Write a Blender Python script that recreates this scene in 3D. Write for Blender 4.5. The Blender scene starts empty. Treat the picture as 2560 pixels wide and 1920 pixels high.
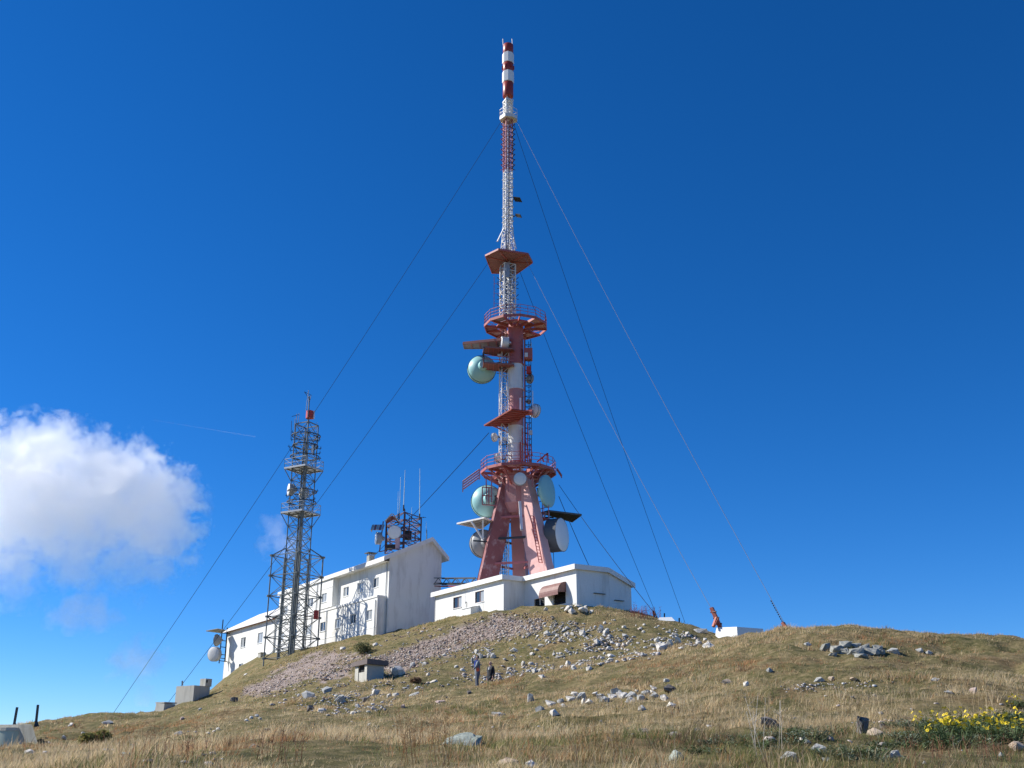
import bpy, bmesh, math, random
import numpy as np
from mathutils import Vector, Matrix

# ------------------------------------------------------------------ camera, sky, sun, exposure
scene = bpy.context.scene
C = scene.collection
F_PX, PITCH, CAM_Z = 2600.0, math.radians(19.9), 1.6     # focal length in px of a 2560 px wide frame
cam_data = bpy.data.cameras.new('camera')
cam_data.sensor_width = 36.0
cam_data.lens = 36.0 * F_PX / 2560.0
cam_data.clip_start, cam_data.clip_end = 0.1, 20000
camera = bpy.data.objects.new('camera', cam_data)
C.objects.link(camera)
camera.location = (0, 0, CAM_Z)
camera.rotation_euler = (math.pi / 2 + PITCH, 0, 0)
scene.camera = camera

SUN_VEC = Vector((-1.0, 0.24, 0.76)).normalized()         # direction towards the sun
world = bpy.data.worlds.new('World')
scene.world = world
world.use_nodes = True
wn, wl = world.node_tree.nodes, world.node_tree.links
sky_tex = wn.new('ShaderNodeTexSky')
sky_tex.sky_type = 'NISHITA'
sky_tex.sun_disc = False
sky_tex.sun_elevation = math.asin(SUN_VEC.z)
sky_tex.sun_rotation = math.atan2(SUN_VEC.x, SUN_VEC.y)
sky_tex.altitude = 2400
sky_tex.air_density = 1.0
sky_tex.dust_density = 0.0
sky_tex.ozone_density = 10.0
hs = wn.new('ShaderNodeHueSaturation')
hs.inputs['Hue'].default_value = 0.5035
hs.inputs['Saturation'].default_value = 1.16
hs.inputs['Value'].default_value = 1.0
bg = wn['Background']
bg.inputs['Strength'].default_value = 0.106
wl.new(sky_tex.outputs[0], hs.inputs['Color'])
wl.new(hs.outputs[0], bg.inputs['Color'])

sun_data = bpy.data.lights.new('sun', 'SUN')
sun_data.energy = 5.0
sun_data.angle = math.radians(0.53)
sun_data.color = (1.0, 0.95, 0.87)
sun = bpy.data.objects.new('sun', sun_data)
C.objects.link(sun)
sun.rotation_euler = SUN_VEC.to_track_quat('Z', 'Y').to_euler()
sun.location = SUN_VEC * 300

scene.view_settings.view_transform = 'Standard'
scene.view_settings.look = 'None'
scene.view_settings.gamma = 1.0
scene.view_settings.use_curve_mapping = False
scene.view_settings.exposure = 0.46
scene.cycles.max_bounces = 30
scene.cycles.diffuse_bounces = 4
scene.cycles.glossy_bounces = 4
scene.cycles.transmission_bounces = 4
scene.cycles.volume_bounces = 20
scene.cycles.volume_step_rate = 1.0
scene.cycles.volume_max_steps = 256

# ------------------------------------------------------------------ layout helpers
CP, SP = math.cos(PITCH), math.sin(PITCH)
def ray(u, v):                      # direction of a native pixel (2560 x 1920)
    X, Y = (u - 1280) / F_PX, (960 - v) / F_PX
    return Vector((X, CP - Y * SP, SP + Y * CP))
def PN(u, v, D):                    # native pixel at world depth y = D
    r = ray(u, v); s = D / r.y
    return Vector((r.x * s, D, CAM_Z + r.z * s))
K = 2560 / 2212
def PD(u, v, D): return PN(u * K, v * K, D)
def hit_plane(u, v, p0, nrm):
    r = ray(u, v); o = Vector((0, 0, CAM_Z))
    return o + r * ((p0 - o).dot(nrm) / r.dot(nrm))

# ------------------------------------------------------------------ materials
MATS = {}
def nodes_of(name):
    m = bpy.data.materials.new(name); m.use_nodes = True
    return m, m.node_tree.nodes, m.node_tree.links, m.node_tree.nodes['Principled BSDF']
def mat(name, col, rough=0.6, metal=0.0, var=0.12, scale=1.5, bump=0.0, bscale=20, stain=None, stain_amt=0.4, stain_scale=0.8, spec=0.4, streak=False):
    """base colour with noise variation, optional stains of their own shape and fine relief"""
    m, n, l, b = nodes_of(name)
    tc = n.new('ShaderNodeTexCoord')
    geo = n.new('ShaderNodeNewGeometry')
    src = geo.outputs['Position']
    nz = n.new('ShaderNodeTexNoise'); nz.inputs['Scale'].default_value = scale; nz.inputs['Detail'].default_value = 6
    l.new(src, nz.inputs['Vector'])
    mx = n.new('ShaderNodeMix'); mx.data_type = 'RGBA'
    mx.inputs['A'].default_value = (*[max(0, c * (1 - var)) for c in col], 1)
    mx.inputs['B'].default_value = (*[min(1, c * (1 + var)) for c in col], 1)
    l.new(nz.outputs['Fac'], mx.inputs['Factor'])
    out = mx.outputs['Result']
    if stain is not None:
        mp = n.new('ShaderNodeMapping')
        mp.inputs['Scale'].default_value = (1, 1, 0.22) if streak else (1, 1, 1)
        l.new(src, mp.inputs['Vector'])
        n2 = n.new('ShaderNodeTexNoise'); n2.inputs['Scale'].default_value = stain_scale; n2.inputs['Detail'].default_value = 8
        n2.inputs['Roughness'].default_value = 0.65
        l.new(mp.outputs[0], n2.inputs['Vector'])
        rp = n.new('ShaderNodeMapRange'); rp.inputs['From Min'].default_value = 0.5; rp.inputs['From Max'].default_value = 0.68
        rp.inputs['To Max'].default_value = stain_amt
        l.new(n2.outputs['Fac'], rp.inputs['Value'])
        m2 = n.new('ShaderNodeMix'); m2.data_type = 'RGBA'
        l.new(rp.outputs[0], m2.inputs['Factor']); l.new(out, m2.inputs['A']); m2.inputs['B'].default_value = (*stain, 1)
        out = m2.outputs['Result']
    l.new(out, b.inputs['Base Color'])
    b.inputs['Roughness'].default_value = rough
    b.inputs['Metallic'].default_value = metal
    b.inputs['Specular IOR Level'].default_value = spec
    if bump:
        n3 = n.new('ShaderNodeTexNoise'); n3.inputs['Scale'].default_value = bscale; n3.inputs['Detail'].default_value = 5
        l.new(src, n3.inputs['Vector'])
        bp = n.new('ShaderNodeBump'); bp.inputs['Strength'].default_value = bump; bp.inputs['Distance'].default_value = 0.05
        l.new(n3.outputs['Fac'], bp.inputs['Height']); l.new(bp.outputs[0], b.inputs['Normal'])
    MATS[name] = m
    return m

# ------------------------------------------------------------------ mesh helpers
class MB:
    def __init__(s): s.v, s.f = [], []
    def add(s, vs, fs):
        o = len(s.v); s.v += [tuple(p) for p in vs]; s.f += [tuple(i + o for i in f) for f in fs]; return s
    def box(s, c, size, M=None):                      # axis box, optionally with a 3x3 orientation
        c = Vector(c); h = Vector(size) / 2; vs = []
        for x in (-1, 1):
            for y in (-1, 1):
                for z in (-1, 1):
                    p = Vector((x * h.x, y * h.y, z * h.z)); vs.append(c + (M @ p if M else p))
        return s.add(vs, [(0, 1, 3, 2), (4, 6, 7, 5), (0, 4, 5, 1), (2, 3, 7, 6), (0, 2, 6, 4), (1, 5, 7, 3)])
    def hexa(s, b, t):                                # two quads (same winding), bottom and top
        return s.add(list(b) + list(t), [(3, 2, 1, 0), (4, 5, 6, 7), (0, 1, 5, 4), (1, 2, 6, 5), (2, 3, 7, 6), (3, 0, 4, 7)])
    def prism(s, poly, off):                          # polygon extruded by a vector
        n = len(poly); off = Vector(off); a = [Vector(p) for p in poly]; b = [p + off for p in a]
        return s.add(a + b, [tuple(reversed(range(n))), tuple(range(n, 2 * n))] + [(i, (i + 1) % n, n + (i + 1) % n, n + i) for i in range(n)])
    def bar(s, a, b, w, h=None, n=4, r2=None):        # straight member; n = 4 square, more = round
        a, b = Vector(a), Vector(b); d = (b - a)
        if d.length < 1e-6: return s
        d.normalize(); up = Vector((0, 0, 1)) if abs(d.z) < 0.95 else Vector((1, 0, 0))
        x = d.cross(up).normalized(); y = x.cross(d).normalized(); h = h or w; r2 = 1.0 if r2 is None else r2
        vs = []
        for p, k in ((a, 1.0), (b, r2)):
            for i in range(n):
                an = 2 * math.pi * (i + 0.5) / n; q = 1 / math.cos(math.pi / n) if n == 4 else 1
                vs.append(p + x * (math.cos(an) * w / 2 * q * k) + y * (math.sin(an) * h / 2 * q * k))
        return s.add(vs, [tuple(reversed(range(n))), tuple(range(n, 2 * n))] + [(i, (i + 1) % n, n + (i + 1) % n, n + i) for i in range(n)])
    def path(s, pts, w, n=5):
        for a, b in zip(pts[:-1], pts[1:]): s.bar(a, b, w, n=n)
        return s
    def lathe(s, c, axis, prof, n=28):                # prof: list of (distance along axis, radius)
        c = Vector(c); axis = Vector(axis).normalized()
        up = Vector((0, 0, 1)) if abs(axis.z) < 0.9 else Vector((1, 0, 0))
        x = axis.cross(up).normalized(); y = axis.cross(x).normalized(); vs, fs = [], []
        for d, r in prof:
            for i in range(n):
                a = 2 * math.pi * i / n; vs.append(c + axis * d + x * (r * math.cos(a)) + y * (r * math.sin(a)))
        for k in range(len(prof) - 1):
            for i in range(n):
                j = (i + 1) % n; fs.append((k * n + i, k * n + j, (k + 1) * n + j, (k + 1) * n + i))
        fs.append(tuple(reversed(range(n)))); fs.append(tuple(range((len(prof) - 1) * n, len(prof) * n)))
        return s.add(vs, fs)
    def mesh(s, name, m=None, smooth=False):
        me = bpy.data.meshes.new(name); me.from_pydata(s.v, [], s.f); me.update()
        bm = bmesh.new(); bm.from_mesh(me); bmesh.ops.recalc_face_normals(bm, faces=bm.faces); bm.to_mesh(me); bm.free()
        if m: me.materials.append(MATS[m] if isinstance(m, str) else m)
        if smooth: smooth_mesh(me)
        return me
    def build(s, name, m, parent=None, smooth=False):
        return link(name, s.mesh(name, m, smooth), parent)
def smooth_mesh(me, angle=40):
    me.polygons.foreach_set('use_smooth', [True] * len(me.polygons))
    bm = bmesh.new(); bm.from_mesh(me); lim = math.radians(angle)
    for e in bm.edges:
        if len(e.link_faces) != 2 or e.calc_face_angle(0) > lim: e.smooth = False
    bm.to_mesh(me); bm.free()
def link(name, data, parent=None):
    o = bpy.data.objects.new(name, data); C.objects.link(o)
    if parent is not None:
        o.parent = parent
        w = WORLD_OF.get(parent, Matrix.Identity(4))
        o.matrix_parent_inverse = w.inverted()
        WORLD_OF[o] = Matrix.Identity(4)
    return o
WORLD_OF = {}
def tag(o, label, cat, group=None, kind=None):
    o['label'] = label; o['category'] = cat
    if group: o['group'] = group
    if kind: o['kind'] = kind
    return o
def thing(name, loc, label, cat, group=None):
    o = bpy.data.objects.new(name, None); C.objects.link(o); o.location = loc; o.empty_display_size = 0.3
    WORLD_OF[o] = Matrix.Translation(Vector(loc))
    return tag(o, label, cat, group)
def structure(o): o['kind'] = 'structure'; return o
rng = random.Random(7)
# ------------------------------------------------------------------ terrain
def fbm(x, y, scale, octaves=4, seed=0, gain=0.5):
    """value noise on arrays"""
    r = np.zeros_like(x, dtype=float); amp = 1.0; tot = 0
    for o in range(octaves):
        X, Y = x / scale * 2 ** o + 17.3 * o + seed * 3.7, y / scale * 2 ** o - 9.1 * o + seed * 1.9
        xi, yi = np.floor(X), np.floor(Y); fx, fy = X - xi, Y - yi
        fx, fy = fx * fx * (3 - 2 * fx), fy * fy * (3 - 2 * fy)
        def h(a, b):
            q = np.sin(a * 127.1 + b * 311.7 + seed * 74.7) * 43758.5453
            return q - np.floor(q)
        n = (h(xi, yi) * (1 - fx) + h(xi + 1, yi) * fx) * (1 - fy) + (h(xi, yi + 1) * (1 - fx) + h(xi + 1, yi + 1) * fx) * fy
        r += amp * (n - 0.5) * 2; tot += amp; amp *= gain
    return r / tot

CTRL = []
def cp(u, *vd):
    for v, D in vd: CTRL.append(PN(u, v, D))
# foreground to crest, column by column: (row, depth)
cp(-350, (1945, 22), (1930, 40), (1900, 62))
cp(0,    (1945, 17), (1925, 32), (1915, 50), (1880, 60))
cp(120,  (1935, 15), (1914, 30), (1894, 45), (1806, 76))
cp(270,  (1921, 14), (1882, 28), (1848, 48), (1787, 86))
cp(330,  (1798, 92),)
cp(440,  (1768, 106),)
cp(60,   (1898, 55),)
cp(110,  (1874, 56),)
cp(400,  (1920, 14), (1872, 28), (1830, 46), (1806, 70), (1794, 102))
cp(480,  (1755, 108),)
cp(560,  (1920, 14), (1868, 27), (1815, 45), (1765, 72), (1722, 122), (1698, 153))
cp(600,  (1667, 147),)
cp(685,  (1740, 74), (1640, 137))
cp(740,  (1920, 13.5), (1866, 26), (1806, 44), (1745, 66), (1690, 90), (1632, 121))
cp(820,  (1612, 127),)
cp(920,  (1920, 13), (1862, 25), (1800, 42), (1748, 58), (1712, 68), (1660, 86), (1600, 113))
cp(1000, (1583, 115),)
cp(1087, (1920, 13), (1862, 25), (1796, 42), (1740, 58), (1690, 70), (1620, 90), (1558, 109))
cp(1215, (1920, 13), (1862, 25), (1792, 43), (1733, 60), (1695, 70), (1620, 85), (1545, 97))
cp(1260, (1530, 98.5),)
cp(1330, (1920, 12.5), (1856, 24), (1790, 38), (1742, 47), (1697, 58), (1688, 68), (1620, 80), (1525, 96))
cp(1440, (1848, 23), (1785, 36), (1735, 45), (1683, 57), (1676, 67), (1600, 79), (1516, 92))
cp(1515, (1920, 12.5), (1845, 22), (1782, 34), (1728, 44), (1666, 56), (1664, 66), (1590, 79), (1524, 93))
cp(1590, (1533, 96),)
cp(1633, (1842, 21.5), (1778, 33), (1718, 43), (1645, 56), (1645, 65), (1600, 76), (1546, 90))
cp(1700, (1920, 12), (1836, 21), (1775, 31.5), (1710, 42), (1634, 56), (1632, 66), (1558, 90))
cp(1790, (1610, 57.5), (1615, 68), (1592, 82))
cp(1850, (1920, 12), (1832, 20), (1770, 30), (1700, 41), (1602, 57))
cp(1960, (1830, 19.5), (1690, 40), (1578, 56))
cp(2080, (1920, 11.5), (1830, 19), (1765, 29), (1690, 39), (1630, 47), (1566, 55))
cp(2210, (1690, 38.5), (1573, 55))
cp(2330, (1920, 11.5), (1826, 18.5), (1765, 28), (1695, 38), (1640, 46), (1590, 54))
cp(2560, (1920, 11.5), (1822, 18), (1765, 27.5), (1700, 37), (1650, 45), (1607, 53))
cp(2900, (1920, 12), (1825, 18), (1720, 36), (1630, 52))
cp(200,  (1802, 80),)
cp(286,  (1792, 82),)
cp(331,  (1806, 80),)
cp(400,  (1804, 83), (1800, 92))
cp(450,  (1790, 90), (1776, 125), (1790, 150))
cp(510,  (1745, 118), (1752, 145))
cp(545,  (1712, 140),)
cp(1790, (1597, 91),)
cp(1850, (1622, 90),)
cp(1870, (1640, 80),)
# the summit plateau and what falls away behind the crests (not seen from the camera)
for p in [(-12, 118, 15.2), (0, 112, 15.4), (8, 105, 15.2), (14, 112, 14.8), (21, 128, 14.6), (18, 143.7, 16.2), (0, 132, 14.8), (-14, 128, 15.0),
          (-36, 165, 11.5), (-50, 172, 8.0), (-60, 150, 3.5), (0, 178, 9), (40, 160, 9), (30, 120, 10.5), (-46, 128, 3.4), (-50, 100, 2.2),
          (18, 76, 8.4), (21, 80, 8.3), (30, 70, 6.6), (26, 70, 7.2), (40, 72, 5.4), (30, 95, 9.0), (45, 90, 5.0), (60, 75, 3.0), (-32, 98, 2.6), (-60, 75, -1.0), (-45, 70, -0.6),
          (0, 0, 0), (0, 6, 0.5), (-12, 2, -1.5), (12, 2, 0.3), (-30, 10, -3), (30, 10, 1.0), (-60, 40, -5), (60, 40, 1.5),
          (0, -25, -4), (-60, -30, -12), (60, -30, -8), (-120, 60, -20), (120, 60, -16), (-110, 150, -14), (110, 150, -12), (0, 240, -8), (-100, 250, -28), (100, 250, -28),
          (0, -150, -35), (-200, 0, -45), (200, 0, -42), (0, 330, -40)]:
    CTRL.append(Vector(p))
_cx = np.array([p.x for p in CTRL]); _cy = np.array([p.y for p in CTRL]); _cz = np.array([p.z for p in CTRL])
def _phi(r2): return np.where(r2 > 1e-9, r2 * np.log(np.maximum(r2, 1e-9)), 0) * 0.5
_n = len(CTRL)
_A = np.zeros((_n + 3, _n + 3))
_A[:_n, :_n] = _phi((_cx[:, None] - _cx) ** 2 + (_cy[:, None] - _cy) ** 2) + np.eye(_n) * 2.0
_A[:_n, _n:] = np.stack([np.ones(_n), _cx, _cy], 1); _A[_n:, :_n] = _A[:_n, _n:].T
_W = np.linalg.solve(_A, np.concatenate([_cz, np.zeros(3)]))
def base_height(x, y):
    x, y = np.asarray(x, float), np.asarray(y, float); sh = x.shape; X, Y = x.ravel(), y.ravel(); out = np.empty(X.shape)
    for i in range(0, len(X), 20000):
        a, b = X[i:i + 20000, None], Y[i:i + 20000, None]
        out[i:i + 20000] = _phi((a - _cx) ** 2 + (b - _cy) ** 2) @ _W[:_n] + _W[_n] + _W[_n + 1] * a[:, 0] + _W[_n + 2] * b[:, 0]
    R = np.sqrt(X * X + (Y - 60) ** 2)                              # far away: settle to a valley floor
    k = np.clip((R - 190) / 160, 0, 1); k = k * k * (3 - 2 * k)
    out = out * (1 - k) + (-60 - 0.02 * np.minimum(R, 2500)) * k
    return out.reshape(sh)
def terrain_detail(x, y):
    d = np.sqrt(x * x + y * y)
    a = np.clip((d - 4) / 20, 0.15, 1)
    h = fbm(x, y, 6.0, 3, 1) * 0.18 + fbm(x, y, 1.5, 3, 2) * 0.12 + np.abs(fbm(x, y, 2.6, 2, 5)) * 0.30 + fbm(x, y, 0.7, 2, 6) * 0.10
    # low turf banks that follow the slope, broken up by noise
    zb = base_height(x, y); ph = zb / 0.95 + 1.1 * fbm(x, y, 9.0, 3, 8); fr = ph - np.floor(ph)
    saw = np.where(fr < 0.8, fr / 0.8, (1 - fr) / 0.2) - 0.5
    pm = np.clip(fbm(x, y, 7.0, 2, 9) * 2.2 + 0.55, 0, 1) * np.clip((d - 18) / 14, 0, 1) * np.clip((150 - d) / 30, 0, 1)
    return h * a + saw * 0.42 * pm
# grid cached for lookups: polar about the camera
az = np.radians(np.concatenate([np.arange(-180, -34, 4.0), np.arange(-34, 34, 0.16), np.arange(34, 180, 4.0)]))
rad = [0.6]
while rad[-1] < 175: rad.append(rad[-1] * (1.013 if rad[-1] > 9 else 1.05))
while rad[-1] < 6000: rad.append(rad[-1] * 1.12)
rad = np.array(rad)
AZ, RAD = np.meshgrid(az, rad)
GX, GY = np.sin(AZ) * RAD, np.cos(AZ) * RAD
GZ = base_height(GX, GY) + terrain_detail(GX, GY)
def ground_z(x, y):
    """height of the built ground mesh (bilinear in the polar grid)"""
    x, y = np.atleast_1d(np.asarray(x, float)), np.atleast_1d(np.asarray(y, float))
    r = np.sqrt(x * x + y * y); a = np.arctan2(x, y)
    i = np.clip(np.searchsorted(rad, r) - 1, 0, len(rad) - 2); j = np.clip(np.searchsorted(az, a) - 1, 0, len(az) - 2)
    fr = (r - rad[i]) / (rad[i + 1] - rad[i]); fa = (a - az[j]) / (az[j + 1] - az[j])
    return (GZ[i, j] * (1 - fa) + GZ[i, j + 1] * fa) * (1 - fr) + (GZ[i + 1, j] * (1 - fa) + GZ[i + 1, j + 1] * fa) * fr
def gz(x, y): return float(ground_z(x, y)[0])
_S = np.concatenate([np.arange(9, 60, 0.1), np.arange(60, 170, 0.2)])
def ground_hit(u, v, dmin=9):
    """first point of the ground seen through a native pixel (None when it sees the sky)"""
    r = ray(u, v); D = _S[_S >= dmin]; s = D / r.y
    below = (CAM_Z + r.z * s) < ground_z(r.x * s, D)
    if not below.any(): return None
    k = int(np.argmax(below)); return Vector((r.x * s[k], D[k], gz(r.x * s[k], D[k])))

na, nr = len(az), len(rad)
gv = np.stack([GX, GY, GZ], -1).reshape(-1, 3)
ii, jj = np.meshgrid(np.arange(nr - 1), np.arange(na), indexing='ij')
j2 = (jj + 1) % na
quads = np.stack([ii * na + jj, ii * na + j2, (ii + 1) * na + j2, (ii + 1) * na + jj], -1).reshape(-1, 4)[:, ::-1]
def np_mesh(name, verts, faces, m=None, smooth=False, colors=None):
    me = bpy.data.meshes.new(name); k = faces.shape[1]
    me.vertices.add(len(verts)); me.vertices.foreach_set('co', np.ascontiguousarray(verts, dtype=np.float32).ravel())
    me.loops.add(faces.size); me.loops.foreach_set('vertex_index', np.ascontiguousarray(faces, dtype=np.int32).ravel())
    me.polygons.add(len(faces)); me.polygons.foreach_set('loop_start', np.arange(0, faces.size, k, dtype=np.int32))
    me.polygons.foreach_set('loop_total', np.full(len(faces), k, dtype=np.int32))
    if smooth: me.polygons.foreach_set('use_smooth', np.ones(len(faces), dtype=bool))
    if colors is not None:
        at = me.color_attributes.new('tint', 'FLOAT_COLOR', 'POINT')
        at.data.foreach_set('color', np.concatenate([colors, np.ones((len(colors), 1))], 1).astype(np.float32).ravel())
    me.update(calc_edges=True); me.validate()
    if m: me.materials.append(MATS[m] if isinstance(m, str) else m)
    return me

def ground_material():
    m, n, l, b = nodes_of('turf')
    geo = n.new('ShaderNodeNewGeometry')
    def noise(scale, detail=6, rough=0.55):
        z = n.new('ShaderNodeTexNoise'); z.inputs['Scale'].default_value = scale; z.inputs['Detail'].default_value = detail; z.inputs['Roughness'].default_value = rough
        l.new(geo.outputs['Position'], z.inputs['Vector']); return z.outputs['Fac']
    def ramp(f, stops):
        r = n.new('ShaderNodeValToRGB'); l.new(f, r.inputs['Fac'])
        e = r.color_ramp.elements
        while len(e) < len(stops): e.new(0.5)
        for q, (p, c) in zip(e, stops): q.position = p; q.color = (*c, 1)
        return r.outputs['Color']
    def mix(a, b_, f):
        x = n.new('ShaderNodeMix'); x.data_type = 'RGBA'; l.new(f, x.inputs['Factor']); l.new(a, x.inputs['A']); l.new(b_, x.inputs['B']); return x.outputs['Result']
    a = ramp(noise(0.35, 8, 0.62), [(0.36, (0.085, 0.090, 0.032)), (0.46, (0.165, 0.145, 0.058)), (0.56, (0.290, 0.220, 0.115)), (0.68, (0.240, 0.130, 0.065))])
    c = ramp(noise(2.6, 8, 0.75), [(0.38, (0.045, 0.046, 0.020)), (0.47, (0.125, 0.115, 0.048)), (0.55, (0.225, 0.180, 0.090)), (0.66, (0.380, 0.295, 0.170))])
    f = n.new('ShaderNodeValue'); f.outputs[0].default_value = 0.6
    gv_ = n.new('ShaderNodeAttribute'); gv_.attribute_name = 'gravel'
    gc = ramp(noise(5.0, 8, 0.7), [(0.35, (0.20, 0.155, 0.13)), (0.5, (0.33, 0.265, 0.23)), (0.68, (0.46, 0.40, 0.365))])
    l.new(mix(mix(a, c, f.outputs[0]), gc, gv_.outputs['Fac']), b.inputs['Base Color'])
    b.inputs['Roughness'].default_value = 0.95; b.inputs['Specular IOR Level'].default_value = 0.1
    bp = n.new('ShaderNodeBump'); bp.inputs['Strength'].default_value = 0.9; bp.inputs['Distance'].default_value = 0.12
    l.new(noise(7.0, 8, 0.75), bp.inputs['Height']); l.new(bp.outputs[0], b.inputs['Normal'])
    MATS['turf'] = m
ground_material()
ground = structure(link('hillside_ground', np_mesh('hillside_ground', gv, quads, 'turf', True)))
# ------------------------------------------------------------------ materials of the built things
mat('white_render', (0.80, 0.80, 0.76), 0.85, var=0.05, scale=0.7, bump=0.25, bscale=9, stain=(0.50, 0.48, 0.43), stain_amt=0.55, stain_scale=1.1, streak=True)
mat('white_trim', (0.82, 0.82, 0.79), 0.7, var=0.04, scale=1.2, stain=(0.60, 0.58, 0.54), stain_amt=0.3, stain_scale=1.6)
mat('roof_sheet', (0.74, 0.73, 0.70), 0.7, var=0.06, scale=0.8, bump=0.15, bscale=4, stain=(0.55, 0.52, 0.48), stain_amt=0.35, stain_scale=0.5)
mat('window_frame', (0.82, 0.82, 0.80), 0.4, var=0.02)
mat('dark_glass', (0.030, 0.040, 0.048), 0.12, var=0.2, spec=0.6)
mat('pale_glass', (0.36, 0.38, 0.38), 0.2, var=0.2, scale=3, spec=0.6)  # pane in a paler grey
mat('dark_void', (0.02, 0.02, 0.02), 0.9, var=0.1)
mat('brown_awning', (0.22, 0.105, 0.085), 0.5, var=0.12, scale=3, stain=(0.35, 0.22, 0.19), stain_amt=0.4, stain_scale=3)
mat('red_fascia', (0.30, 0.045, 0.03), 0.6)
mat('concrete', (0.40, 0.39, 0.34), 0.92, var=0.12, scale=2.2, bump=0.4, bscale=14, stain=(0.16, 0.15, 0.12), stain_amt=0.5, stain_scale=1.4, streak=True)
mat('pale_concrete', (0.52, 0.50, 0.43), 0.92, var=0.10, scale=2.2, bump=0.3, bscale=14, stain=(0.28, 0.26, 0.22), stain_amt=0.5, stain_scale=2.0, streak=True)
mat('mossy_slab', (0.16, 0.13, 0.12), 0.95, var=0.2, scale=3, bump=0.5, bscale=12)
mat('green_tank', (0.46, 0.52, 0.43), 0.5, var=0.08, scale=1.5, stain=(0.30, 0.33, 0.27), stain_amt=0.4, stain_scale=1.5, streak=True)
mat('dark_steel', (0.060, 0.066, 0.068), 0.6, metal=0.3, var=0.2, scale=3)
mat('green_steel', (0.165, 0.19, 0.19), 0.6, metal=0.2, var=0.2, scale=1.3, stain=(0.10, 0.085, 0.07), stain_amt=0.4, stain_scale=2)
mat('white_steel', (0.72, 0.72, 0.70), 0.5, var=0.10, scale=1.2, stain=(0.40, 0.33, 0.28), stain_amt=0.45, stain_scale=2)
mat('galvanised', (0.40, 0.41, 0.41), 0.45, metal=0.5, var=0.12, scale=2)
mat('tower_red', (0.42, 0.115, 0.105), 0.55, var=0.18, scale=1.0, stain=(0.40, 0.22, 0.18), stain_amt=0.4, stain_scale=1.3)
mat('rail_red', (0.44, 0.145, 0.15), 0.6, var=0.12, scale=2)
mat('bright_red', (0.48, 0.045, 0.030), 0.5, var=0.1, scale=2, stain=(0.42, 0.17, 0.14), stain_amt=0.3, stain_scale=2)
mat('faded_red', (0.52, 0.24, 0.235), 0.7, var=0.14, scale=0.8, stain=(0.50, 0.33, 0.29), stain_amt=0.55, stain_scale=0.75)
mat('pink_tone', (0.68, 0.40, 0.37), 0.7, var=0.08, scale=0.7, stain=(0.48, 0.24, 0.20), stain_amt=0.4, stain_scale=0.9)  # made paler on the right leg to carry its sunlight
mat('worn_shaded_red', (0.26, 0.095, 0.095), 0.7, var=0.2, scale=0.8, stain=(0.50, 0.36, 0.35), stain_amt=0.85, stain_scale=0.95)  # worn paint, its base darkened for the left leg's shade
mat('column_white', (0.76, 0.75, 0.71), 0.6, var=0.08, scale=1.0, stain=(0.45, 0.42, 0.38), stain_amt=0.5, stain_scale=1.2, streak=True)
mat('drum_red', (0.34, 0.045, 0.030), 0.4, var=0.12, scale=1.0, stain=(0.20, 0.03, 0.02), stain_amt=0.4)
mat('drum_white', (0.82, 0.82, 0.80), 0.45, var=0.04)
mat('dish_teal', (0.30, 0.57, 0.56), 0.45, var=0.08, scale=0.8, stain=(0.42, 0.62, 0.60), stain_amt=0.4, stain_scale=0.9)
mat('dish_white', (0.74, 0.74, 0.72), 0.5, var=0.05, scale=1, stain=(0.50, 0.48, 0.45), stain_amt=0.35, stain_scale=1.5)
mat('dish_grey', (0.36, 0.37, 0.37), 0.5, var=0.08, scale=1, stain=(0.22, 0.22, 0.22), stain_amt=0.35)
mat('dish_dark', (0.10, 0.105, 0.11), 0.6, var=0.12)
mat('board_brown', (0.28, 0.125, 0.12), 0.8, var=0.2, scale=2, stain=(0.30, 0.18, 0.13), stain_amt=0.5, stain_scale=2)
mat('board_red', (0.34, 0.065, 0.045), 0.7, var=0.2, scale=1.5, stain=(0.16, 0.05, 0.04), stain_amt=0.5, stain_scale=2)
mat('deck_panel', (0.60, 0.38, 0.38), 0.7, var=0.2, scale=1.2, stain=(0.22, 0.10, 0.09), stain_amt=0.6, stain_scale=1.5)
mat('sky_violet', (0.30, 0.24, 0.28), 0.6, var=0.1)  # violet holds the sky reflected in the visor's underside
mat('cable_black', (0.022, 0.024, 0.03), 0.9, spec=0.05)
mat('cable_grey', (0.22, 0.22, 0.22), 0.8, spec=0.1)
mat('rust_steel', (0.135, 0.070, 0.075), 0.65, metal=0.1, var=0.2, scale=3)
mat('anchor_red', (0.42, 0.115, 0.075), 0.6, var=0.15, scale=4, stain=(0.25, 0.12, 0.09), stain_amt=0.5, stain_scale=5)
mat('whitewash', (0.82, 0.83, 0.82), 0.85, var=0.04, scale=1.5, bump=0.15, bscale=10)
mat('fibreglass', (0.60, 0.74, 0.74), 0.4)

# ------------------------------------------------------------------ building frame of reference
DV = Vector((-0.549, 0.836, 0)); GV = Vector((0.836, 0.549, 0)); NV = -GV; UP = Vector((0, 0, 1))
def c8(x, y): return 500 + 0.28932 * x, 1280 + 0.28932 * y
def c6(x, y): return 1060 + 0.27125 * x, 1320 + 0.27125 * y
class Frame:
    """a facade plane: origin, t along DV (away to the left), n outwards, z up"""
    def __init__(s, o): s.o = Vector((o[0], o[1], 0))
    def p(s, t, n, z): return s.o + DV * t + NV * n + UP * z
    def tz(s, u, v, n=0):
        q = hit_plane(u, v, s.o + NV * n, NV); return (q - s.o).dot(DV), q.z
    def box(s, mb, t0, t1, n0, n1, z0, z1):
        return mb.hexa([s.p(t0, n0, z0), s.p(t1, n0, z0), s.p(t1, n1, z0), s.p(t0, n1, z0)], [s.p(t0, n0, z1), s.p(t1, n0, z1), s.p(t1, n1, z1), s.p(t0, n1, z1)])
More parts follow.
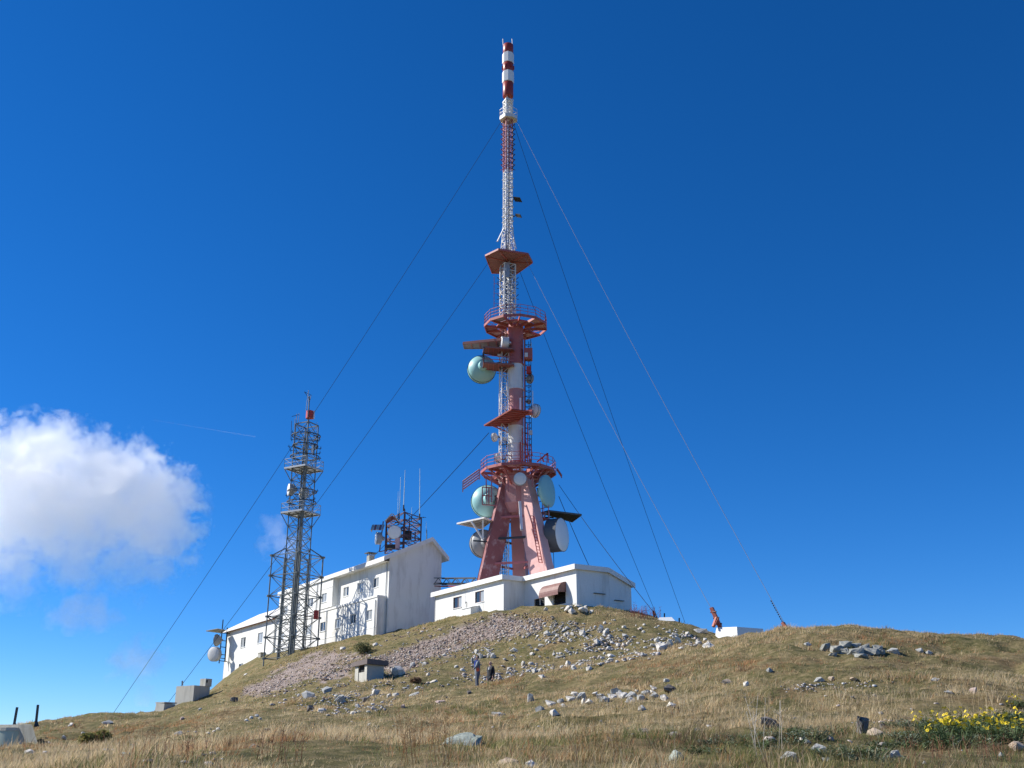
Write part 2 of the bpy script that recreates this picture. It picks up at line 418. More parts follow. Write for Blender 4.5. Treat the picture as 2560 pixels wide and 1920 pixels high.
def wall_skin(fr, n, t0, t1, z0, z1, holes, depth=0.2):
    """front wall with real openings and reveals"""
    mb = MB(); ts = sorted({t0, t1, *[h[0] for h in holes], *[h[1] for h in holes]}); zs = sorted({z0, z1, *[h[2] for h in holes], *[h[3] for h in holes]})
    ts = [t for t in ts if t0 - 1e-6 <= t <= t1 + 1e-6]; zs = [z for z in zs if z0 - 1e-6 <= z <= z1 + 1e-6]
    for a, b in zip(ts[:-1], ts[1:]):
        for c, d in zip(zs[:-1], zs[1:]):
            tm, zm = (a + b) / 2, (c + d) / 2
            if any(h[0] < tm < h[1] and h[2] < zm < h[3] for h in holes): continue
            mb.add([fr.p(a, n, c), fr.p(b, n, c), fr.p(b, n, d), fr.p(a, n, d)], [(0, 1, 2, 3)])
    for a, b, c, d in holes:
        k = [(a, c), (b, c), (b, d), (a, d)]
        for i in range(4):
            p, q = k[i], k[(i + 1) % 4]
            mb.add([fr.p(p[0], n, p[1]), fr.p(q[0], n, q[1]), fr.p(q[0], n - depth, q[1]), fr.p(p[0], n - depth, p[1])], [(0, 1, 2, 3)])
    return mb
def window(fr, n, a, b, c, d, parent, panes=('pale_glass', 'dark_glass'), frame='window_frame', fw=0.07, sill=True):
    """frame, sashes and panes set in a recess"""
    f = MB(); e = 0.003
    fr.box(f, a + e, b - e, n - 0.16, n - 0.07, c + e, c + fw); fr.box(f, a + e, b - e, n - 0.16, n - 0.07, d - fw, d - e)
    fr.box(f, a + e, a + fw, n - 0.155, n - 0.075, c + fw, d - fw); fr.box(f, b - fw, b - e, n - 0.155, n - 0.075, c + fw, d - fw)
    m = (a + b) / 2
    fr.box(f, m - fw * 0.6, m + fw * 0.6, n - 0.15, n - 0.072, c + fw, d - fw)
    w = f.build('window', frame, parent)
    for k, (p, q) in enumerate(((m + fw * 0.6, b - fw), (a + fw, m - fw * 0.6))):
        fr.box(MB(), p, q, n - 0.14, n - 0.11, c + fw, d - fw)
        g = MB(); fr.box(g, p, q, n - 0.14, n - 0.11, c + fw, d - fw); g.build('pane', panes[k], w)
    if sill:
        s = MB(); fr.box(s, a - 0.06, b + 0.06, n - 0.06, n + 0.07, c - 0.06, c - 0.003); s.build('sill', 'white_trim', w)
    return w

# ------------------------------------------------------------------ equipment house below the tower
K1 = PN(1441, 1460, 95.0); E = Frame(K1)
ez = PN(1441, 1411, 95.0).z                                  # top of the fascia
t_step = E.tz(*c6(925, 600))[0]
house = thing('equipment_house', E.p(0, 0, 13.2), 'low white equipment house with flat white fascia and brown awning at foot of tower', 'house')
STEP, DEEP = 2.4, 6.4
tL, _ = E.tz(*c6(100, 750), n=STEP)
tR = t_step
wt = ez - 0.42
# right block front wall: dark louvred opening and the awning opening
la, lz1 = E.tz(*c6(1112, 605)); lb, lz0 = E.tz(*c6(1015, 695))
aw0 = E.tz(*c6(1310, 560))[0]; aw1 = E.tz(*c6(1190, 560))[0]; awz = E.tz(*c6(1262, 600), n=0)[1]
holes_r = [(la, lb, awz - 1.0, awz - 0.05), (aw0 + 0.1, aw1, awz - 1.0, awz + 0.55)]
wall_skin(E, 0, 0, tR, 10.5, wt, holes_r).build('front_wall', 'white_render', house)
for h in holes_r:
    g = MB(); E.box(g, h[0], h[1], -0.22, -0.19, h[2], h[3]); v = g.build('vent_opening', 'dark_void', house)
    for k in range(6):
        zc = h[2] + (k + 0.5) * (h[3] - h[2]) / 6
        s = MB(); s.hexa([E.p(h[0], -0.04, zc - 0.06), E.p(h[1], -0.04, zc - 0.06), E.p(h[1], -0.06, zc - 0.06), E.p(h[0], -0.06, zc - 0.06)],
                         [E.p(h[0], -0.15, zc + 0.05), E.p(h[1], -0.15, zc + 0.05), E.p(h[1], -0.17, zc + 0.05), E.p(h[0], -0.17, zc + 0.05)])
        s.build('louvre_blade', 'dark_steel', v)
# left block front wall with two windows
wins = []
for cx, cy in ((308, 685), (511, 633)):
    t, z = E.tz(*c6(cx, cy), n=STEP); wins.append((t - 0.85, t + 0.85, z - 0.56, z + 0.56))
wall_skin(E, STEP, tR, tL, 10.0, wt, wins).build('front_wall', 'white_render', house)
for w_ in wins: window(E, STEP, *w_, house, ('dark_glass', 'pale_glass'), 'brown_awning', 0.06)
# the side wall of the step, gable wall, back and left walls
def poly_wall(name, pts, off, m, parent): return MB().prism(pts, off).build(name, m, parent)
poly_wall('side_wall', [E.p(tR, 0.0, 10.5), E.p(tR, STEP - 0.003, 10.5), E.p(tR, STEP - 0.003, wt), E.p(tR, 0.0, wt)], DV * 0.2, 'white_render', house)
gable = [E.p(0.003, -0.003, 10.5), E.p(0.003, -DEEP, 10.5), E.p(0.003, -DEEP, wt - 1.05), E.p(0.003, -3.6, wt + 0.02), E.p(0.003, -0.003, wt)]
poly_wall('gable_wall', gable, DV * 0.2, 'white_render', house)
poly_wall('back_wall', [E.p(0.2, -DEEP, 10.5), E.p(tL - 0.2, -DEEP, 10.5), E.p(tL - 0.2, -DEEP, wt - 1.05), E.p(0.2, -DEEP, wt - 1.05)], GV * -0.2, 'white_render', house)
poly_wall('side_wall', [E.p(tL, STEP, 10), E.p(tL, -DEEP, 10), E.p(tL, -DEEP, wt - 1.05), E.p(tL, -3.6, wt), E.p(tL, STEP, wt)], DV * -0.2, 'white_render', house)
roof = MB()
def roof_piece(mb, t0, t1, nf):
    prof = [(nf, wt), (-3.6, wt + 0.03), (-DEEP - 0.25, wt - 1.12)]
    for (n0, z0), (n1, z1) in zip(prof[:-1], prof[1:]):
        mb.hexa([E.p(t0, n0, z0), E.p(t1, n0, z0), E.p(t1, n1, z1), E.p(t0, n1, z1)], [E.p(t0, n0, z0 + 0.36), E.p(t1, n0, z0 + 0.36), E.p(t1, n1, z1 + 0.36), E.p(t0, n1, z1 + 0.36)])
roof_piece(roof, -0.22, tR - 0.25, 0.3)
roof.build('roof', 'roof_sheet', house)
roof2 = MB(); roof_piece(roof2, tR - 0.247, tL + 0.3, STEP + 0.3); roof2.build('roof', 'roof_sheet', house)
fa = MB(); E.box(fa, -0.26, tR - 0.29, 0.303, 0.36, wt - 0.05, wt + 0.42); fa.build('fascia', 'white_trim', house)
fa = MB(); E.box(fa, tR - 0.287, tL + 0.34, STEP + 0.303, STEP + 0.36, wt - 0.05, wt + 0.42); fa.build('fascia', 'white_trim', house)
fa = MB()
for (n0, z0), (n1, z1) in (((0.3, wt - 0.05), (-3.6, wt - 0.02)), ((-3.6, wt - 0.02), (-DEEP - 0.3, wt - 1.2))):
    fa.hexa([E.p(-0.285, n0, z0), E.p(-0.223, n0, z0), E.p(-0.223, n1, z1), E.p(-0.285, n1, z1)], [E.p(-0.285, n0, z0 + 0.46), E.p(-0.223, n0, z0 + 0.46), E.p(-0.223, n1, z1 + 0.46), E.p(-0.285, n1, z1 + 0.46)])
fa.build('fascia', 'white_trim', house)
fa = MB(); E.box(fa, tR - 0.31, tR - 0.25, 0.365, STEP + 0.3, wt - 0.05, wt + 0.41); fa.build('fascia', 'white_trim', house)
# brown barrel awning over a vent
aw = MB(); N_ = 8; R_, H_ = 0.95, 0.95
prof = [(R_ * math.sin(i / N_ * math.pi / 2), H_ * math.cos(i / N_ * math.pi / 2)) for i in range(N_ + 1)]
z_a = awz
for (n0, z0), (n1, z1) in zip(prof[:-1], prof[1:]):
    aw.hexa([E.p(aw0, n0, z_a + z0), E.p(aw1 + 1.0, n0, z_a + z0), E.p(aw1 + 1.0, n1, z_a + z1), E.p(aw0, n1, z_a + z1)],
            [E.p(aw0, n0 - .03, z_a + z0 - .04), E.p(aw1 + 1.0, n0 - .03, z_a + z0 - .04), E.p(aw1 + 1.0, n1 - .04, z_a + z1 - .03), E.p(aw0, n1 - .04, z_a + z1 - .03)])
E.box(aw, aw0, aw1 + 1.0, R_ - 0.03, R_ + 0.003, z_a - 0.28, z_a)
awo = aw.build('awning', 'brown_awning', house)
for t in (aw0 + 0.003, aw1 + 0.97):
    MB().prism([E.p(t, 0.02, z_a), *[E.p(t, n_ - .05 if n_ > .1 else 0.02, z_a + z_ - .05) for n_, z_ in prof], ], DV * 0.03).build('awning_end', 'brown_awning', awo)
MB().bar(E.p(aw1 + 0.93, R_ - 0.1, z_a - 0.9), E.p(aw1 + 0.93, R_ - 0.1, z_a - 0.28), 0.06).build('awning_post', 'white_trim', awo)
# white meter box against the left block
bt0 = E.tz(*c6(510, 770), n=STEP)[0]; bt1 = E.tz(*c6(425, 770), n=STEP)[0]; bz = E.tz(*c6(470, 725), n=STEP + .5)[1]
bx = thing('utility_box', E.p((bt0 + bt1) / 2, STEP + 0.4, bz - 1.8), 'small white box with sloping lid against the white wall under the two house windows', 'box')
MB().hexa([E.p(bt0, STEP + .01, bz - 2.4), E.p(bt1, STEP + .01, bz - 2.4), E.p(bt1, STEP + 1.0, bz - 2.4), E.p(bt0, STEP + 1.0, bz - 2.4)],
          [E.p(bt0, STEP + .01, bz + .1), E.p(bt1, STEP + .01, bz + .1), E.p(bt1, STEP + 1.0, bz - .12), E.p(bt0, STEP + 1.0, bz - .12)]).build('body', 'white_render', bx)
MB().hexa([E.p(bt0 - .05, STEP + .01, bz + .103), E.p(bt1 + .05, STEP + .01, bz + .103), E.p(bt1 + .05, STEP + 1.06, bz - .117), E.p(bt0 - .05, STEP + 1.06, bz - .117)],
          [E.p(bt0 - .05, STEP + .01, bz + .17), E.p(bt1 + .05, STEP + .01, bz + .17), E.p(bt1 + .05, STEP + 1.06, bz - .05), E.p(bt0 - .05, STEP + 1.06, bz - .05)]).build('lid', 'white_trim', bx)
q = E.p(bt1 - .2, STEP + .5, bz + .1)
MB().path([q, q + UP * .5, q + UP * .55 + NV * .12, q + UP * .38 + NV * .22], 0.07, 6).build('vent_pipe', 'dark_steel', bx)
# rubble footing at the near corner and thin shelves on the gable
for zz, n0, n1 in ((-1.55, -1.9, -3.2), (-2.0, -4.3, -5.4)):
    MB().box(E.p(-0.1, (n0 + n1) / 2, ez + zz - 0.9), (0.16, abs(n1 - n0), 0.05), Matrix((DV, GV, UP)).transposed()).build('wall_shelf', 'dark_steel', house)

# ------------------------------------------------------------------ long station building
L1 = PN(*c8(1632, 600), 117.0); F = Frame(L1)
eave = F.tz(*c8(1640, 428))[1]                              # underside of the fascia
BAY = 0.75; PORCH = 1.1
tEND = F.tz(*c8(722, 900))[0]
tBAY = F.tz(*c8(1145, 690), n=BAY)[0]
tPOR = F.tz(*c8(1527, 900), n=PORCH)[0]
zPOR = F.tz(*c8(1527, 735), n=PORCH)[1]
zBAY = F.tz(*c8(1145, 812), n=BAY)[1]
station = thing('station_building', F.p(0, 0, 12.5), 'long white two storey station building with rows of small windows and pale roof', 'building')
ZB = 6.0
def win_at(fr, n, x, y, w=1.5, h=1.1):
    t, z = fr.tz(*c8(x, y), n=n); return (t - w / 2, t + w / 2, z - h / 2, z + h / 2)
up_r = [win_at(F, 0, *q) for q in ((1520, 610), (1390, 651), (1262, 688))]
up_l = [win_at(F, BAY, *q) for q in ((1072, 742), (955, 783))]
low = [win_at(F, PORCH, *q) for q in ((1462, 890), (1322, 925), (1190, 962), (1060, 992), (935, 1023))]
tt = up_l[-1][0]
for k in range(2):                                           # two more behind the lattice tower
    dt = (up_l[1][0] - up_l[0][0]) * (k + 1); up_l.append((up_l[1][0] + dt, up_l[1][1] + dt, up_l[1][2], up_l[1][3]))
    dt = (low[4][0] - low[3][0]) * (k + 1); low.append((low[4][0] + dt, low[4][1] + dt, low[4][2], low[4][3]))
wall_skin(F, 0, 0.2, tBAY, zPOR - 0.2, eave + 0.1, up_r).build('front_wall', 'white_render', station)
wall_skin(F, BAY, tBAY, tEND, zBAY, eave + 0.1, [w for w in up_l if w[1] < tEND]).build('bay_wall', 'white_render', station)
wall_skin(F, PORCH, tPOR, tEND, ZB, zPOR, [w for w in low if w[1] < tEND]).build('porch_wall', 'white_render', station)
kinds = [('dark_glass', 'pale_glass'), ('pale_glass', 'pale_glass'), ('pale_glass', 'dark_glass'), ('dark_glass', 'dark_glass')]
for k, w in enumerate(up_r): window(F, 0, *w, station, kinds[k % 3])
for k, w in enumerate(up_l):
    if w[1] < tEND: window(F, BAY, *w, station, kinds[(k + 1) % 3])
for k, w in enumerate(low):
    if w[1] < tEND: window(F, PORCH, *w, station, kinds[(k * 2 + 1) % 4])
# solids behind the skins: bay cheeks and soffit, porch cheek and roof, gables, back
g = MB(); F.box(g, tBAY, tBAY + 0.2, 0.003, BAY - 0.003, zBAY, eave + 0.1); g.build('bay_cheek', 'white_render', station)
g = MB(); F.box(g, tBAY + 0.2, tEND, 0.003, BAY - 0.2, zBAY, zBAY + 0.15); g.build('bay_soffit', 'white_render', station)
g = MB(); F.box(g, tPOR, tPOR + 0.2, -0.1, PORCH - 0.003, ZB, zPOR); g.build('porch_cheek', 'white_render', station)
g = MB(); F.box(g, tPOR - 0.06, tEND, -0.1, PORCH + 0.08, zPOR + 0.003, zPOR + 0.22); g.build('porch_coping', 'white_trim', station)
RS, RR = 5.2, 2.85                                            # ridge set back, rise
gab = [F.p(0.0, 0.0, ZB), F.p(0.0, -6.7, ZB), F.p(0.0, -6.7, eave + 1.40), F.p(0.0, -RS, eave + RR - 0.01), F.p(0.0, 0.0, eave + 0.40)]
poly_wall('gable_wall', gab, DV * 0.2, 'white_render', station)
poly_wall('end_wall', [p + DV * tEND for p in gab], DV * -0.2, 'white_render', station)
poly_wall('back_wall', [F.p(0.2, -6.7, ZB), F.p(tEND - .2, -6.7, ZB), F.p(tEND - .2, -6.7, eave + 1.0), F.p(0.2, -6.7, eave + 1.0)], GV * -0.2, 'white_render', station)
g = MB(); F.box(g, -0.06, 0.0, -5.9, -2.2, 13.9, 14.3); g.build('wall_ledge', 'white_trim', station)
def gable_roof(fr, t0, t1, nf, zf, rs, zr, nb, zb, th, parent, m='roof_sheet'):
    a = MB(); a.hexa([fr.p(t0, nf, zf), fr.p(t1, nf, zf), fr.p(t1, -rs, zr), fr.p(t0, -rs, zr)], [fr.p(t0, nf, zf + th), fr.p(t1, nf, zf + th), fr.p(t1, -rs, zr + th), fr.p(t0, -rs, zr + th)])
    r1 = a.build('roof', m, parent)
    b = MB(); b.hexa([fr.p(t0, -rs - .003, zr), fr.p(t1, -rs - .003, zr), fr.p(t1, nb, zb), fr.p(t0, nb, zb)], [fr.p(t0, -rs - .003, zr + th), fr.p(t1, -rs - .003, zr + th), fr.p(t1, nb, zb + th), fr.p(t0, nb, zb + th)])
    b.build('roof', m, parent)
    return r1
NF = BAY + 0.12
rmain = gable_roof(F, -0.42, tEND + 0.3, NF, eave + 0.04, RS, eave + RR, -7.4, eave + 0.75, 0.16, station)
g = MB(); F.box(g, -0.46, tEND + 0.34, NF + 0.003, NF + 0.07, eave - 0.05, eave + 0.45); g.build('fascia', 'white_trim', station)
g = MB()
for (n0, z0), (n1, z1) in (((NF, eave + 0.0), (-RS, eave + RR - 0.04)), ((-RS, eave + RR - 0.04), (-7.45, eave + 0.68))):
    g.hexa([F.p(-0.48, n0, z0), F.p(-0.423, n0, z0), F.p(-0.423, n1, z1), F.p(-0.48, n1, z1)], [F.p(-0.48, n0, z0 + 0.5), F.p(-0.423, n0, z0 + 0.5), F.p(-0.423, n1, z1 + 0.5), F.p(-0.48, n1, z1 + 0.5)])
g.build('barge_board', 'white_trim', station)
g = MB(); F.box(g, 0.0, tEND, 0.003, NF - 0.003, eave - 0.0, eave + 0.035); g.build('soffit', 'white_trim', station)
# floor bands, downpipes and a wall cable on the station front
for z_ in (zBAY - 0.02, (zPOR + eave) / 2 + 0.9):
    g = MB(); F.box(g, tBAY, tEND, BAY + 0.003, BAY + 0.03, z_, z_ + 0.09); g.build('floor_band', 'white_trim', station)
g = MB(); F.box(g, tPOR, tEND, PORCH + 0.003, PORCH + 0.03, zPOR - 3.3, zPOR - 3.22); g.build('floor_band', 'white_trim', station)
for t_, n_, z0_, z1_ in ((tBAY + 0.35, PORCH, ZB, zPOR), (tPOR + 0.3, PORCH, ZB, zPOR - .3), (0.5, 0.0, zPOR + .25, eave), (tBAY + 4.6, BAY, zBAY, eave), (tBAY + 4.9, PORCH, ZB, zPOR)):
    MB().bar(F.p(t_, n_ + 0.09, z0_), F.p(t_, n_ + 0.09, z1_), 0.11, n=8).build('downpipe', 'galvanised', station)
# chimney on the front slope
tc, _ = F.tz(*c8(1475, 385), n=-2.0); zc = eave + 0.2 + RR * (2.0 + NF) / (RS + NF)
ch = MB(); F.box(ch, tc - .35, tc + .35, -2.35, -1.65, zc - 0.6, zc + 0.75); cho = ch.build('chimney', 'concrete', rmain)
g = MB(); F.box(g, tc - .55, tc + .55, -2.6, -1.4, zc + 0.98, zc + 1.08); g.build('chimney_cap', 'dark_steel', rmain)
for a_, b_ in ((-.3, -2.3), (.3, -2.3), (-.3, -1.7), (.3, -1.7)):
    MB().bar(F.p(tc + a_, b_, zc + .75), F.p(tc + a_, b_, zc + .98), .06).build('chimney_post', 'dark_steel', rmain)
# left wing, a little proud of the main block
WOFF = 1.3
zW = F.tz(*c8(400, 985), n=WOFF + 0.4)[1]
tW0 = F.tz(*c8(640, 1080), n=WOFF)[0]; tW1 = F.tz(*c8(208, 1300), n=WOFF)[0]
wing = thing('station_wing', F.p(tW1, WOFF, 6), 'lower white wing at the far left end of the long station building', 'building')
ww = [win_at(F, WOFF, 520, 1087, 1.9, 1.4), win_at(F, WOFF, 373, 1127, 1.9, 1.4), win_at(F, WOFF, 352, 1348, 1.8, 1.2)]
wall_skin(F, WOFF, tW0, tW1, 1.0, zW + 0.1, ww).build('front_wall', 'white_render', wing)
for k, w in enumerate(ww): window(F, WOFF, *w, wing, kinds[(k + 1) % 3])
sideg = [F.p(tW0, WOFF, 1), F.p(tW0, -6.7, 1), F.p(tW0, -6.7, zW + 0.6), F.p(tW0, -3.6, zW + 2.8), F.p(tW0, WOFF, zW + 0.1)]
poly_wall('side_wall', sideg, DV * 0.2, 'white_render', wing)
poly_wall('side_wall', [p + DV * (tW1 - tW0) for p in sideg], DV * -0.2, 'white_render', wing)
poly_wall('back_wall', [F.p(tW0 + .2, -6.7, 1), F.p(tW1 - .2, -6.7, 1), F.p(tW1 - .2, -6.7, zW + .6), F.p(tW0 + .2, -6.7, zW + .6)], GV * -0.2, 'white_render', wing)
gable_roof(F, tW0 - 0.25, tW1 + 0.35, WOFF + 0.5, zW + 0.03, 3.6, zW + 2.9, -7.2, zW + 0.6, 0.16, wing)
g = MB(); F.box(g, tW0 - 0.29, tW1 + 0.38, WOFF + 0.503, WOFF + 0.56, zW - 0.06, zW + 0.26); g.build('fascia', 'white_trim', wing)
g = MB(); F.box(g, tW0, tW1, WOFF + 0.003, WOFF + 0.5, zW - 0.03, zW + 0.025); g.build('soffit', 'board_brown', wing)  # brown stands in for the shade under the wing's eave
# inspection hatch open against the wing
# cable bridge from the station gable to the tower
A0, A1 = PD(946, 1256, 119.0), PD(1036, 1256, 110.5)
br = thing('cable_bridge', A0, 'dark steel truss bridge carrying cables from the station gable to the tower', 'bridge')
ax = (A1 - A0).normalized(); sd = ax.cross(UP).normalized(); LN = (A1 - A0).length
for o_, nm in ((sd * .5 + UP * .35, 'chord'), (sd * -.5 + UP * .35, 'chord'), (sd * .5 - UP * .35, 'chord'), (sd * -.5 - UP * .35, 'chord')):
    MB().bar(A0 + o_, A1 + o_, 0.09).build(nm, 'dark_steel', br)
for k in range(9):
    a = A0 + ax * LN * k / 9; b = A0 + ax * LN * (k + 1) / 9
    for s_ in (.5, -.5):
        MB().bar(a + sd * s_ - UP * .35 * (-1) ** k, b + sd * s_ + UP * .35 * (-1) ** k, 0.05).build('brace', 'dark_steel', br)
MB().box((A0 + A1) / 2 - UP * 0.55, (LN, 0.9, 0.1), Matrix((ax, sd, ax.cross(sd))).transposed()).build('cable_tray', 'red_fascia', br)
for k in range(4):
    MB().bar(A0 + sd * (-.3 + .2 * k) - UP * .2, A1 + sd * (-.3 + .2 * k) - UP * .2, 0.07, n=6).build('cable', 'cable_black', br)
# ------------------------------------------------------------------ the broadcast tower
TD = 110.0
def tz(v): return PD(1110, v, TD).z                          # world height of a picture row on the tower
def tx(u, v): return PD(u, v, TD).x
COLX, MASTX, LATX = tx(1114, 850), tx(1099, 400), tx(1089, 850)
TB = 14.6
tower = thing('broadcast_tower', (COLX, TD, TB), 'tall red and white guyed broadcast tower with round platforms on the summit', 'tower')
def T(x, y, z): return Vector((COLX + x, TD + y, z))
def dirv(a): a = math.radians(a); return Vector((math.cos(a), math.sin(a), 0))
# --- legs: three raking slabs that meet under the lower platform
z_top, z_mid = tz(1035), tz(1105)
for ang, m, Rb, Rt, wb, wt_, th in ((200, 'worn_shaded_red', 4.5, 0.7, 2.1, 1.7, 0.5), (308, 'pink_tone', 6.2, 1.1, 3.2, 2.4, 0.45), (80, 'faded_red', 4.6, 0.6, 2.0, 1.8, 0.7)):  # leg colours carry light: left darkened for shade, right paled for sun
    r = dirv(ang); s = dirv(ang + 90)
    zb = TB - 1.5
    def sec(z):
        f = (z - zb) / (z_top - zb); R = Rb * (1 - f) + Rt * f; w = wb * (1 - f) + wt_ * f
        c = T(0, 0, z) + r * R
        return [c - r * w / 2 - s * th, c + r * w / 2 - s * th, c + r * w / 2 + s * th, c - r * w / 2 + s * th]
    lg = MB(); zs = [zb, zb + 0.5 * (z_top - zb), z_top]
    for a, b in zip(zs[:-1], zs[1:]): lg.hexa(sec(a), sec(b))
    leg = lg.build('leg', m, tower)
    # raised edge bead down the outer corners
    for sg in (-1, 1):
        p0, p1 = sec(zb), sec(z_top)
        i = 1 if sg < 0 else 2
        MB().bar(p0[i], p1[i], 0.09).build('edge_bead', m, leg)
MB().lathe(T(0, 0, z_mid - 0.3), UP, [(0, 1.1), (1.0, 1.65), (z_top - z_mid + 0.9, 1.6)], 10).build('leg_head', 'faded_red', tower)
# stiffening floors and cross members between the legs
for v in (1122, 1168, 1222):
    z = tz(v); rr = 2.4 + (tz(1122) - z) * 0.14
    pts = [T(0, 0, z) + dirv(a) * rr for a in (200, 308, 80)]
    for a, b in zip(pts, pts[1:] + pts[:1]): MB().bar(a, b, 0.16, 0.22).build('cross_beam', 'rail_red' if v != 1168 else 'dark_steel', tower)
# --- column in painted lengths
def column(v0, v1, m, r0=0.87):
    z0, z1 = tz(v0), tz(v1); MB().lathe(T(0, 0, z0), UP, [(0, r0), (z1 - z0, r0)], 24).build('column_length', m, tower, True)
column(1040, 922, 'column_white'); column(922, 842, 'faded_red'); column(842, 788, 'column_white'); column(788, 716, 'tower_red')
for v in (1000, 960, 900, 842, 788):
    z = tz(v); MB().lathe(T(0, 0, z), UP, [(-0.08, 0.93), (0.08, 0.93)], 24).build('flange', 'column_white' if v in (960, 842) else 'tower_red', tower, True)
MB().lathe(T(0, 0, tz(716)), UP, [(0, 0.87), (1.2, 0.9), (tz(700) - tz(716), 1.15)], 16).build('column_head', 'tower_red', tower, True)

def lattice(parent, cx, cy, half, z0, z1, bay, leg_w, brace_w, m, rot=0, half2=None, single=True, horiz=True, xbrace=False, round_leg=True):
    """square lattice: one part per leg; lacing one part per face, fine members stay together"""
    half2 = half if half2 is None else half2
    c = [dirv(rot + 45 + 90 * k) * math.sqrt(2) for k in range(4)]
    def P(k, z):
        f = (z - z0) / (z1 - z0); return Vector((cx, cy, z)) + c[k % 4] * (half * (1 - f) + half2 * f)
    for k in range(4): MB().bar(P(k, z0), P(k, z1), leg_w, n=6 if round_leg else 4).build('mast_leg', m, parent)
    nb = max(1, round((z1 - z0) / bay)); h = (z1 - z0) / nb
    for k in range(4):
        lace = MB()
        for i in range(nb):
            a, b = z0 + i * h, z0 + (i + 1) * h
            if xbrace: lace.bar(P(k, a), P(k + 1, b), brace_w); lace.bar(P(k + 1, a), P(k, b), brace_w)
            elif (i + k) % 2: lace.bar(P(k, a), P(k + 1, b), brace_w)
            else: lace.bar(P(k + 1, a), P(k, b), brace_w)
            if horiz: lace.bar(P(k, b), P(k + 1, b), brace_w)
        o = lace.build('lacing', m, parent); o['kind'] = 'stuff'
    return P
# --- service lattice beside the column, from between the legs to the upper deck
lattice(tower, LATX, TD - 0.2, 0.42, TB, tz(745), 0.95, 0.10, 0.05, 'white_steel', 20)
for k, dx in enumerate((-0.25, -0.1, 0.08, 0.25)):
    MB().bar((LATX + dx, TD + 0.1 * k, TB + 0.5), (LATX + dx, TD + 0.1 * k, tz(700)), 0.07, n=6).build('feeder_cable', 'cable_black' if k % 2 else 'cable_grey', tower)
# --- mast above the upper deck
MX, MY = MASTX - 0.1, TD - 0.1
lattice(tower, MX, MY, 0.68, tz(690), tz(575), 0.9, 0.16, 0.07, 'white_steel', 22, xbrace=False)
lattice(tower, MX + 0.1, MY, 0.42, tz(690), tz(575), 0.7, 0.09, 0.05, 'galvanised', 50)
for k in range(8):
    a = 30 + k * 45; p = dirv(a) * 0.32
    MB().bar((MX + p.x, MY + p.y, tz(690)), (MX + p.x, MY + p.y, tz(530)), 0.08, n=6).build('feeder_cable', ('white_steel', 'cable_grey', 'cable_black')[k % 3], tower)
for k in range(4):                                           # cable trunking panels under the hexagonal deck
    a = 22 + 45 + 90 * k; p = dirv(a + 20) * 0.78
    MB().box((MX + p.x, MY + p.y, tz(590)), (0.5, 0.12, 1.9), Matrix.Rotation(math.radians(a + 110), 3, 'Z')).build('cable_panel', 'galvanised', tower)
# ladder with hoops on the left of the mast
ldx = tx(1067, 640)
for s_ in (0, 1): MB().bar((ldx + 0.02, TD - 0.4 + s_ * 0.45, tz(700)), (ldx + 0.02, TD - 0.4 + s_ * 0.45, tz(600)), 0.05).build('ladder_rail', 'rail_red', tower)
lr = MB()
for k in range(14):
    z = tz(700) + k * 0.42; lr.bar((ldx, TD - 0.4, z), (ldx, TD + 0.05, z), 0.035); lr.bar((ldx, TD - 0.2, z), (MX - 0.6, TD - 0.2, z), 0.03) if k % 3 == 0 else None
lr.build('ladder_rungs', 'rail_red', tower)['kind'] = 'stuff'
for v in (608, 622, 645, 668):                               # little V brackets either side
    for sx in (-1, 1):
        x0 = MX + sx * 0.75; z = tz(v)
        MB().bar((x0, MY, z), (x0 + sx * 0.5, MY - 0.3, z + 0.35), 0.06).bar((x0, MY, z), (x0 + sx * 0.5, MY - 0.3, z - 0.3), 0.06).build('bracket', 'dark_steel', tower)
# --- slender mast
zf = tz(486)
lattice(tower, MX, MY, 0.62, tz(545), zf, 0.8, 0.13, 0.055, 'white_steel', 25, 0.40)
lattice(tower, MX, MY, 0.40, zf, tz(372), 0.62, 0.14, 0.05, 'white_steel', 25)
lattice(tower, MX, MY, 0.42, tz(372), tz(262), 0.62, 0.14, 0.05, 'tower_red', 25)
for k in (0, 2):
    p = dirv(25 + 45 + 90 * k) * 0.60
    MB().bar((MX + p.x * 0.9, MY + p.y * 0.9, tz(372)), (MX + p.x * 0.9, MY + p.y * 0.9, tz(262)), 0.14, n=6).build('feeder_pipe', 'white_steel', tower)
for k, (dx, dy) in enumerate(((0.0, -0.2), (0.12, 0.1), (-0.15, 0.1))):
    MB().bar((MX + dx, MY + dy, tz(545)), (MX + dx, MY + dy, tz(262)), 0.09, n=6).build('feeder_cable', ('white_steel', 'cable_black', 'cable_grey')[k], tower)
for v in (388, 407, 450, 468, 480, 495):                     # leg flanges
    fl = MB()
    for k in range(4):
        p = dirv(25 + 45 + 90 * k) * 0.57; fl.lathe((MX + p.x, MY + p.y, tz(v)), UP, [(-0.05, 0.15), (0.05, 0.15)], 8)
    fl.build('flange_ring', 'white_steel', tower)
MB().bar((MX - 0.45, MY - 0.4, tz(497)), (tx(1075, 525), MY - 0.9, tz(530)), 0.22, 0.12).build('guy_strut', 'white_steel', tower)
MB().bar((MX + 0.45, MY - 0.3, tz(497)), (MX + 1.0, MY - 0.8, tz(545)), 0.10).build('guy_strut', 'white_steel', tower)
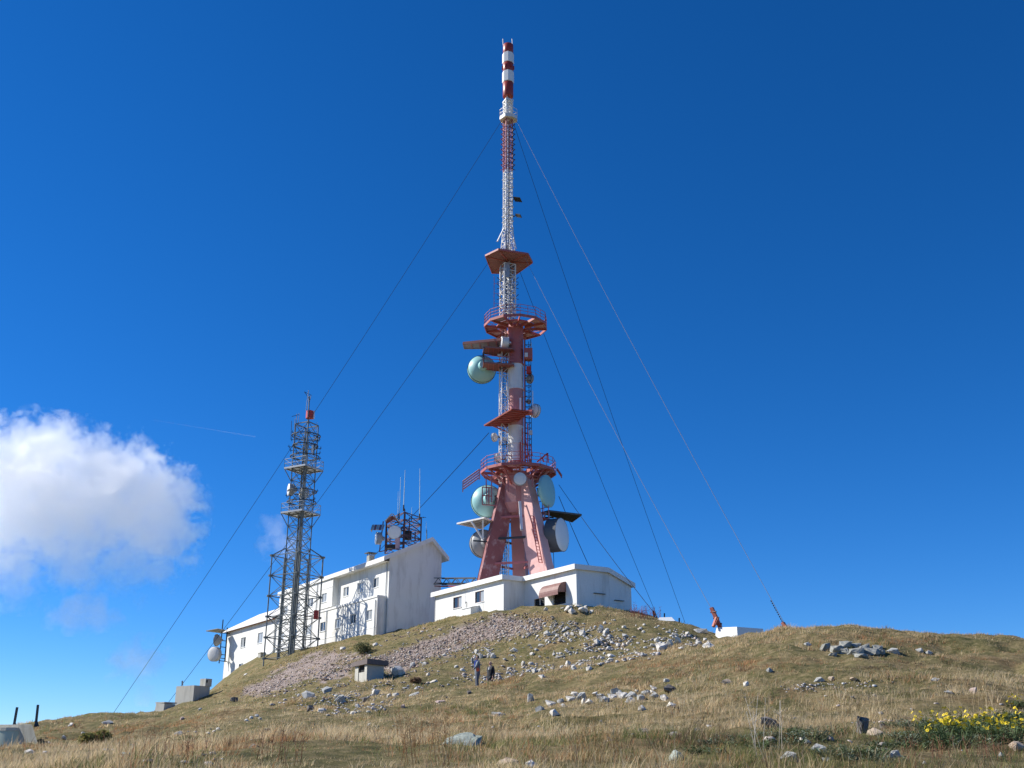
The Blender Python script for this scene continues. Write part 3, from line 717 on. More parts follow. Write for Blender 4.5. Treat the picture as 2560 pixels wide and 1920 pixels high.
# dipole arms on the red length
nrow = 9
for k in range(nrow):
    z = tz(278) + (tz(366) - tz(278)) * k / (nrow - 1)
    for sx in (-1, 1):
        x0 = MX + sx * 0.45
        d = MB().bar((x0, MY - 0.2, z), (x0 + sx * 0.42, MY - 0.45, z + 0.34), 0.07).bar((x0, MY - 0.2, z - 0.1), (x0 + sx * 0.42, MY - 0.45, z - 0.42), 0.07)
        d.bar((x0, MY - 0.2, z - 0.05), (x0 - sx * 0.35, MY - 0.5, z - 0.05), 0.05)
        d.build('dipole_arm', 'rail_red' if sx < 0 else 'dark_steel', tower)
# --- top platform, head frame and striped drum
zp = tz(256)
pl = MB().prism([Vector((MX, MY, zp)) + dirv(a) * r for a, r in ((190, 1.05), (250, 1.05), (300, 1.0), (345, 1.15), (20, 1.2), (90, 1.0), (150, 1.0))], UP * 0.12).build('top_platform', 'white_steel', tower)
ring = [(190, 1.05), (250, 1.05), (300, 1.0), (345, 1.15), (20, 1.2), (90, 1.0), (150, 1.0)]
rp = [Vector((MX, MY, zp)) + dirv(a) * r for a, r in ring]
MB().prism([p for p in rp], UP * -0.34).build('platform_skirt', 'white_steel', tower)
for a, b in zip(rp, rp[1:] + rp[:1]):
    MB().bar(a, a + UP * 1.05, 0.05).build('railing_post', 'white_steel', pl)
    for h in (0.55, 1.05): MB().bar(a + UP * h, b + UP * h, 0.04).build('railing_bar', 'white_steel', pl)
zq = tz(222)
lattice(tower, MX, MY, 0.42, zp + 0.1, zq, 0.8, 0.15, 0.08, 'white_steel', 25, xbrace=True)
MB().box((MX, MY, zq + 0.12), (1.05, 1.05, 0.22), Matrix.Rotation(math.radians(25), 3, 'Z')).build('head_frame', 'white_steel', tower)
MB().lathe((MX, MY, zq), UP, [(0, 0.16), (tz(204) - zq, 0.16)], 10).build('mast_pipe', 'galvanised', tower, True)
MB().bar((MX - 0.15, MY - 0.3, zq), (MX - 0.1, MY - 0.25, tz(206)), 0.12).build('mast_stay', 'white_steel', tower)
drum = tower
for v0, v1, m, r, n in ((211, 181, 'drum_red', 0.66, 24), (181, 158, 'drum_white', 0.74, 8), (158, 139.5, 'drum_red', 0.67, 24), (139.5, 118.5, 'drum_white', 0.74, 8), (118.5, 99, 'drum_red', 0.66, 24)):
    z0, z1 = tz(v0), tz(v1); MB().lathe((MX, MY, z0), UP, [(0.0, r - 0.04), (0.05, r), (z1 - z0 - 0.053, r), (z1 - z0 - 0.003, r - 0.04)], n).build('drum_band', m, tower, n > 8)
for k in range(6):
    MB().box((MX + 0.71 * math.cos(k * 1.05), MY + 0.71 * math.sin(k * 1.05), tz(148)), (0.16, 0.16, 0.5), Matrix.Rotation(k * 1.05, 3, 'Z')).build('drum_lug', 'drum_red', tower)
for dx in (-0.62, 0.55):
    MB().bar((MX + dx, MY - 0.1, tz(100)), (MX + dx - 0.06, MY - 0.1, tz(86)), 0.09, n=6).build('lightning_rod', 'white_steel', tower)
# --- hexagonal deck (seen from below), boards on radial joists
zh = tz(566)
HEX = [(-2.75, -1.5), (-1.2, -3.1), (2.2, -1.95), (2.75, 0.2), (0.9, 3.2), (-2.05, 3.0)]
HC = Vector((MX + 0.15, MY, zh))
hx = [HC + Vector((x, y, 0)) for x, y in HEX]
deck = MB().prism(hx, UP * 0.06).build('hexagonal_deck', 'board_brown', tower)
for a, b in zip(hx, hx[1:] + hx[:1]):
    MB().bar(a + UP * 0.02, b + UP * 0.02, 0.10, 0.22).build('rim_beam', 'tower_red', deck)
    MB().bar(a - UP * 0.06, HC - UP * 0.06, 0.10, 0.14).build('joist', 'tower_red', deck)
def in_poly(p, poly):
    c = False; n = len(poly)
    for i in range(n):
        a, b = poly[i], poly[(i + 1) % n]
        if (a.y > p.y) != (b.y > p.y) and p.x < (b.x - a.x) * (p.y - a.y) / (b.y - a.y) + a.x: c = not c
    return c
def boards(poly, z, direction, width, m, parent, th=0.04, gap=0.02, name='plank'):
    """planks cut to a convex outline"""
    d = Vector(direction).normalized(); s = UP.cross(d)
    lo = min(p.dot(s) for p in poly); hi = max(p.dot(s) for p in poly); k = lo
    while k < hi - 1e-3:
        a, b = k + gap / 2, min(k + width - gap / 2, hi - 1e-3); cut = []
        for w in (a, b):
            xs = []
            for i in range(len(poly)):
                p, q = poly[i], poly[(i + 1) % len(poly)]; u, v = p.dot(s) - w, q.dot(s) - w
                if (u < 0) != (v < 0): xs.append((p + (q - p) * (u / (u - v))).dot(d))
            cut.append((min(xs), max(xs)) if len(xs) >= 2 else None)
        if cut[0] and cut[1] and cut[0][1] - cut[0][0] > 0.05:
            q = [d * cut[0][0] + s * a, d * cut[0][1] + s * a, d * cut[1][1] + s * b, d * cut[1][0] + s * b]
            MB().hexa([Vector((p.x, p.y, z)) for p in q], [Vector((p.x, p.y, z + th)) for p in q]).build(name, m, parent)
        k += width
boards(hx, zh - 0.045, dirv(20), 0.42, 'board_brown', deck)
# --- round decks
def round_deck(cx, cy, z, R, n, m_rim, name, panels, posts=2, inner=1.0, rail=1.1, rim_h=0.42, rot=0.0):
    O = Vector((cx, cy, z)); ring_ = [O + dirv(rot + 360 * k / n) * R for k in range(n)]; inn = [O + dirv(rot + 360 * k / n) * inner for k in range(n)]
    d = MB()
    for k in range(n):
        d.bar(ring_[k] + UP * 0, ring_[(k + 1) % n] + UP * 0, 0.10, rim_h)
    root = d.build(name, m_rim, tower)
    for k in range(n):
        MB().hexa([inn[k] - UP * .34 + dirv(rot + 360 * k / n + 90) * .07, ring_[k] - UP * .16 + dirv(rot + 360 * k / n + 90) * .05, ring_[k] - UP * .16 - dirv(rot + 360 * k / n + 90) * .05, inn[k] - UP * .34 - dirv(rot + 360 * k / n + 90) * .07],
                  [inn[k] + UP * .06 + dirv(rot + 360 * k / n + 90) * .07, ring_[k] + UP * .06 + dirv(rot + 360 * k / n + 90) * .05, ring_[k] + UP * .06 - dirv(rot + 360 * k / n + 90) * .05, inn[k] + UP * .06 - dirv(rot + 360 * k / n + 90) * .07]).build('radial_beam', m_rim, root)
        a = rot + 360 * (k + 0.02) / n; b = rot + 360 * (k + 0.98) / n
        MB().bar(O + dirv(a) * R * 0.62 - UP * 0.05, O + dirv(b) * R * 0.62 - UP * 0.05, 0.07, 0.12).build('ring_beam', m_rim, root)
        for (r0, r1, zone) in ((inner + 0.05, R * 0.61, 0), (R * 0.63, R - 0.06, 1)):
            mm = panels[(k * 2 + zone) % len(panels)]
            if mm is None: continue
            q = [O + dirv(a) * r0, O + dirv(a) * r1, O + dirv(b) * r1, O + dirv(b) * r0]
            MB().prism([p + UP * 0.07 for p in q], UP * 0.03).build('deck_panel', mm, root)
    for k in range(n):
        A, B = ring_[k] + UP * rim_h / 2, ring_[(k + 1) % n] + UP * rim_h / 2
        for j in range(posts): MB().bar(A.lerp(B, j / posts), A.lerp(B, j / posts) + UP * rail, 0.055).build('railing_post', 'rail_red', root)
        for h in (0.38, 0.74, rail): MB().bar(A + UP * h, B + UP * h, 0.045).build('railing_bar', 'rail_red', root)
    return root
upper = round_deck(COLX, TD, tz(707), 3.6, 12, 'tower_red', 'upper_round_deck', ['deck_panel', None, 'board_brown', 'deck_panel', None, 'deck_panel', 'sky_violet', 'deck_panel', None], 2, 1.1, 1.15, 0.30, 8)
ZL = tz(1022)
lower = round_deck(tx(1120, 1022), TD, ZL, 4.1, 12, 'tower_red', 'lower_round_deck', ['deck_panel', 'board_brown', 'deck_panel', 'deck_panel', None, 'board_brown', None], 2, 1.5, 1.15, 0.30, 4)
LO = Vector((tx(1120, 1022), TD, ZL))
for k in range(12):                                          # drop brackets and second ring under the lower deck
    a = 4 + 30 * k
    MB().bar(LO + dirv(a) * 3.6 - UP * 0.2, LO + dirv(a) * 1.7 - UP * 1.6, 0.12, 0.16).build('bracket', 'faded_red' if k % 2 else 'tower_red', lower)
    MB().bar(LO + dirv(a) * 2.75 - UP * 0.85, LO + dirv(a + 30) * 2.75 - UP * 0.85, 0.09).build('bracket_ring', 'tower_red', lower)
# slatted wing frames reaching out left and right of the lower deck
def wing_frame(a, b, drop, n, m):
    a, b = Vector(a), Vector(b)
    w = MB().bar(a, b, 0.10, 0.16).build('side_frame', m, lower)
    for k in range(1, n): MB().bar(a - UP * drop * k / n, b - UP * drop * k / n, 0.08, 0.14).build('slat', m, w)
    MB().bar(b, b - UP * drop, 0.10).build('frame_post', m, w); MB().bar(a, a - UP * drop, 0.10).build('frame_post', m, w)
wing_frame(PD(1036, 1014, TD - 2.2), PD(1000, 1040, TD - 3.4), 1.15, 4, 'faded_red')
wing_frame(PD(1203, 1012, TD - 1.0), PD(1213, 1027, TD - 1.2), 0.3, 2, 'tower_red')
# triangular davit on the lower deck
p0, p1, p2 = PD(1160, 998, TD - 2.6), PD(1184, 998, TD - 2.6), PD(1183, 979, TD - 2.6)
for a, b in ((p0, p2), (p1, p2), (p0.lerp(p2, .5), p0.lerp(p1, .6))): MB().bar(a, b, 0.14).build('davit', 'bright_red', lower)
# red pipes and struts between the lower deck and the slanting canopy
for (u0, v0, u1, v1, w) in ((1124, 1000, 1124, 955, 0.13), (1130, 1002, 1128, 925, 0.11), (1135, 1000, 1135, 965, 0.12), (1146, 1000, 1133, 940, 0.10), (1150, 985, 1146, 960, 0.10), (1140, 1000, 1140, 915, 0.12)):
    MB().bar(PD(u0, v0, TD - 1.1), PD(u1, v1, TD - 1.0), w).build('riser_pipe', 'bright_red', tower)
# --- caged ladder up the right side of the column
lx = tx(1141, 850)
for s_ in (-0.32, 0.32): MB().bar((lx + s_, TD - 0.3, tz(1010)), (lx + s_, TD - 0.3, tz(735)), 0.07).build('ladder_rail', 'dark_steel', tower)
MB().bar((lx + 0.1, TD + 0.4, tz(1010)), (lx + 0.1, TD + 0.4, tz(735)), 0.07).build('ladder_rail', 'dark_steel', tower)
rg = MB(); z = tz(1008)
while z < tz(738):
    rg.bar((lx - 0.32, TD - 0.3, z), (lx + 0.32, TD - 0.3, z), 0.05)
    rg.bar((lx + 0.32, TD - 0.3, z), (lx + 0.1, TD + 0.4, z), 0.04); rg.bar((lx - 0.32, TD - 0.3, z), (lx + 0.1, TD + 0.4, z), 0.04); z += 0.62
rg.build('ladder_cage', 'dark_steel', tower)['kind'] = 'stuff'
MB().bar((lx - 0.42, TD - 0.5, tz(1010)), (lx - 0.42, TD - 0.5, tz(735)), 0.12).build('riser_pipe', 'tower_red', tower)
MB().box((lx, TD - 0.3, tz(768)), (1.0, 0.9, 1.3)).build('cage_box', 'tower_red', tower)
MB().box((lx + .05, TD - 0.3, tz(802)), (0.5, 0.6, 0.8)).build('cable_box', 'bright_red', tower)
# red ladder and landing on the pink leg
sl = dirv(320)
def leg_pt(ang, v, out=0.0, side=0.0):
    z = tz(v); zb = TB - 1.5; f = (z - zb) / (z_top - zb); return T(0, 0, z) + dirv(ang) * (6.2 * (1 - f) + 1.1 * f + out) + dirv(ang + 90) * side
for s_ in (-0.62, -1.05):
    MB().bar(leg_pt(308, 1232, 1.1, s_), leg_pt(308, 1130, 1.25, s_), 0.08).build('ladder_rail', 'bright_red', tower)
rg = MB()
for k in range(16):
    f = k / 15; a = leg_pt(308, 1232, 1.1, -0.62).lerp(leg_pt(308, 1130, 1.25, -0.62), f); b = leg_pt(308, 1232, 1.1, -1.05).lerp(leg_pt(308, 1130, 1.25, -1.05), f); rg.bar(a, b, 0.05)
rg.build('ladder_rungs', 'bright_red', tower)['kind'] = 'stuff'
for s_ in (0, 1):
    MB().bar((tx(1186 + 10 * s_, 1230), TD - 1.0, tz(1232)), (tx(1186 + 7 * s_, 1150), TD - 1.0, tz(1150)), 0.06).build('ladder_rail', 'dark_steel', tower)
ld = MB().hexa(*[[leg_pt(308, 1133, q, sd_) + UP * h for q, sd_ in ((-1.5, 0.6), (1.4, 0.6), (1.4, 1.3), (-1.5, 1.3))] for h in (0, 0.12)]).build('leg_landing', 'bright_red', tower)
for q in (-1.5, -0.6, 0.4, 1.4):
    MB().bar(leg_pt(308, 1133, q, 1.25), leg_pt(308, 1133, q, 1.25) + UP * 2.2, 0.09).build('landing_post', 'rail_red', ld)
    MB().bar(leg_pt(308, 1133, q, 0.62) + UP * 0.1, leg_pt(308, 1133, q, 0.62) + UP * 3.2, 0.07).build('landing_post', 'rail_red', ld)
for h in (0.7, 1.4, 2.2): MB().bar(leg_pt(308, 1133, -1.5, 1.25) + UP * h, leg_pt(308, 1133, 1.4, 1.25) + UP * h, 0.06).build('landing_rail', 'rail_red', ld)
# --- canopies and side decks on the column
def slab(name, pts, th, m, parent, joists=0, plank_m=None):
    """roof slab through given corner points (convex, any tilt) with boards under it"""
    pts = [Vector(p) for p in pts]; nrm = (pts[1] - pts[0]).cross(pts[2] - pts[0]).normalized()
    if nrm.z < 0: nrm = -nrm
    o = MB().prism(pts, nrm * th).build(name, m, parent)
    for i in range(len(pts)): MB().bar(pts[i], pts[(i + 1) % len(pts)], 0.08, 0.16).build('edge_beam', m, o)
    for k in range(1, joists + 1):
        f = k / (joists + 1); MB().bar(pts[0].lerp(pts[1], f) - nrm * .05, pts[3].lerp(pts[2], f) - nrm * .05, 0.07, 0.1).build('joist', plank_m or m, o)
    return o
def lvl(u, v, D): return PD(u, v, D)
def level_pts(z, uv):
    """points of a level plane seen through given picture points"""
    out = []
    for u, v in uv:
        r = ray(u * K, v * K); s = (z - CAM_Z) / r.z; out.append(Vector((r.x * s, r.y * s, z)))
    return out
can = slab('slanting_canopy', [PD(1046, 919, TD - 1.2), PD(1105, 884, TD - 4.0), PD(1143, 889, TD - 3.2), PD(1104, 921, TD + 0.6)], 0.08, 'board_red', tower, 8, 'tower_red')
MB().bar(PD(1060, 918, TD - 1.0), PD(1098, 934, TD - 0.4), 0.12).build('canopy_strut', 'tower_red', can)
MB().bar(PD(1104, 921, TD), PD(1112, 940, TD - .6), 0.12).build('canopy_strut', 'tower_red', can)
MB().lathe(PD(1145, 891, TD - 2.4), (1, -.3, 0), [(-.6, .3), (.3, .3)], 12).build('canopy_drum', 'tower_red', can)
vis = slab('dish_visor', [PD(1000, 742, TD + 0.5), PD(1090, 733, TD - 1.4), PD(1092, 752, TD + 0.4), PD(1003, 753, TD + 1.6)], 0.07, 'sky_violet', tower, 4, 'rail_red')
MB().bar(PD(1000, 741.5, TD + 0.4), PD(1090, 732, TD - 1.5), 0.12, 0.3).build('visor_beam', 'board_brown', vis)
# box deck in front of the big teal dish
zb_, zt_ = tz(797), tz(764)
bd = level_pts(zb_, ((1043, 796), (1110, 806), (1110, 787), (1045, 783)))
box_deck = slab('side_deck', bd, 0.08, 'board_brown', tower, 5, 'rail_red')
tp = [p + UP * (zt_ - zb_) for p in bd]
slab('side_deck_roof', tp, 0.07, 'board_brown', tower, 5, 'rail_red')
for p in (bd[0], bd[3]): MB().bar(p, p + UP * (zt_ - zb_), 0.12).build('deck_post', 'dark_steel', box_deck)
for a, b in ((0, 1), (3, 2), (0, 3)):
    for h in (0.45, 0.85): MB().bar(bd[a] + UP * h, bd[b] + UP * h, 0.06).build('deck_rail', 'rail_red', box_deck)
for k in range(6): MB().bar(bd[0].lerp(bd[1], k / 6), bd[0].lerp(bd[1], k / 6) + UP * 0.85, 0.06).build('deck_rail_post', 'faded_red', box_deck)
# white canopy roofs beside the lower dishes
lc = slab('left_canopy', level_pts(tz(1128), ((987, 1131), (1047, 1118), (1062, 1125), (1040, 1142))), 0.06, 'white_steel', tower, 6, 'galvanised')
for (u, v, u2, v2) in ((1018, 1126, 1043, 1165), (1043, 1120, 1043, 1166)): MB().bar(PD(u, v, TD - 1.5), PD(u2, v2, TD - 1.2), 0.16).build('canopy_strut', 'white_steel', lc)
MB().bar(PD(1022, 1168, TD - 1.0), PD(1052, 1170, TD - 1.0), 0.14).build('mount_beam', 'dark_steel', lc)
rc = slab('right_canopy', level_pts(tz(1112), ((1169, 1108), (1186, 1103.5), (1256, 1112), (1236, 1127))), 0.10, 'dish_dark', tower, 5, 'dark_steel')
for (u, v, u2, v2) in ((1186, 1106, 1186, 1165), (1180, 1106, 1168, 1140)): MB().bar(PD(u, v, TD - 1.5), PD(u2, v2, TD - 1.5), 0.14).build('canopy_strut', 'galvanised', rc)
for v in (1118, 1140, 1158): MB().bar(PD(1160, v, TD - .8), PD(1196, v, TD - 1.3), 0.14).build('mount_beam', 'dark_steel', rc)
# mount frame of the lower teal dish
mf = MB().bar(PD(1056, 1053, TD - 2), PD(1056, 1090, TD - 2), 0.12).build('dish_frame', 'tower_red', tower)
for (a, b) in (((1042, 1052), (1062, 1054)), ((1042, 1090), (1075, 1092)), ((1042, 1052), (1042, 1090)), ((1050, 1030), (1052, 1090)), ((1062, 1030), (1062, 1085)), ((1042, 1070), (1062, 1072))):
    MB().bar(PD(*a, TD - 2), PD(*b, TD - 2), 0.11).build('frame_bar', 'rail_red', mf)

# ------------------------------------------------------------------ dishes and panels hung on the tower
def dish(c, axis, R, depth, label, back='dish_white', face='dish_white', hub=0.35, mount_to=None, rim='dark_steel', bowl=0.45, face_in=0.02, mount_m='dark_steel'):
    """shrouded microwave dish: c = centre of the front face, axis = where it looks"""
    c, axis = Vector(c), Vector(axis).normalized()
    o = thing('dish_antenna', c - axis * depth, label, 'dish', 'microwave dishes')
    prof = [(-depth - bowl * R, hub * R), (-depth - bowl * R * 0.80, R * 0.62), (-depth - bowl * R * 0.45, R * 0.86), (-depth, R), (0, R)]
    MB().lathe(c, axis, prof, 32).build('shroud', back, o, True)
    MB().lathe(c, axis, [(face_in, R * 0.985), (face_in + 0.05 * R, R * 0.9), (face_in + 0.09 * R, R * 0.4), (face_in + 0.1 * R, 0.02)], 32).build('radome', face, o, True)
    for dd in (-depth, -0.0):
        MB().lathe(c, axis, [(dd - 0.03, R + 0.002), (dd - 0.03, R + 0.03), (dd + 0.02, R + 0.03), (dd + 0.02, R + 0.002)], 32).build('rim', rim, o, True)
    MB().lathe(c, axis, [(-depth - bowl * R - 0.35 * R, hub * R * 0.7), (-depth - bowl * R + 0.02, hub * R * 0.9)], 16).build('hub', back, o, True)
    if mount_to is not None: MB().bar(c - axis * (depth + bowl * R + 0.2 * R), mount_to, 0.11).build('mount_arm', mount_m, o)
    return o
VW = Vector((0, 1, 0))
dish(PD(1040, 800, TD + 1.6), (-0.16, 1, 0.02), 1.62, 0.5, 'big pale teal dish seen from behind, high up left of the column', 'dish_teal', 'dish_teal', 0.42, PD(1085, 782, TD), bowl=0.62)
dish(PD(1052, 1085, TD + 1.6), (-0.16, 1, 0.02), 1.78, 0.55, 'big pale teal dish seen from behind, below the lower deck left of the legs', 'dish_teal', 'dish_teal', 0.42, PD(1075, 1070, TD), bowl=0.62)
dish(PD(1043, 1176, TD + 1.2), (-0.35, 1, 0), 1.5, 0.45, 'dark grey dish half behind the worn leg under the white canopy', 'dish_grey', 'dish_dark', 0.5, PD(1062, 1168, TD), bowl=0.5)
dish(PD(1184, 1061, TD - 2.2), (1, -0.52, 0.02), 1.72, 0.28, 'large flat teal dish facing right, below the lower deck', 'dish_teal', 'dish_teal', 0.4, PD(1160, 1055, TD), bowl=0.12, rim='dish_teal')
dish(PD(1214, 1155, TD - 2.4), (1, -0.50, 0.0), 1.75, 1.25, 'large pale grey drum dish under the dark canopy right of the legs', 'dish_dark', 'drum_white', 0.5, PD(1165, 1140, TD), bowl=0.25, rim='dish_dark')  # white drum; its shaded side is put into the dark shroud colour
dish(PD(1123.5, 1034, TD - 3.6), (0.05, -1, -0.05), 0.66, 0.45, 'small round white dish facing the camera under the lower deck', 'dish_grey', 'dish_white', 0.4, PD(1123, 1034, TD - 1), rim='dish_grey')
dish(PD(1083, 740, TD - 1.0), (-1, -0.22, 0), 0.68, 0.75, 'white drum dish facing left just under the upper round deck', 'dish_white', 'drum_white', 0.4, PD(1103, 742, TD), bowl=0.15, rim='dish_grey')
dish(PD(1147, 819, TD + 0.4), (0.75, 0.5, 0), 0.52, 0.25, 'small weathered dish right of the column beside the white length', 'dish_grey', 'dish_grey', 0.4, PD(1138, 818, TD), rim='dish_grey')
dish(PD(1158, 888, TD + 0.5), (0.7, 0.6, 0), 0.76, 0.3, 'white dish right of the column level with the slanting red canopy', 'dish_white', 'dish_white', 0.4, PD(1140, 886, TD), rim='dish_grey')
dish(PD(1066, 945, TD + 0.3), (-0.85, 0.5, 0), 0.47, 0.22, 'small white dish left of the column below the slanting red canopy', 'dish_white', 'dish_white', 0.4, PD(1082, 945, TD), rim='dish_grey')
dish(PD(1073, 990, TD + 0.3), (-0.9, 0.4, 0), 0.5, 0.2, 'small white dish just above the lower round deck railing', 'dish_white', 'dish_white', 0.4, PD(1085, 990, TD), rim='dish_grey')
dish(PD(1143, 868, TD + 0.3), (0.5, 0.8, 0), 0.25, 0.2, 'tiny grey dish clamped to the caged ladder', 'dish_grey', 'dish_grey', 0.4, PD(1139, 868, TD), rim='dish_grey')
def panel_antenna(a, b, w, d, label, m='drum_white', mount=None, rotz=0.0):
    a, b = Vector(a), Vector(b); o = thing('panel_antenna', a, label, 'antenna', 'panel antennas on the tower')
    MB().bar(a, b, w, d).build('body', m, o)
    f = (b - a).normalized()
    for p in (a + f * 0.12, b - f * 0.12): MB().bar(p, p + Vector((0.0, 0.35, 0)), 0.07).build('bracket', 'dark_steel', o)
    MB().bar(a - f * 0.08, a, w * 1.05, d * 1.05).build('end_cap', 'dish_grey', o)
    return o
panel_antenna(PD(1127, 1144, TD - 3.2), PD(1123, 1083, TD - 2.0), 0.27, 0.16, 'tall slim white panel standing in front of the pink legs')
panel_antenna(PD(1124, 889, TD - 1.3), PD(1124, 860, TD - 1.3), 0.27, 0.2, 'white panel in front of the red column length above the slanting canopy')
panel_antenna(PD(1100, 862, TD - 1.0), PD(1094, 826, TD - 1.3), 0.2, 0.12, 'thin leaning white tube left of the white column length')
def grid_antenna(u, v, w, h, label, face):
    c = PD(u, v, TD - 0.6); o = thing('grid_antenna', c, label, 'antenna')
    ex = Vector((1, -0.35, -0.32)).normalized(); ey = Vector((0.25, 1.0, 0.0)).normalized()
    for k in range(5): MB().bar(c + ex * (-w / 2) + ey * (-h / 2 + h * k / 4), c + ex * (w / 2) + ey * (-h / 2 + h * k / 4), 0.05).build('grid_bar', face, o)
    for sgn in (-1, 1): MB().bar(c + ex * (sgn * w / 2) - ey * h / 2, c + ex * (sgn * w / 2) + ey * h / 2, 0.07).build('frame_bar', 'dark_steel', o)
    MB().bar(c - ex * w / 2, Vector((MX + .3, MY, c.z)), 0.08).build('mount_arm', 'dark_steel', o)
    MB().box(c + UP * 0.05, (w * .96, h * .96, 0.03), Matrix((ex, ey, ex.cross(ey))).transposed()).build('reflector', face, o)
# small clutter on the middle of the tower: clamps, junction boxes, stub antennas
qc = random.Random(77)
for k in range(26):
    v = qc.uniform(745, 1000); x_ = qc.choice((1078, 1083, 1092, 1099, 1138, 1144, 1149)) + qc.uniform(-3, 3); c_ = PD(x_, v, TD - qc.uniform(-.5, .9))
    if k % 3 == 0: MB().box(c_, (qc.uniform(.2, .4), .25, qc.uniform(.25, .5))).build('junction_box', qc.choice(('dish_grey', 'rail_red', 'white_steel')), tower)
    elif k % 3 == 1: MB().bar(c_, c_ + Vector((qc.choice((-1, 1)) * .6, -.3, qc.uniform(-.2, .3))), .07).bar(c_ - UP * .3, c_ + UP * .35, .06).build('stub_antenna', 'dark_steel', tower)
    else: MB().bar(c_, c_ + UP * qc.uniform(.7, 1.5), .10, n=6).build('rod_antenna', 'white_steel', tower)
for k in range(10):
    a = qc.uniform(0, 360); q_ = T(0, 0, tz(qc.uniform(735, 1000))) + dirv(a) * .9; MB().bar(q_, q_ + dirv(a + qc.uniform(-30, 30)) * .5 + UP * qc.uniform(-.2, .2), .08).build('clamp', 'rail_red', tower)
for k in range(14):
    a = -170 + 25 * k; MB().bar(LO + dirv(a) * 3.9 - UP * .2, LO + dirv(a + 9) * 2.2 - UP * 1.25, .07).build('tie_bar', 'rail_red', lower)
for u, v0, v1 in ((1050, 1030, 1052), (1062, 1028, 1066), (1098, 1036, 1062), (1150, 1034, 1052)):
    MB().bar(PD(u, v0, TD - 3), PD(u, v1, TD - 3), .09).build('hanger', 'rail_red', lower)
grid_antenna(1118, 431, 0.85, 1.1, 'dark square grid antenna on the right of the white mast', 'dark_steel')
grid_antenna(1120, 466, 0.6, 0.8, 'small pale angled antenna below the dark grid antenna on the mast', 'dish_grey')
# ------------------------------------------------------------------ green lattice tower in front of the station
GD = 124.0
def c7(x, y): return 620 + 0.21702 * x, 960 + 0.21702 * y
GB = PN(*c8(787, 1195), GD); GX0, GY0 = GB.x, GB.y
va = math.degrees(math.atan2(-GY0, -GX0))                    # bearing from the tower back to the camera
gt = thing('lattice_tower', (GX0, GY0, gz(GX0, GY0)), 'dark green steel lattice tower with two square platforms in front of the station', 'tower')
def gzv(u, v): return PN(u, v, GD).z
zW0, zW1 = gz(GX0, GY0) - 0.8, gzv(*c8(845, 385))
H2 = 3.0                                                     # half diagonal of the wide base cage
wide = [dirv(va + 2 + 90 * k) * H2 for k in range(4)]
def GP(k, z, r=wide): return Vector((GX0, GY0, z)) + r[k % 4]
nbay = 5; hb = (zW1 - zW0 - 0.3) / nbay
for k in range(4):
    tang = dirv(va + 92 + 90 * k)
    for s_ in (-0.2, 0.2):
        MB().bar(GP(k, zW0 - 6.0) + tang * s_, GP(k, zW1) + tang * s_, 0.15 if k else 0.2, n=6).build('corner_leg', 'green_steel', gt)
    for i in range(nbay + 1):
        z = zW0 + 0.3 + i * hb
        MB().bar(GP(k, z), GP(k + 1, z), 0.09).build('cage_ring_bar', 'green_steel', gt)
        MB().lathe(GP(k, z), UP, [(-0.1, 0.26), (0.1, 0.26)], 8).build('leg_collar', 'green_steel', gt)
        if i < nbay:
            MB().bar(GP(k, z), GP(k + 1, z + hb), 0.055).build('brace', 'green_steel', gt)
            MB().bar(GP(k + 1, z), GP(k, z + hb), 0.055).build('brace', 'green_steel', gt)
for k in range(4):
    md = (wide[k] + wide[(k + 1) % 4]) / 2
    for f_ in (.86, 1.0): MB().bar(Vector((GX0, GY0, zW0 - 5)) + md * f_, Vector((GX0, GY0, zW1)) + md * f_, .11, n=6).build('face_post', 'green_steel', gt)
for k in range(4): MB().bar(GP(k, zW1), Vector((GX0, GY0, zW1 + 1.0)) + wide[k] * 0.45, 0.12).build('cage_strut', 'green_steel', gt)
zN1 = gzv(*c7(680, 470))
H3 = 1.42
nar = [dirv(va + 6 + 90 * k) * H3 for k in range(4)]
for k in range(4):
    MB().bar(GP(k, zW0 - 2, nar), GP(k, zN1, nar), 0.17 if k == 0 else 0.14, n=6).build('mast_leg', 'green_steel', gt)
nb2 = 20; h2 = (zN1 - zW0) / nb2
for k in range(4):
    for i in range(nb2):
        z = zW0 + i * h2
        MB().bar(GP(k, z + h2, nar), GP(k + 1, z + h2, nar), 0.07).build('mast_ring_bar', 'green_steel', gt)
        a, b = (k, k + 1) if i % 2 else (k + 1, k)
        MB().bar(GP(a, z, nar), GP(b, z + h2, nar), 0.055).build('brace', 'green_steel', gt)
        if z > zW1 - 1: MB().bar(GP(b, z, nar), GP(a, z + h2, nar), 0.05).build('brace', 'green_steel', gt)
for dx, dy in ((0.0, 0.0), (0.3, 0.2), (-0.3, 0.25), (0.15, -0.35)):
    MB().bar((GX0 + dx, GY0 + dy, zW0), (GX0 + dx, GY0 + dy, zN1 - 2), 0.10, n=6).build('feeder_cable', 'green_steel', gt)
# heavy cable ladder on the near corner
e1 = dirv(va + 6) * (H3 + 0.16)
for s_ in (-0.17, 0.17):
    q = dirv(va + 96) * s_; MB().bar(Vector((GX0, GY0, zW0)) + e1 + q, Vector((GX0, GY0, zN1 - 1)) + e1 + q, 0.06).build('cable_ladder_rail', 'green_steel', gt)
for s_ in (-0.06, 0.07):
    q = dirv(va + 96) * s_; MB().bar(Vector((GX0, GY0, zW0)) + e1 + q, Vector((GX0, GY0, zN1 - 3)) + e1 + q, 0.07, n=6).build('feeder_cable', 'green_steel', gt)
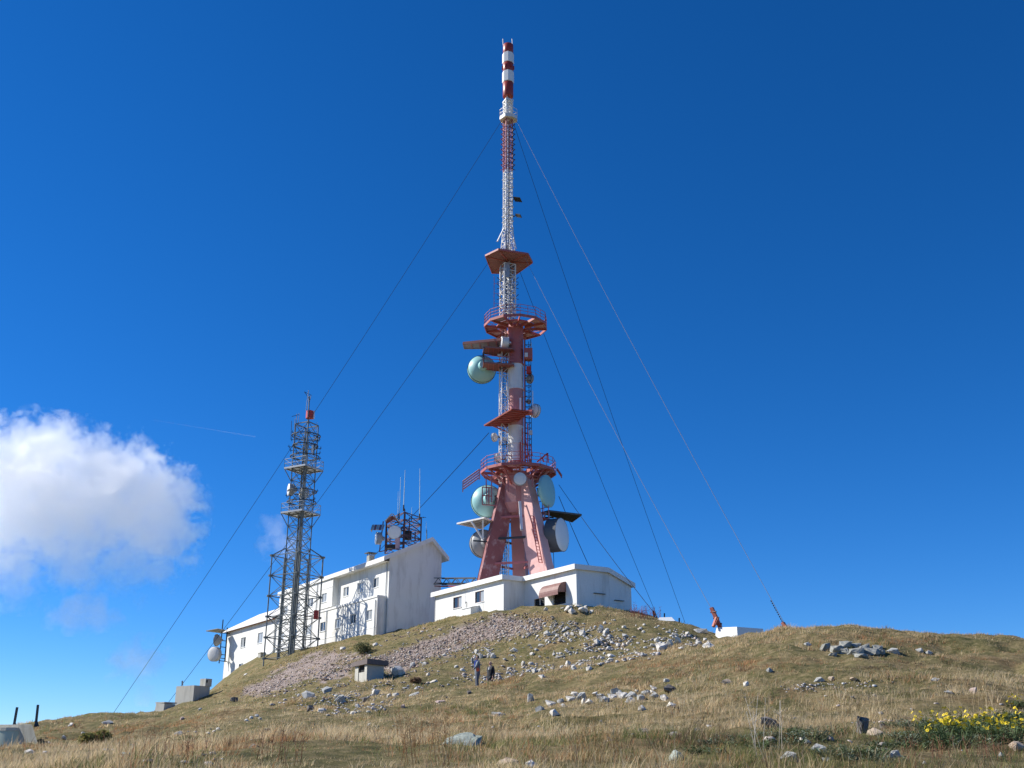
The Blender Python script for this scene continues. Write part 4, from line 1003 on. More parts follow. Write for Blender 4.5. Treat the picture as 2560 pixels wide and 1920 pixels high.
# platforms
for vv in (985, 1495):
    zp_ = gzv(*c7(640, vv)); R_ = 2.35
    cs = [Vector((GX0, GY0, zp_)) + dirv(va + 4 + 90 * k) * R_ for k in range(4)]
    pf = MB()
    for k in range(4): pf.bar(cs[k], cs[(k + 1) % 4], 0.10, 0.2)
    pf = pf.build('platform', 'galvanised', gt)
    for k in range(11):
        f = (k + 0.5) / 11; MB().bar(cs[0].lerp(cs[1], f) + UP * .05, cs[3].lerp(cs[2], f) + UP * .05, 0.30, 0.03).build('deck_plank', 'galvanised', pf)
    for k in range(4):
        A, B = cs[k], cs[(k + 1) % 4]
        MB().bar(A - UP * .05, Vector((GX0, GY0, zp_ - 1.7)) + nar[k] * 0.98, 0.09).build('knee_brace', 'green_steel', pf)
        MB().bar(A.lerp(B, .5), Vector((GX0, GY0, zp_)), 0.08).build('joist', 'green_steel', pf)
        for j in range(2): MB().bar(A.lerp(B, j / 2), A.lerp(B, j / 2) + UP * 1.15, 0.055).build('railing_post', 'galvanised', pf)
        for h in (0.6, 1.15): MB().bar(A + UP * h, B + UP * h, 0.045).build('railing_bar', 'galvanised', pf)
        MB().bar(A + UP * 1.15, A.lerp(B, .5), 0.04).build('railing_brace', 'galvanised', pf)
# antenna hoops
for vv, rr in ((600, 1.75), (715, 1.55), (840, 1.75), (1240, 1.75), (1365, 1.75)):
    z = gzv(*c7(650, vv)); hp = MB(); N_ = 28
    for i in range(N_):
        hp.bar(Vector((GX0, GY0, z)) + dirv(i * 360 / N_) * rr, Vector((GX0, GY0, z)) + dirv((i + 1) * 360 / N_) * rr, 0.10)
    ho = hp.build('antenna_hoop', 'dark_steel', gt)
    for k in range(4): MB().bar(Vector((GX0, GY0, z)) + nar[k], Vector((GX0, GY0, z)) + nar[k] * (rr / H3), 0.07).build('hoop_arm', 'dark_steel', ho)
# small folded dipoles sticking out of the hoops
for u, v, sx in ((478, 725, -1), (495, 765, -1), (815, 650, 1), (830, 745, 1), (820, 800, 1), (822, 865, 1), (790, 660, 1), (520, 560, -1), (505, 640, -1), (545, 700, -1), (800, 600, 1), (770, 700, 1), (560, 790, -1), (790, 1240, 1), (450, 1290, -1), (480, 1330, -1), (760, 1330, 1)):
    p = PN(*c7(u, v), GD); MB().bar(p, p - Vector((sx * 0.55, 0, 0)), 0.06).bar(p + UP * .28 + Vector((sx * .1, 0, 0)), p - UP * .2, 0.06).bar(p, p + Vector((sx * .22, 0, .1)), 0.05).build('dipole', 'dark_steel', gt)
# peak frame and whips
pk = PN(*c7(687, 455), GD)
for k in range(4): MB().bar(GP(k, zN1, nar), GP(k + 1, zN1, nar), 0.11).build('head_bar', 'green_steel', gt)
MB().bar(PN(*c7(688, 560), GD), PN(*c7(706, 140), GD), 0.17, n=8).build('top_pole', 'green_steel', gt)
for (u0, v0, u1, v1, w) in ((494, 620, 503, 425, .07), (535, 560, 541, 400, .07), (548, 560, 562, 345, .08), (578, 500, 588, 335, .07), (786, 560, 795, 440, .06)):
    MB().bar(PN(*c7(u0, v0), GD - .6), PN(*c7(u1, v1), GD - .6), w, n=6).build('whip_antenna', 'galvanised' if u0 != 494 else 'dark_steel', gt)
MB().bar(PN(*c7(505, 375), GD - .6), PN(*c7(590, 350), GD - .6), 0.05).build('whip_arm', 'dark_steel', gt)
rb = thing('red_antenna_panel', PN(*c7(712, 410), GD), 'small red box antenna at the very top of the green lattice tower', 'antenna', None)
rc_ = PN(*c7(712, 355), GD)
MB().prism([rc_ + Vector((x * .85, y, -0.48)) for x, y in ((-.55, -.1), (-.2, -.5), (.15, -.5), (.5, -.2), (.5, .4), (-.5, .4))], UP * .96).build('case', 'bright_red', rb)
for k in range(4): MB().box(rc_ + Vector((0.56, -.1, -0.42 + .28 * k)), (0.1, 0.35, 0.14)).build('cooling_rib', 'drum_white', rb)
MB().bar(rc_ + Vector((-.12, -.55, -.5)), rc_ + Vector((-.12, -.55, .5)), 0.1).build('strap', 'dish_grey', rb)
wa = thing('whip_antenna', PN(*c7(668, 310), GD - .4), 'leaning grey whip with a bent loop above the red box antenna', 'antenna')
MB().bar(PN(*c7(668, 310), GD - .4), PN(*c7(698, 70), GD - .4), 0.09, n=6).build('rod', 'galvanised', wa)
MB().path([PN(*c7(712, 190), GD - .2), PN(*c7(728, 130), GD - .2), PN(*c7(650, 90), GD - .2), PN(*c7(712, 180), GD - .2)], 0.07).build('loop', 'dark_steel', wa)
dish(PN(*c7(468, 1215), GD - 0.4), (-0.8, -0.35, 0), 0.72, 0.45, 'white and grey dish on the left of the lattice tower between its platforms', 'dish_grey', 'drum_white', 0.4, Vector((GX0, GY0, gzv(*c7(600, 1215)))), rim='dish_grey')
dish(PN(*c7(655, 1262), GD + 0.6), (0.5, 0.8, 0), 0.72, 0.25, 'white dish seen through the middle of the lattice tower', 'dish_white', 'dish_white', 0.4, None, rim='dish_grey')
pa = thing('panel_antenna', PN(*c7(745, 815), GD - 1), 'white flat panel on the right of the lattice tower above the upper platform', 'antenna')
MB().bar(PN(*c7(744, 812), GD - 1), PN(*c7(746, 712), GD - 1), 0.52, 0.2).build('body', 'drum_white', pa); MB().bar(PN(*c7(760, 820), GD - .9), PN(*c7(762, 700), GD - .9), 0.1).build('bracket', 'dark_steel', pa)
rbx = thing('red_cabinet', PN(*c8(1004, 925), GD - 1.5), 'red metal cabinet fixed to the right corner of the lattice tower cage', 'cabinet')
c_ = PN(*c8(1004, 888), GD - 0.8)
MB().box(c_, (0.5, 0.5, 1.0)).build('case', 'bright_red', rbx); MB().box(c_ + Vector((0, -.265, 0)), (0.42, 0.02, 0.9)).build('door', 'bright_red', rbx); MB().box(c_ + Vector((.15, -.28, 0)), (0.04, 0.03, 0.12)).build('handle', 'dark_steel', rbx)
# concrete footing and pipework at the base
ft = thing('tower_footing', PN(*c8(550, 1235), GD - 3), 'grey stone and concrete footing at the left foot of the lattice tower', 'footing')
fc = ground_hit(*c8(545, 1248)) or PN(*c8(545, 1248), 118)
MB().box(fc + Vector((0, 0.9, 0.1)), (1.5, 1.2, 0.7), Matrix.Rotation(math.radians(30), 3, 'Z')).build('block', 'concrete', ft)
MB().box(fc + Vector((0.05, 0.85, 0.5)), (1.65, 1.35, 0.1), Matrix.Rotation(math.radians(30), 3, 'Z')).build('coping', 'pale_concrete', ft)
pp = thing('pipe_manifold', PN(*c8(720, 1190), GD - 3.4), 'white bent pipe rack at the foot of the lattice tower', 'pipes')
for k in range(3):
    MB().path([PN(*c8(655, 1215 - 28 * k), GD - 3.2), PN(*c8(762, 1195 - 28 * k), GD - 3.2), PN(*c8(762, 1225), GD - 3.2)], 0.08, 6).build('pipe', 'galvanised', pp)

# ------------------------------------------------------------------ red brown lattice on the station roof
def c7b(x, y): return 900 + 0.1567 * x, 1160 + 0.1567 * y
RD = 124.0
def RPT(x, y, D=RD): return PN(*c7b(x, y), D)
rt = thing('roof_lattice', RPT(690, 1320), 'red brown square lattice frame with dishes standing on the station roof', 'lattice')
zr0, zr1 = RPT(690, 1330).z - 0.6, RPT(690, 815).z
corners = [RPT(410, 1200, RD + 1.0), RPT(700, 1200, RD - 1.6), RPT(968, 1200, RD + 1.0), RPT(690, 1200, RD + 3.4)]
tops = [RPT(430, 890, RD + 1.0).z, zr1, RPT(968, 830).z, zr1 - 0.4]
for k, c in enumerate(corners):
    MB().bar((c.x, c.y, zr0), (c.x, c.y, tops[k]), 0.22 if k == 1 else 0.16).build('corner_post', 'rust_steel', rt)
for k in range(4):
    a, b = corners[k], corners[(k + 1) % 4]
    for i in range(5):
        f0 = i / 5; f1 = (i + 1) / 5
        za0, za1, zb0, zb1 = [zr0 + (t - zr0) * f for t, f in ((tops[k], f0), (tops[k], f1), (tops[(k + 1) % 4], f0), (tops[(k + 1) % 4], f1))]
        MB().bar((a.x, a.y, za1), (b.x, b.y, zb1), 0.09).build('ring_bar', 'rust_steel', rt)
        MB().bar((a.x, a.y, za0), (b.x, b.y, zb1), 0.07).build('brace', 'rust_steel', rt); MB().bar((b.x, b.y, zb0), (a.x, a.y, za1), 0.07).build('brace', 'rust_steel', rt)
for (x0, y0, x1, y1, w) in ((310, 1400, 372, 915, .12), (425, 1400, 425, 960, .13), (480, 1330, 480, 1150, .1), (970, 1220, 980, 910, .12), (785, 1200, 790, 940, .12), (880, 1230, 880, 1080, .14), (310, 1400, 700, 1320, .1)):
    MB().bar(RPT(x0, y0, RD - .6), RPT(x1, y1, RD - .6), w).build('post', 'rust_steel', rt)
for i, (x, y0, y1, w) in enumerate(((605, 800, 440, .07), (628, 790, 210, .09), (697, 660, 98, .11), (952, 800, 72, .11), (822, 820, 685, .06), (788, 860, 790, .06))):
    a, b = RPT(x, y0, RD - .8), RPT(x + (22 if x in (628, 697) else 4), y1, RD - .8)
    w_ = thing('whip_antenna', a, ['short thin whip antenna leftmost above the roof lattice', 'tall white whip antenna second from left above the roof lattice', 'tallest middle white whip antenna above the roof lattice', 'tall white whip antenna at the right post of the roof lattice', 'short thin whip behind the roof lattice, left of the tall right one', 'stub of a whip antenna in the middle of the roof lattice'][i], 'antenna', 'whip antennas on the roof lattice')
    MB().bar(a, b, w, n=6, r2=0.5).build('rod', 'fibreglass', w_); MB().bar(a - UP * 0.7, a + UP * .05, w * 1.6, n=6).build('base_tube', 'dark_steel', w_)
MB().path([RPT(690, 690, RD - .7), RPT(715, 730, RD - .7), RPT(708, 815, RD - .7)], 0.14).build('bent_pole', 'rust_steel', rt)
MB().bar(RPT(970, 850), RPT(1055, 852), 0.05).bar(RPT(1010, 845), RPT(1010, 860), 0.09).build('yagi_arm', 'dark_steel', rt)
MB().box(RPT(770, 1140, RD), (0.75, 0.5, 1.1)).build('equipment_case', 'dark_steel', rt)
MB().box(RPT(495, 1325, RD), (1.2, 1.0, 0.45)).build('equipment_case', 'dark_steel', rt)
dish(RPT(550, 1088, RD - 2.3), (-0.02, -1, -0.2), 0.70 * 1.12, 0.3, 'round white dish facing the camera on the roof lattice', 'dish_grey', 'drum_white', 0.4, RPT(640, 1080, RD), rim='dish_grey')
dish(RPT(258, 1185, RD - 1.5), (-1, -0.3, 0), 0.66 * 1.1, 0.55, 'white drum dish facing left beside the roof lattice', 'dish_grey', 'drum_white', 0.45, RPT(370, 1180, RD), bowl=0.25, rim='dish_grey')
for i, (x, y, w, lab) in enumerate(((525, 930, 1.25, 'brown pitched hood above the round dish on the roof lattice'), (270, 1030, 1.1, 'striped brown hood above the drum dish at left of the roof lattice'))):
    hd = thing('dish_hood', RPT(x, y), lab, 'hood', 'hoods over the roof dishes'); c = RPT(x, y, RD - 1.2)
    if i == 0:
        for s_ in (-1, 1):
            for k in range(4):
                y0 = -1.0 + k * 0.5
                MB().hexa([c + Vector((0, y0, .55)), c + Vector((s_ * .62 * w, y0, .02)), c + Vector((s_ * .62 * w, y0 + .46, .02)), c + Vector((0, y0 + .46, .55))],
                          [c + Vector((0, y0, .62)), c + Vector((s_ * .62 * w, y0, .09)), c + Vector((s_ * .62 * w, y0 + .46, .09)), c + Vector((0, y0 + .46, .62))]).build('board', 'board_brown', hd)
            MB().bar(c + Vector((s_ * .05, -1.02, .82)), c + Vector((s_ * .66 * w, -1.02, -.12)), 0.09, .12).build('barge', 'pale_concrete', hd)
    else:
        for k in range(5):
            x0 = -.6 + k * .3
            MB().hexa([c + Vector((x0, -.7, -.35)), c + Vector((x0 + .26, -.7, -.35)), c + Vector((x0 + .26, 0.4, .5)), c + Vector((x0, 0.4, .5))],
                      [c + Vector((x0, -.75, -.29)), c + Vector((x0 + .26, -.75, -.29)), c + Vector((x0 + .26, 0.35, .56)), c + Vector((x0, 0.35, .56))]).build('board', 'board_brown' if k % 2 else 'pale_concrete', hd)
        MB().prism([c + Vector((-.66, -.75, -.35)), c + Vector((-.66, .4, .5)), c + Vector((-.66, .4, -.35))], Vector((.05, 0, 0))).build('end_board', 'pale_concrete', hd)
pk_ = thing('pink_cabinet', RPT(600, 1330, RD - 2), 'upright pink cabinet under the round dish on the roof', 'cabinet')
MB().box(RPT(602, 1265, RD - 2), (0.5, 0.4, 1.25)).build('case', 'pink_tone', pk_); MB().box(RPT(602, 1265, RD - 2) + Vector((0, -.215, 0)), (0.42, 0.02, 1.1)).build('door', 'pink_tone', pk_)
rw = thing('whip_antenna', RPT(1060, 1190), 'thin white whip standing alone at the right end of the station roof', 'antenna')
MB().bar(RPT(1062, 1210), RPT(1055, 920), 0.08, n=6, r2=.5).build('rod', 'fibreglass', rw); MB().bar(RPT(1066, 1220), RPT(1066, 1050), 0.07, n=6).build('stay', 'dark_steel', rw)

# ------------------------------------------------------------------ dish mast at the far left corner of the wing
SD = F.p(tW1, WOFF, 0).y - 1.5
def S8(x, y, D=SD): return PN(*c8(x, y), D)
sm = thing('dish_mast', S8(190, 1300), 'dark steel ladder mast with dishes at the left corner of the station wing', 'mast')
MB().bar(S8(165, 1308), S8(200, 930), 0.13).build('mast_rail', 'dark_steel', sm); MB().bar(S8(215, 1295), S8(237, 1000), 0.16).build('mast_rail', 'dark_steel', sm)
for k, y in enumerate((1045, 1110, 1165, 1230, 1262, 1285)): MB().bar(S8(190 - (y - 1045) * .08, y), S8(235 - (y - 1045) * .07, y + 6), 0.1).build('rung', 'dark_steel', sm)
MB().bar(S8(215, 1290), S8(300, 1300, SD + 1.2), 0.1).build('wall_arm', 'dark_steel', sm); MB().bar(S8(237, 1050), S8(300, 1060, SD + 1.2), 0.1).build('wall_arm', 'dark_steel', sm)
sv = thing('dish_visor', S8(130, 1030), 'flat grey rain visor on the left corner dish mast', 'visor')
MB().prism([S8(52, 1028, SD - .5), S8(150, 1010, SD - 2.2), S8(225, 1022, SD - .6), S8(190, 1045, SD + 1.0)], UP * .07).build('plate', 'dish_grey', sv)
MB().bar(S8(52, 1028, SD - .5), S8(190, 1045, SD + 1), .08, .12).build('edge', 'galvanised', sv)
dish(S8(115, 1228, SD - 1.6), (-0.45, -1, -0.08), 1.02, 0.55, 'round white drum dish low on the left corner mast', 'dish_grey', 'dish_white', 0.4, S8(190, 1235), rim='dish_grey', bowl=.3)
dish(S8(140, 1108, SD - .4), (-1, 0.2, 0), 0.85, 0.1, 'grey cone backed dish high on the left corner mast', 'dish_grey', 'dish_white', 0.25, S8(190, 1108), rim='dish_grey', bowl=.75)
sp = thing('reflector_panel', S8(330, 1160, SD + 2), 'thin framed white panel leaning on the wing wall beside the dish mast', 'panel')
q_ = [S8(278, 1105, SD + 1.2), S8(322, 1105, SD + 1.6), S8(364, 1213, SD + 1.6), S8(318, 1213, SD + 1.2)]
MB().prism(q_, GV * 0.05).build('sheet', 'drum_white', sp)
for a, b in zip(q_, q_[1:] + q_[:1]): MB().bar(a, b, .08).build('frame_bar', 'galvanised', sp)

# ------------------------------------------------------------------ guy wires and anchors
def wire(name_label, a, b, sag, w, m, group='guy wires of the broadcast tower', segs=14):
    a, b = Vector(a), Vector(b); pts = [a.lerp(b, k / segs) - UP * (sag * 4 * (k / segs) * (1 - k / segs)) for k in range(segs + 1)]
    o = MB().path(pts, w, 5).build('guy_wire', m); return tag(o, name_label, 'wire', group)
zt1, zt2, zt3 = tz(262), tz(566), tz(1030)
A_T = Vector((MX - 0.8, MY, zt1)); A_M = Vector((MX - 2.2, MY, zt2)); A_L = PD(1056, 935, TD - 0.5)
ANC = {}
def at_ground(u, v, D): p = PN(u, v, D); return p
aW1 = PD(240, 1548, 112.0); aW2 = PD(362, 1520, 111.0)
wire('dark guy wire from the top platform down to the far left', A_T, aW1, 0.8, 0.045, 'cable_black')
wire('dark guy wire from the hexagonal deck down left to the small concrete block', A_M, aW2, 0.6, 0.045, 'cable_black')
wire('short dark guy wire passing behind the roof lattice and the station', A_L, PN(870, 1455, 165), 0.3, 0.07, 'cable_black')
B_T = Vector((MX + 0.85, MY - 0.7, zt1)); B_M = Vector((MX + 2.3, MY - 0.6, zt2 + 0.3)); B_L = PD(1207, 1047, TD - 1)
aW5 = PD(1696, 1349, 76.0); aW7 = PD(1536, 1314, 81.5); aW8 = PD(1413, 1324, 89.0)
wire('sunlit guy wire from the top platform to the red turnbuckle on the right ridge', B_T, aW5, 0.7, 0.034, 'cable_grey')  # paler grey stands for the sunlight along this wire
wire('sunlit guy wire from the hexagonal deck to the red anchor strut', PD(1128, 545, TD - 1.2), aW7, 0.5, 0.034, 'cable_grey')  # sunlight on the wire put into its grey
wire('dark guy wire from the lower deck over the equipment house corner', B_L, aW8, 0.25, 0.05, 'cable_black')
C_T = Vector((MX + 0.7, MY + 0.6, zt1)); C_M = Vector((MX + 1.4, MY + 2.4, zt2)); C_L = PD(1207, 1072, TD + 2)
wire('dark guy wire from the top platform down behind the right shoulder', C_T, PD(1480, 1346, 143.0), 0.8, 0.05, 'cable_black')
wire('dark guy wire from the hexagonal deck down behind the white vent box', C_M, PD(1418, 1328, 137.0), 0.6, 0.05, 'cable_black')
wire('short dark guy wire dropping behind the equipment house roof', C_L, PN(1490, 1452, 126), 0.2, 0.07, 'cable_black')
# white anchor block with red struts
ab = thing('anchor_block', PN(1855, 1612, 80.5), 'white concrete anchor block with red steel strut on the right shoulder', 'anchor')
q0 = PN(1842, 1567, 79.0); zt_b = q0.z; zb_b = zt_b - 2.4
le = (PN(1792, 1569, 81.2) - q0); re_ = (PN(1908, 1573, 80.2) - q0); re_.z = 0
bk_ = Vector((0.3, 2.0, 0))
MB().hexa([Vector((p.x, p.y, zb_b)) for p in (q0, q0 + le * 1.25, q0 + le * 1.25 + bk_, q0 + re_)], [Vector((p.x, p.y, p.z)) for p in (q0, q0 + le, q0 + le + bk_, q0 + re_)]).build('block', 'whitewash', ab)
st = MB().bar(PD(1537, 1313, 81.5), PD(1556, 1355, 81.2), 0.34, 0.26).build('strut', 'anchor_red', ab)
MB().bar(PD(1548, 1334, 81.2), PD(1541, 1354, 81.0), 0.2).build('strut_brace', 'anchor_red', ab)
MB().bar(PD(1545, 1350, 80.8), PD(1552, 1336, 80.8), 0.22, .1).build('strut_plate', 'anchor_red', ab)
for u, v in ((1541, 1322), (1547, 1335), (1553, 1348)): MB().lathe(PD(u, v, 81.3), (1, -1, 0), [(-.25, .07), (.25, .07)], 8).build('bolt', 'rust_steel', ab)
tb = thing('turnbuckle', PD(1700, 1358, 76), 'orange red turnbuckle bracket on the grass ridge at the end of a guy wire', 'turnbuckle')
MB().bar(PD(1691, 1345, 76), PD(1702, 1364, 75.8), 0.36, 0.2).build('bracket', 'anchor_red', tb)
MB().bar(PD(1693, 1352, 75.8), PD(1703, 1366, 75.6), 0.12, 0.3).build('plate', 'bright_red', tb)
for k in range(10): a = PD(1665 + 2.6 * k, 1297 + 4.8 * k, 76); MB().bar(a, PD(1665 + 2.6 * k + 1.6, 1297 + 4.8 * k + 3.4, 76), 0.09, .05).build('chain_link', 'cable_black', tb)
hk = thing('guy_hook', PD(1413, 1326, 89), 'dark shackle where a guy wire meets the ground beside the equipment house', 'shackle')
MB().bar(PD(1411, 1319, 89), PD(1413, 1333, 89), 0.22, .14).build('shackle', 'cable_black', hk); MB().bar(PD(1413, 1322, 89), PD(1419, 1334, 89), 0.1).build('pin', 'rust_steel', hk)
vb = thing('vent_box', PN(1665, 1552, 89), 'low white box with chamfered lid on the shoulder right of the house', 'box')
c_ = PN(1665, 1550, 88.5)
MB().box(c_ + Vector((0, 0, -.7)), (1.35, 1.2, 1.0), Matrix.Rotation(-.2, 3, 'Z')).build('body', 'whitewash', vb)
lid = [Matrix.Rotation(-.2, 3, 'Z') @ Vector(p) for p in ((-.8, -.75, -.19), (.8, -.75, -.19), (.8, .75, -.19), (-.8, .75, -.19), (-.5, -.45, .17), (.5, -.45, .17), (.5, .45, .17), (-.5, .45, .17))]
MB().hexa([c_ + p for p in lid[:4]], [c_ + p for p in lid[4:]]).build('lid', 'whitewash', vb)
for i, (u, v0, v1, D) in enumerate(((1661, 1533, 1545, 92), (1698, 1545, 1562, 89))):
    sk = MB().bar(PN(u, v1 + 6, D), PN(u, v0, D), 0.12, n=6).build('marker_post', 'cable_black')
    tag(sk, ['short black stake standing behind the white vent box', 'short black stake on the skyline right of the white vent box'][i], 'stake')
# left anchors
lb = thing('concrete_box', PN(490, 1752, 108), 'long low concrete block with a smaller block on top on the left slope', 'block')
p_ = PN(484, 1733, 109); p_.z = PN(484, 1712, 109).z
Mz = Matrix.Rotation(math.radians(-34), 3, 'Z')
MB().box((p_.x - .1, p_.y, p_.z - 1.35), (2.7, 2.0, 2.4), Mz).build('block', 'pale_concrete', lb)
q_ = PN(515, 1703, 109); MB().box((q_.x, q_.y, p_.z + .2), (0.85, 0.8, 0.75), Mz).build('top_block', 'pale_concrete', lb)
MB().box((q_.x + .2, q_.y - .47, p_.z + .3), (.25, .06, .25), Mz).build('vent', 'dark_void', lb)
sb = PN(455, 1722, 108.6); MB().bar((sb.x, sb.y, p_.z - .1), PN(456, 1702, 108.6), 0.14).build('pipe_stub', 'galvanised', lb)
s2 = thing('anchor_block', PN(412, 1790, 107), 'small upright concrete anchor block lower on the left slope', 'anchor')
p2_ = PN(408, 1775, 107)
MB().hexa([p2_ + Mz @ Vector(q) for q in ((-.55, -.7, -1.6), (.85, -.7, -1.6), (.85, .8, -1.6), (-.55, .8, -1.6))], [p2_ + Mz @ Vector(q) for q in ((-.4, -.6, .62), (.85, -.6, .55), (.85, .7, .55), (-.4, .7, .62))]).build('block', 'pale_concrete', s2)
MB().box(p2_ + Vector((.2, .05, .66)), (1.35, 1.5, .12), Mz).build('cap', 'pale_concrete', s2)
# ------------------------------------------------------------------ concrete bunker with green tank, bottom left
bk = thing('concrete_bunker', PN(40, 1880, 58), 'grey concrete bunker wall with a rounded green tank panel at the left edge', 'bunker')
BKD = 58.0
def BK(u, v, d=0.0): return PN(u, v, BKD + d)
face = [BK(-260, 1925, 7.0), BK(112, 1915, -2.0), BK(80, 1811, -1.6), BK(-260, 1815, 7.0)]
MB().prism(face, Vector((-1.6, 3.0, 0.1))).build('wall', 'concrete', bk)
fd = (face[1] - face[0]); fd.z = 0; fd.normalize(); fn_ = Vector((fd.y, -fd.x, 0))
n_ = 14; hw = 1.7; tc_ = BK(56, 1850, -0.65) - fd * hw; tc_ = Vector((tc_.x, tc_.y, 0)); base_, top_ = BK(20, 1920).z, BK(20, 1828).z
ring1 = [tc_ + fd * (hw * math.cos(math.pi * k / n_)) + fn_ * (0.05 + 0.75 * math.sin(math.pi * k / n_)) + UP * base_ for k in range(n_ + 1)]
MB().prism(ring1, UP * (top_ - base_)).build('tank', 'green_tank', bk, True)
MB().prism([tc_ + (p - tc_ - UP * base_) * 1.03 + UP * (top_ + .003) for p in ring1], UP * 0.16).build('tank_rim', 'pale_concrete', bk)
MB().bar(tc_ + fd * (hw + .12) + fn_ * .1 + UP * base_, tc_ + fd * (hw + .12) + fn_ * .1 + UP * (top_ + .2), 0.16, .2).build('tank_frame', 'pale_concrete', bk)
for i, (u, v0, u1, v1) in enumerate(((34, 1815, 43, 1768), (89, 1813, 95, 1762))):
    ps = thing('steel_post', BK(u, v0, 1), ['leaning dark steel post left on the bunker roof', 'leaning dark steel post right on the bunker roof'][i], 'post', 'steel posts on the bunker')
    MB().bar(BK(u, v0 + 4, 1), BK(u1, v1, 1), 0.13, .09).build('post', 'dark_steel', ps)
    MB().hexa([BK(u - 5, v0 + 3, .9), BK(u + 9, v0 + 3, .9), BK(u + 9, v0 + 3, 1.1), BK(u - 5, v0 + 3, 1.1)], [BK(u + 1, v0 - 14, .9), BK(u + 4, v0 - 14, .9), BK(u + 4, v0 - 14, 1.1), BK(u + 1, v0 - 14, 1.1)]).build('gusset', 'dark_steel', ps)
# ------------------------------------------------------------------ little concrete hut on the slope
HD = 69.5
def ch(x, y): return 860 + 0.07233 * x, 1620 + 0.07233 * y
hut = thing('concrete_hut', PN(*ch(770, 1280), HD), 'small grey concrete sentry hut with overhanging slab roof on the slope', 'hut')
k0 = PN(*ch(770, 1270), HD); zt_h = PN(*ch(770, 560), HD).z; zb_h = k0.z - 1.2
lw = PN(*ch(355, 1300), HD + 2.0) - k0; lw.z = 0; rw_ = PN(*ch(1365, 1100), HD + 1.2) - k0; rw_.z = 0
def HP(a, b, z): p = k0 + lw * a + rw_ * b; return Vector((p.x, p.y, z))
zz = lambda f: k0.z + (zt_h - k0.z) * f
front = [(0.0, 0.14), (0.14, 0.22), (0.22, 0.62), (0.62, 1.0)]
MB().hexa([HP(0, 0, zb_h), HP(.2, 0, zb_h), HP(.2, .1, zb_h), HP(0, .1, zb_h)], [HP(0, 0, zt_h), HP(.2, 0, zt_h), HP(.2, .1, zt_h), HP(0, .1, zt_h)]).build('jamb', 'pale_concrete', hut)
MB().hexa([HP(.72, 0, zb_h), HP(1, 0, zb_h), HP(1, .1, zb_h), HP(.72, .1, zb_h)], [HP(.72, 0, zt_h), HP(1, 0, zt_h), HP(1, .1, zt_h), HP(.72, .1, zt_h)]).build('jamb', 'pale_concrete', hut)
MB().hexa([HP(.25, .03, zb_h), HP(.717, .03, zb_h), HP(.717, .1, zb_h), HP(.25, .1, zb_h)], [HP(.25, .03, zz(.66)), HP(.717, .03, zz(.66)), HP(.717, .1, zz(.66)), HP(.25, .1, zz(.66))]).build('front_wall', 'pale_concrete', hut)
MB().hexa([HP(.2, .06, zb_h), HP(.247, .06, zb_h), HP(.247, .1, zb_h), HP(.2, .1, zb_h)], [HP(.2, .06, zt_h), HP(.247, .06, zt_h), HP(.247, .1, zt_h), HP(.2, .1, zt_h)]).build('joint', 'dark_void', hut)
MB().hexa([HP(0, .103, zb_h), HP(1, .103, zb_h), HP(1, 1, zb_h), HP(0, 1, zb_h)], [HP(0, .103, zt_h), HP(1, .103, zt_h), HP(1, 1, zt_h), HP(0, 1, zt_h)]).build('chamber', 'pale_concrete', hut)
MB().hexa([HP(.25, .098, zz(.66)), HP(.717, .098, zz(.66)), HP(.717, .1025, zz(.66)), HP(.25, .1025, zz(.66))], [HP(.25, .098, zt_h), HP(.717, .098, zt_h), HP(.717, .1025, zt_h), HP(.25, .1025, zt_h)]).build('window_gap', 'dark_void', hut)
MB().hexa([HP(-.12, -.1, zt_h), HP(1.18, -.1, zt_h), HP(1.18, 1.18, zt_h), HP(-.12, 1.18, zt_h)], [HP(-.12, -.1, zt_h + .34), HP(1.18, -.1, zt_h + .28), HP(1.18, 1.18, zt_h + .24), HP(-.12, 1.18, zt_h + .30)]).build('roof_slab', 'mossy_slab', hut)
# ------------------------------------------------------------------ rocks
def rock_material(name, col, col2, lichen, amt=0.5):
    m, n, l, b = nodes_of(name)
    tc = n.new('ShaderNodeNewGeometry'); oi = n.new('ShaderNodeObjectInfo')
    def nz(s, d=6):
        z = n.new('ShaderNodeTexNoise'); z.inputs['Scale'].default_value = s; z.inputs['Detail'].default_value = d; z.inputs['Roughness'].default_value = 0.65
        l.new(tc.outputs['Position'], z.inputs['Vector']); return z.outputs['Fac']
    a = n.new('ShaderNodeMix'); a.data_type = 'RGBA'; a.inputs['A'].default_value = (*col, 1); a.inputs['B'].default_value = (*col2, 1)
    r = n.new('ShaderNodeMapRange'); r.inputs['From Min'].default_value = 0.38; r.inputs['From Max'].default_value = 0.62; l.new(nz(3.0), r.inputs['Value']); l.new(r.outputs[0], a.inputs['Factor'])
    c = n.new('ShaderNodeMix'); c.data_type = 'RGBA'; l.new(a.outputs['Result'], c.inputs['A']); c.inputs['B'].default_value = (*lichen, 1)
    r2 = n.new('ShaderNodeMapRange'); r2.inputs['From Min'].default_value = 0.54; r2.inputs['From Max'].default_value = 0.66; r2.inputs['To Max'].default_value = amt; l.new(nz(8.0, 8), r2.inputs['Value']); l.new(r2.outputs[0], c.inputs['Factor'])
    l.new(c.outputs['Result'], b.inputs['Base Color']); b.inputs['Roughness'].default_value = 0.9; b.inputs['Specular IOR Level'].default_value = 0.2
    bp = n.new('ShaderNodeBump'); bp.inputs['Strength'].default_value = 0.7; bp.inputs['Distance'].default_value = 0.04; l.new(nz(12.0, 8), bp.inputs['Height']); l.new(bp.outputs[0], b.inputs['Normal'])
    MATS[name] = m
rock_material('limestone', (0.76, 0.72, 0.64), (0.58, 0.54, 0.46), (0.26, 0.24, 0.19), 0.7)
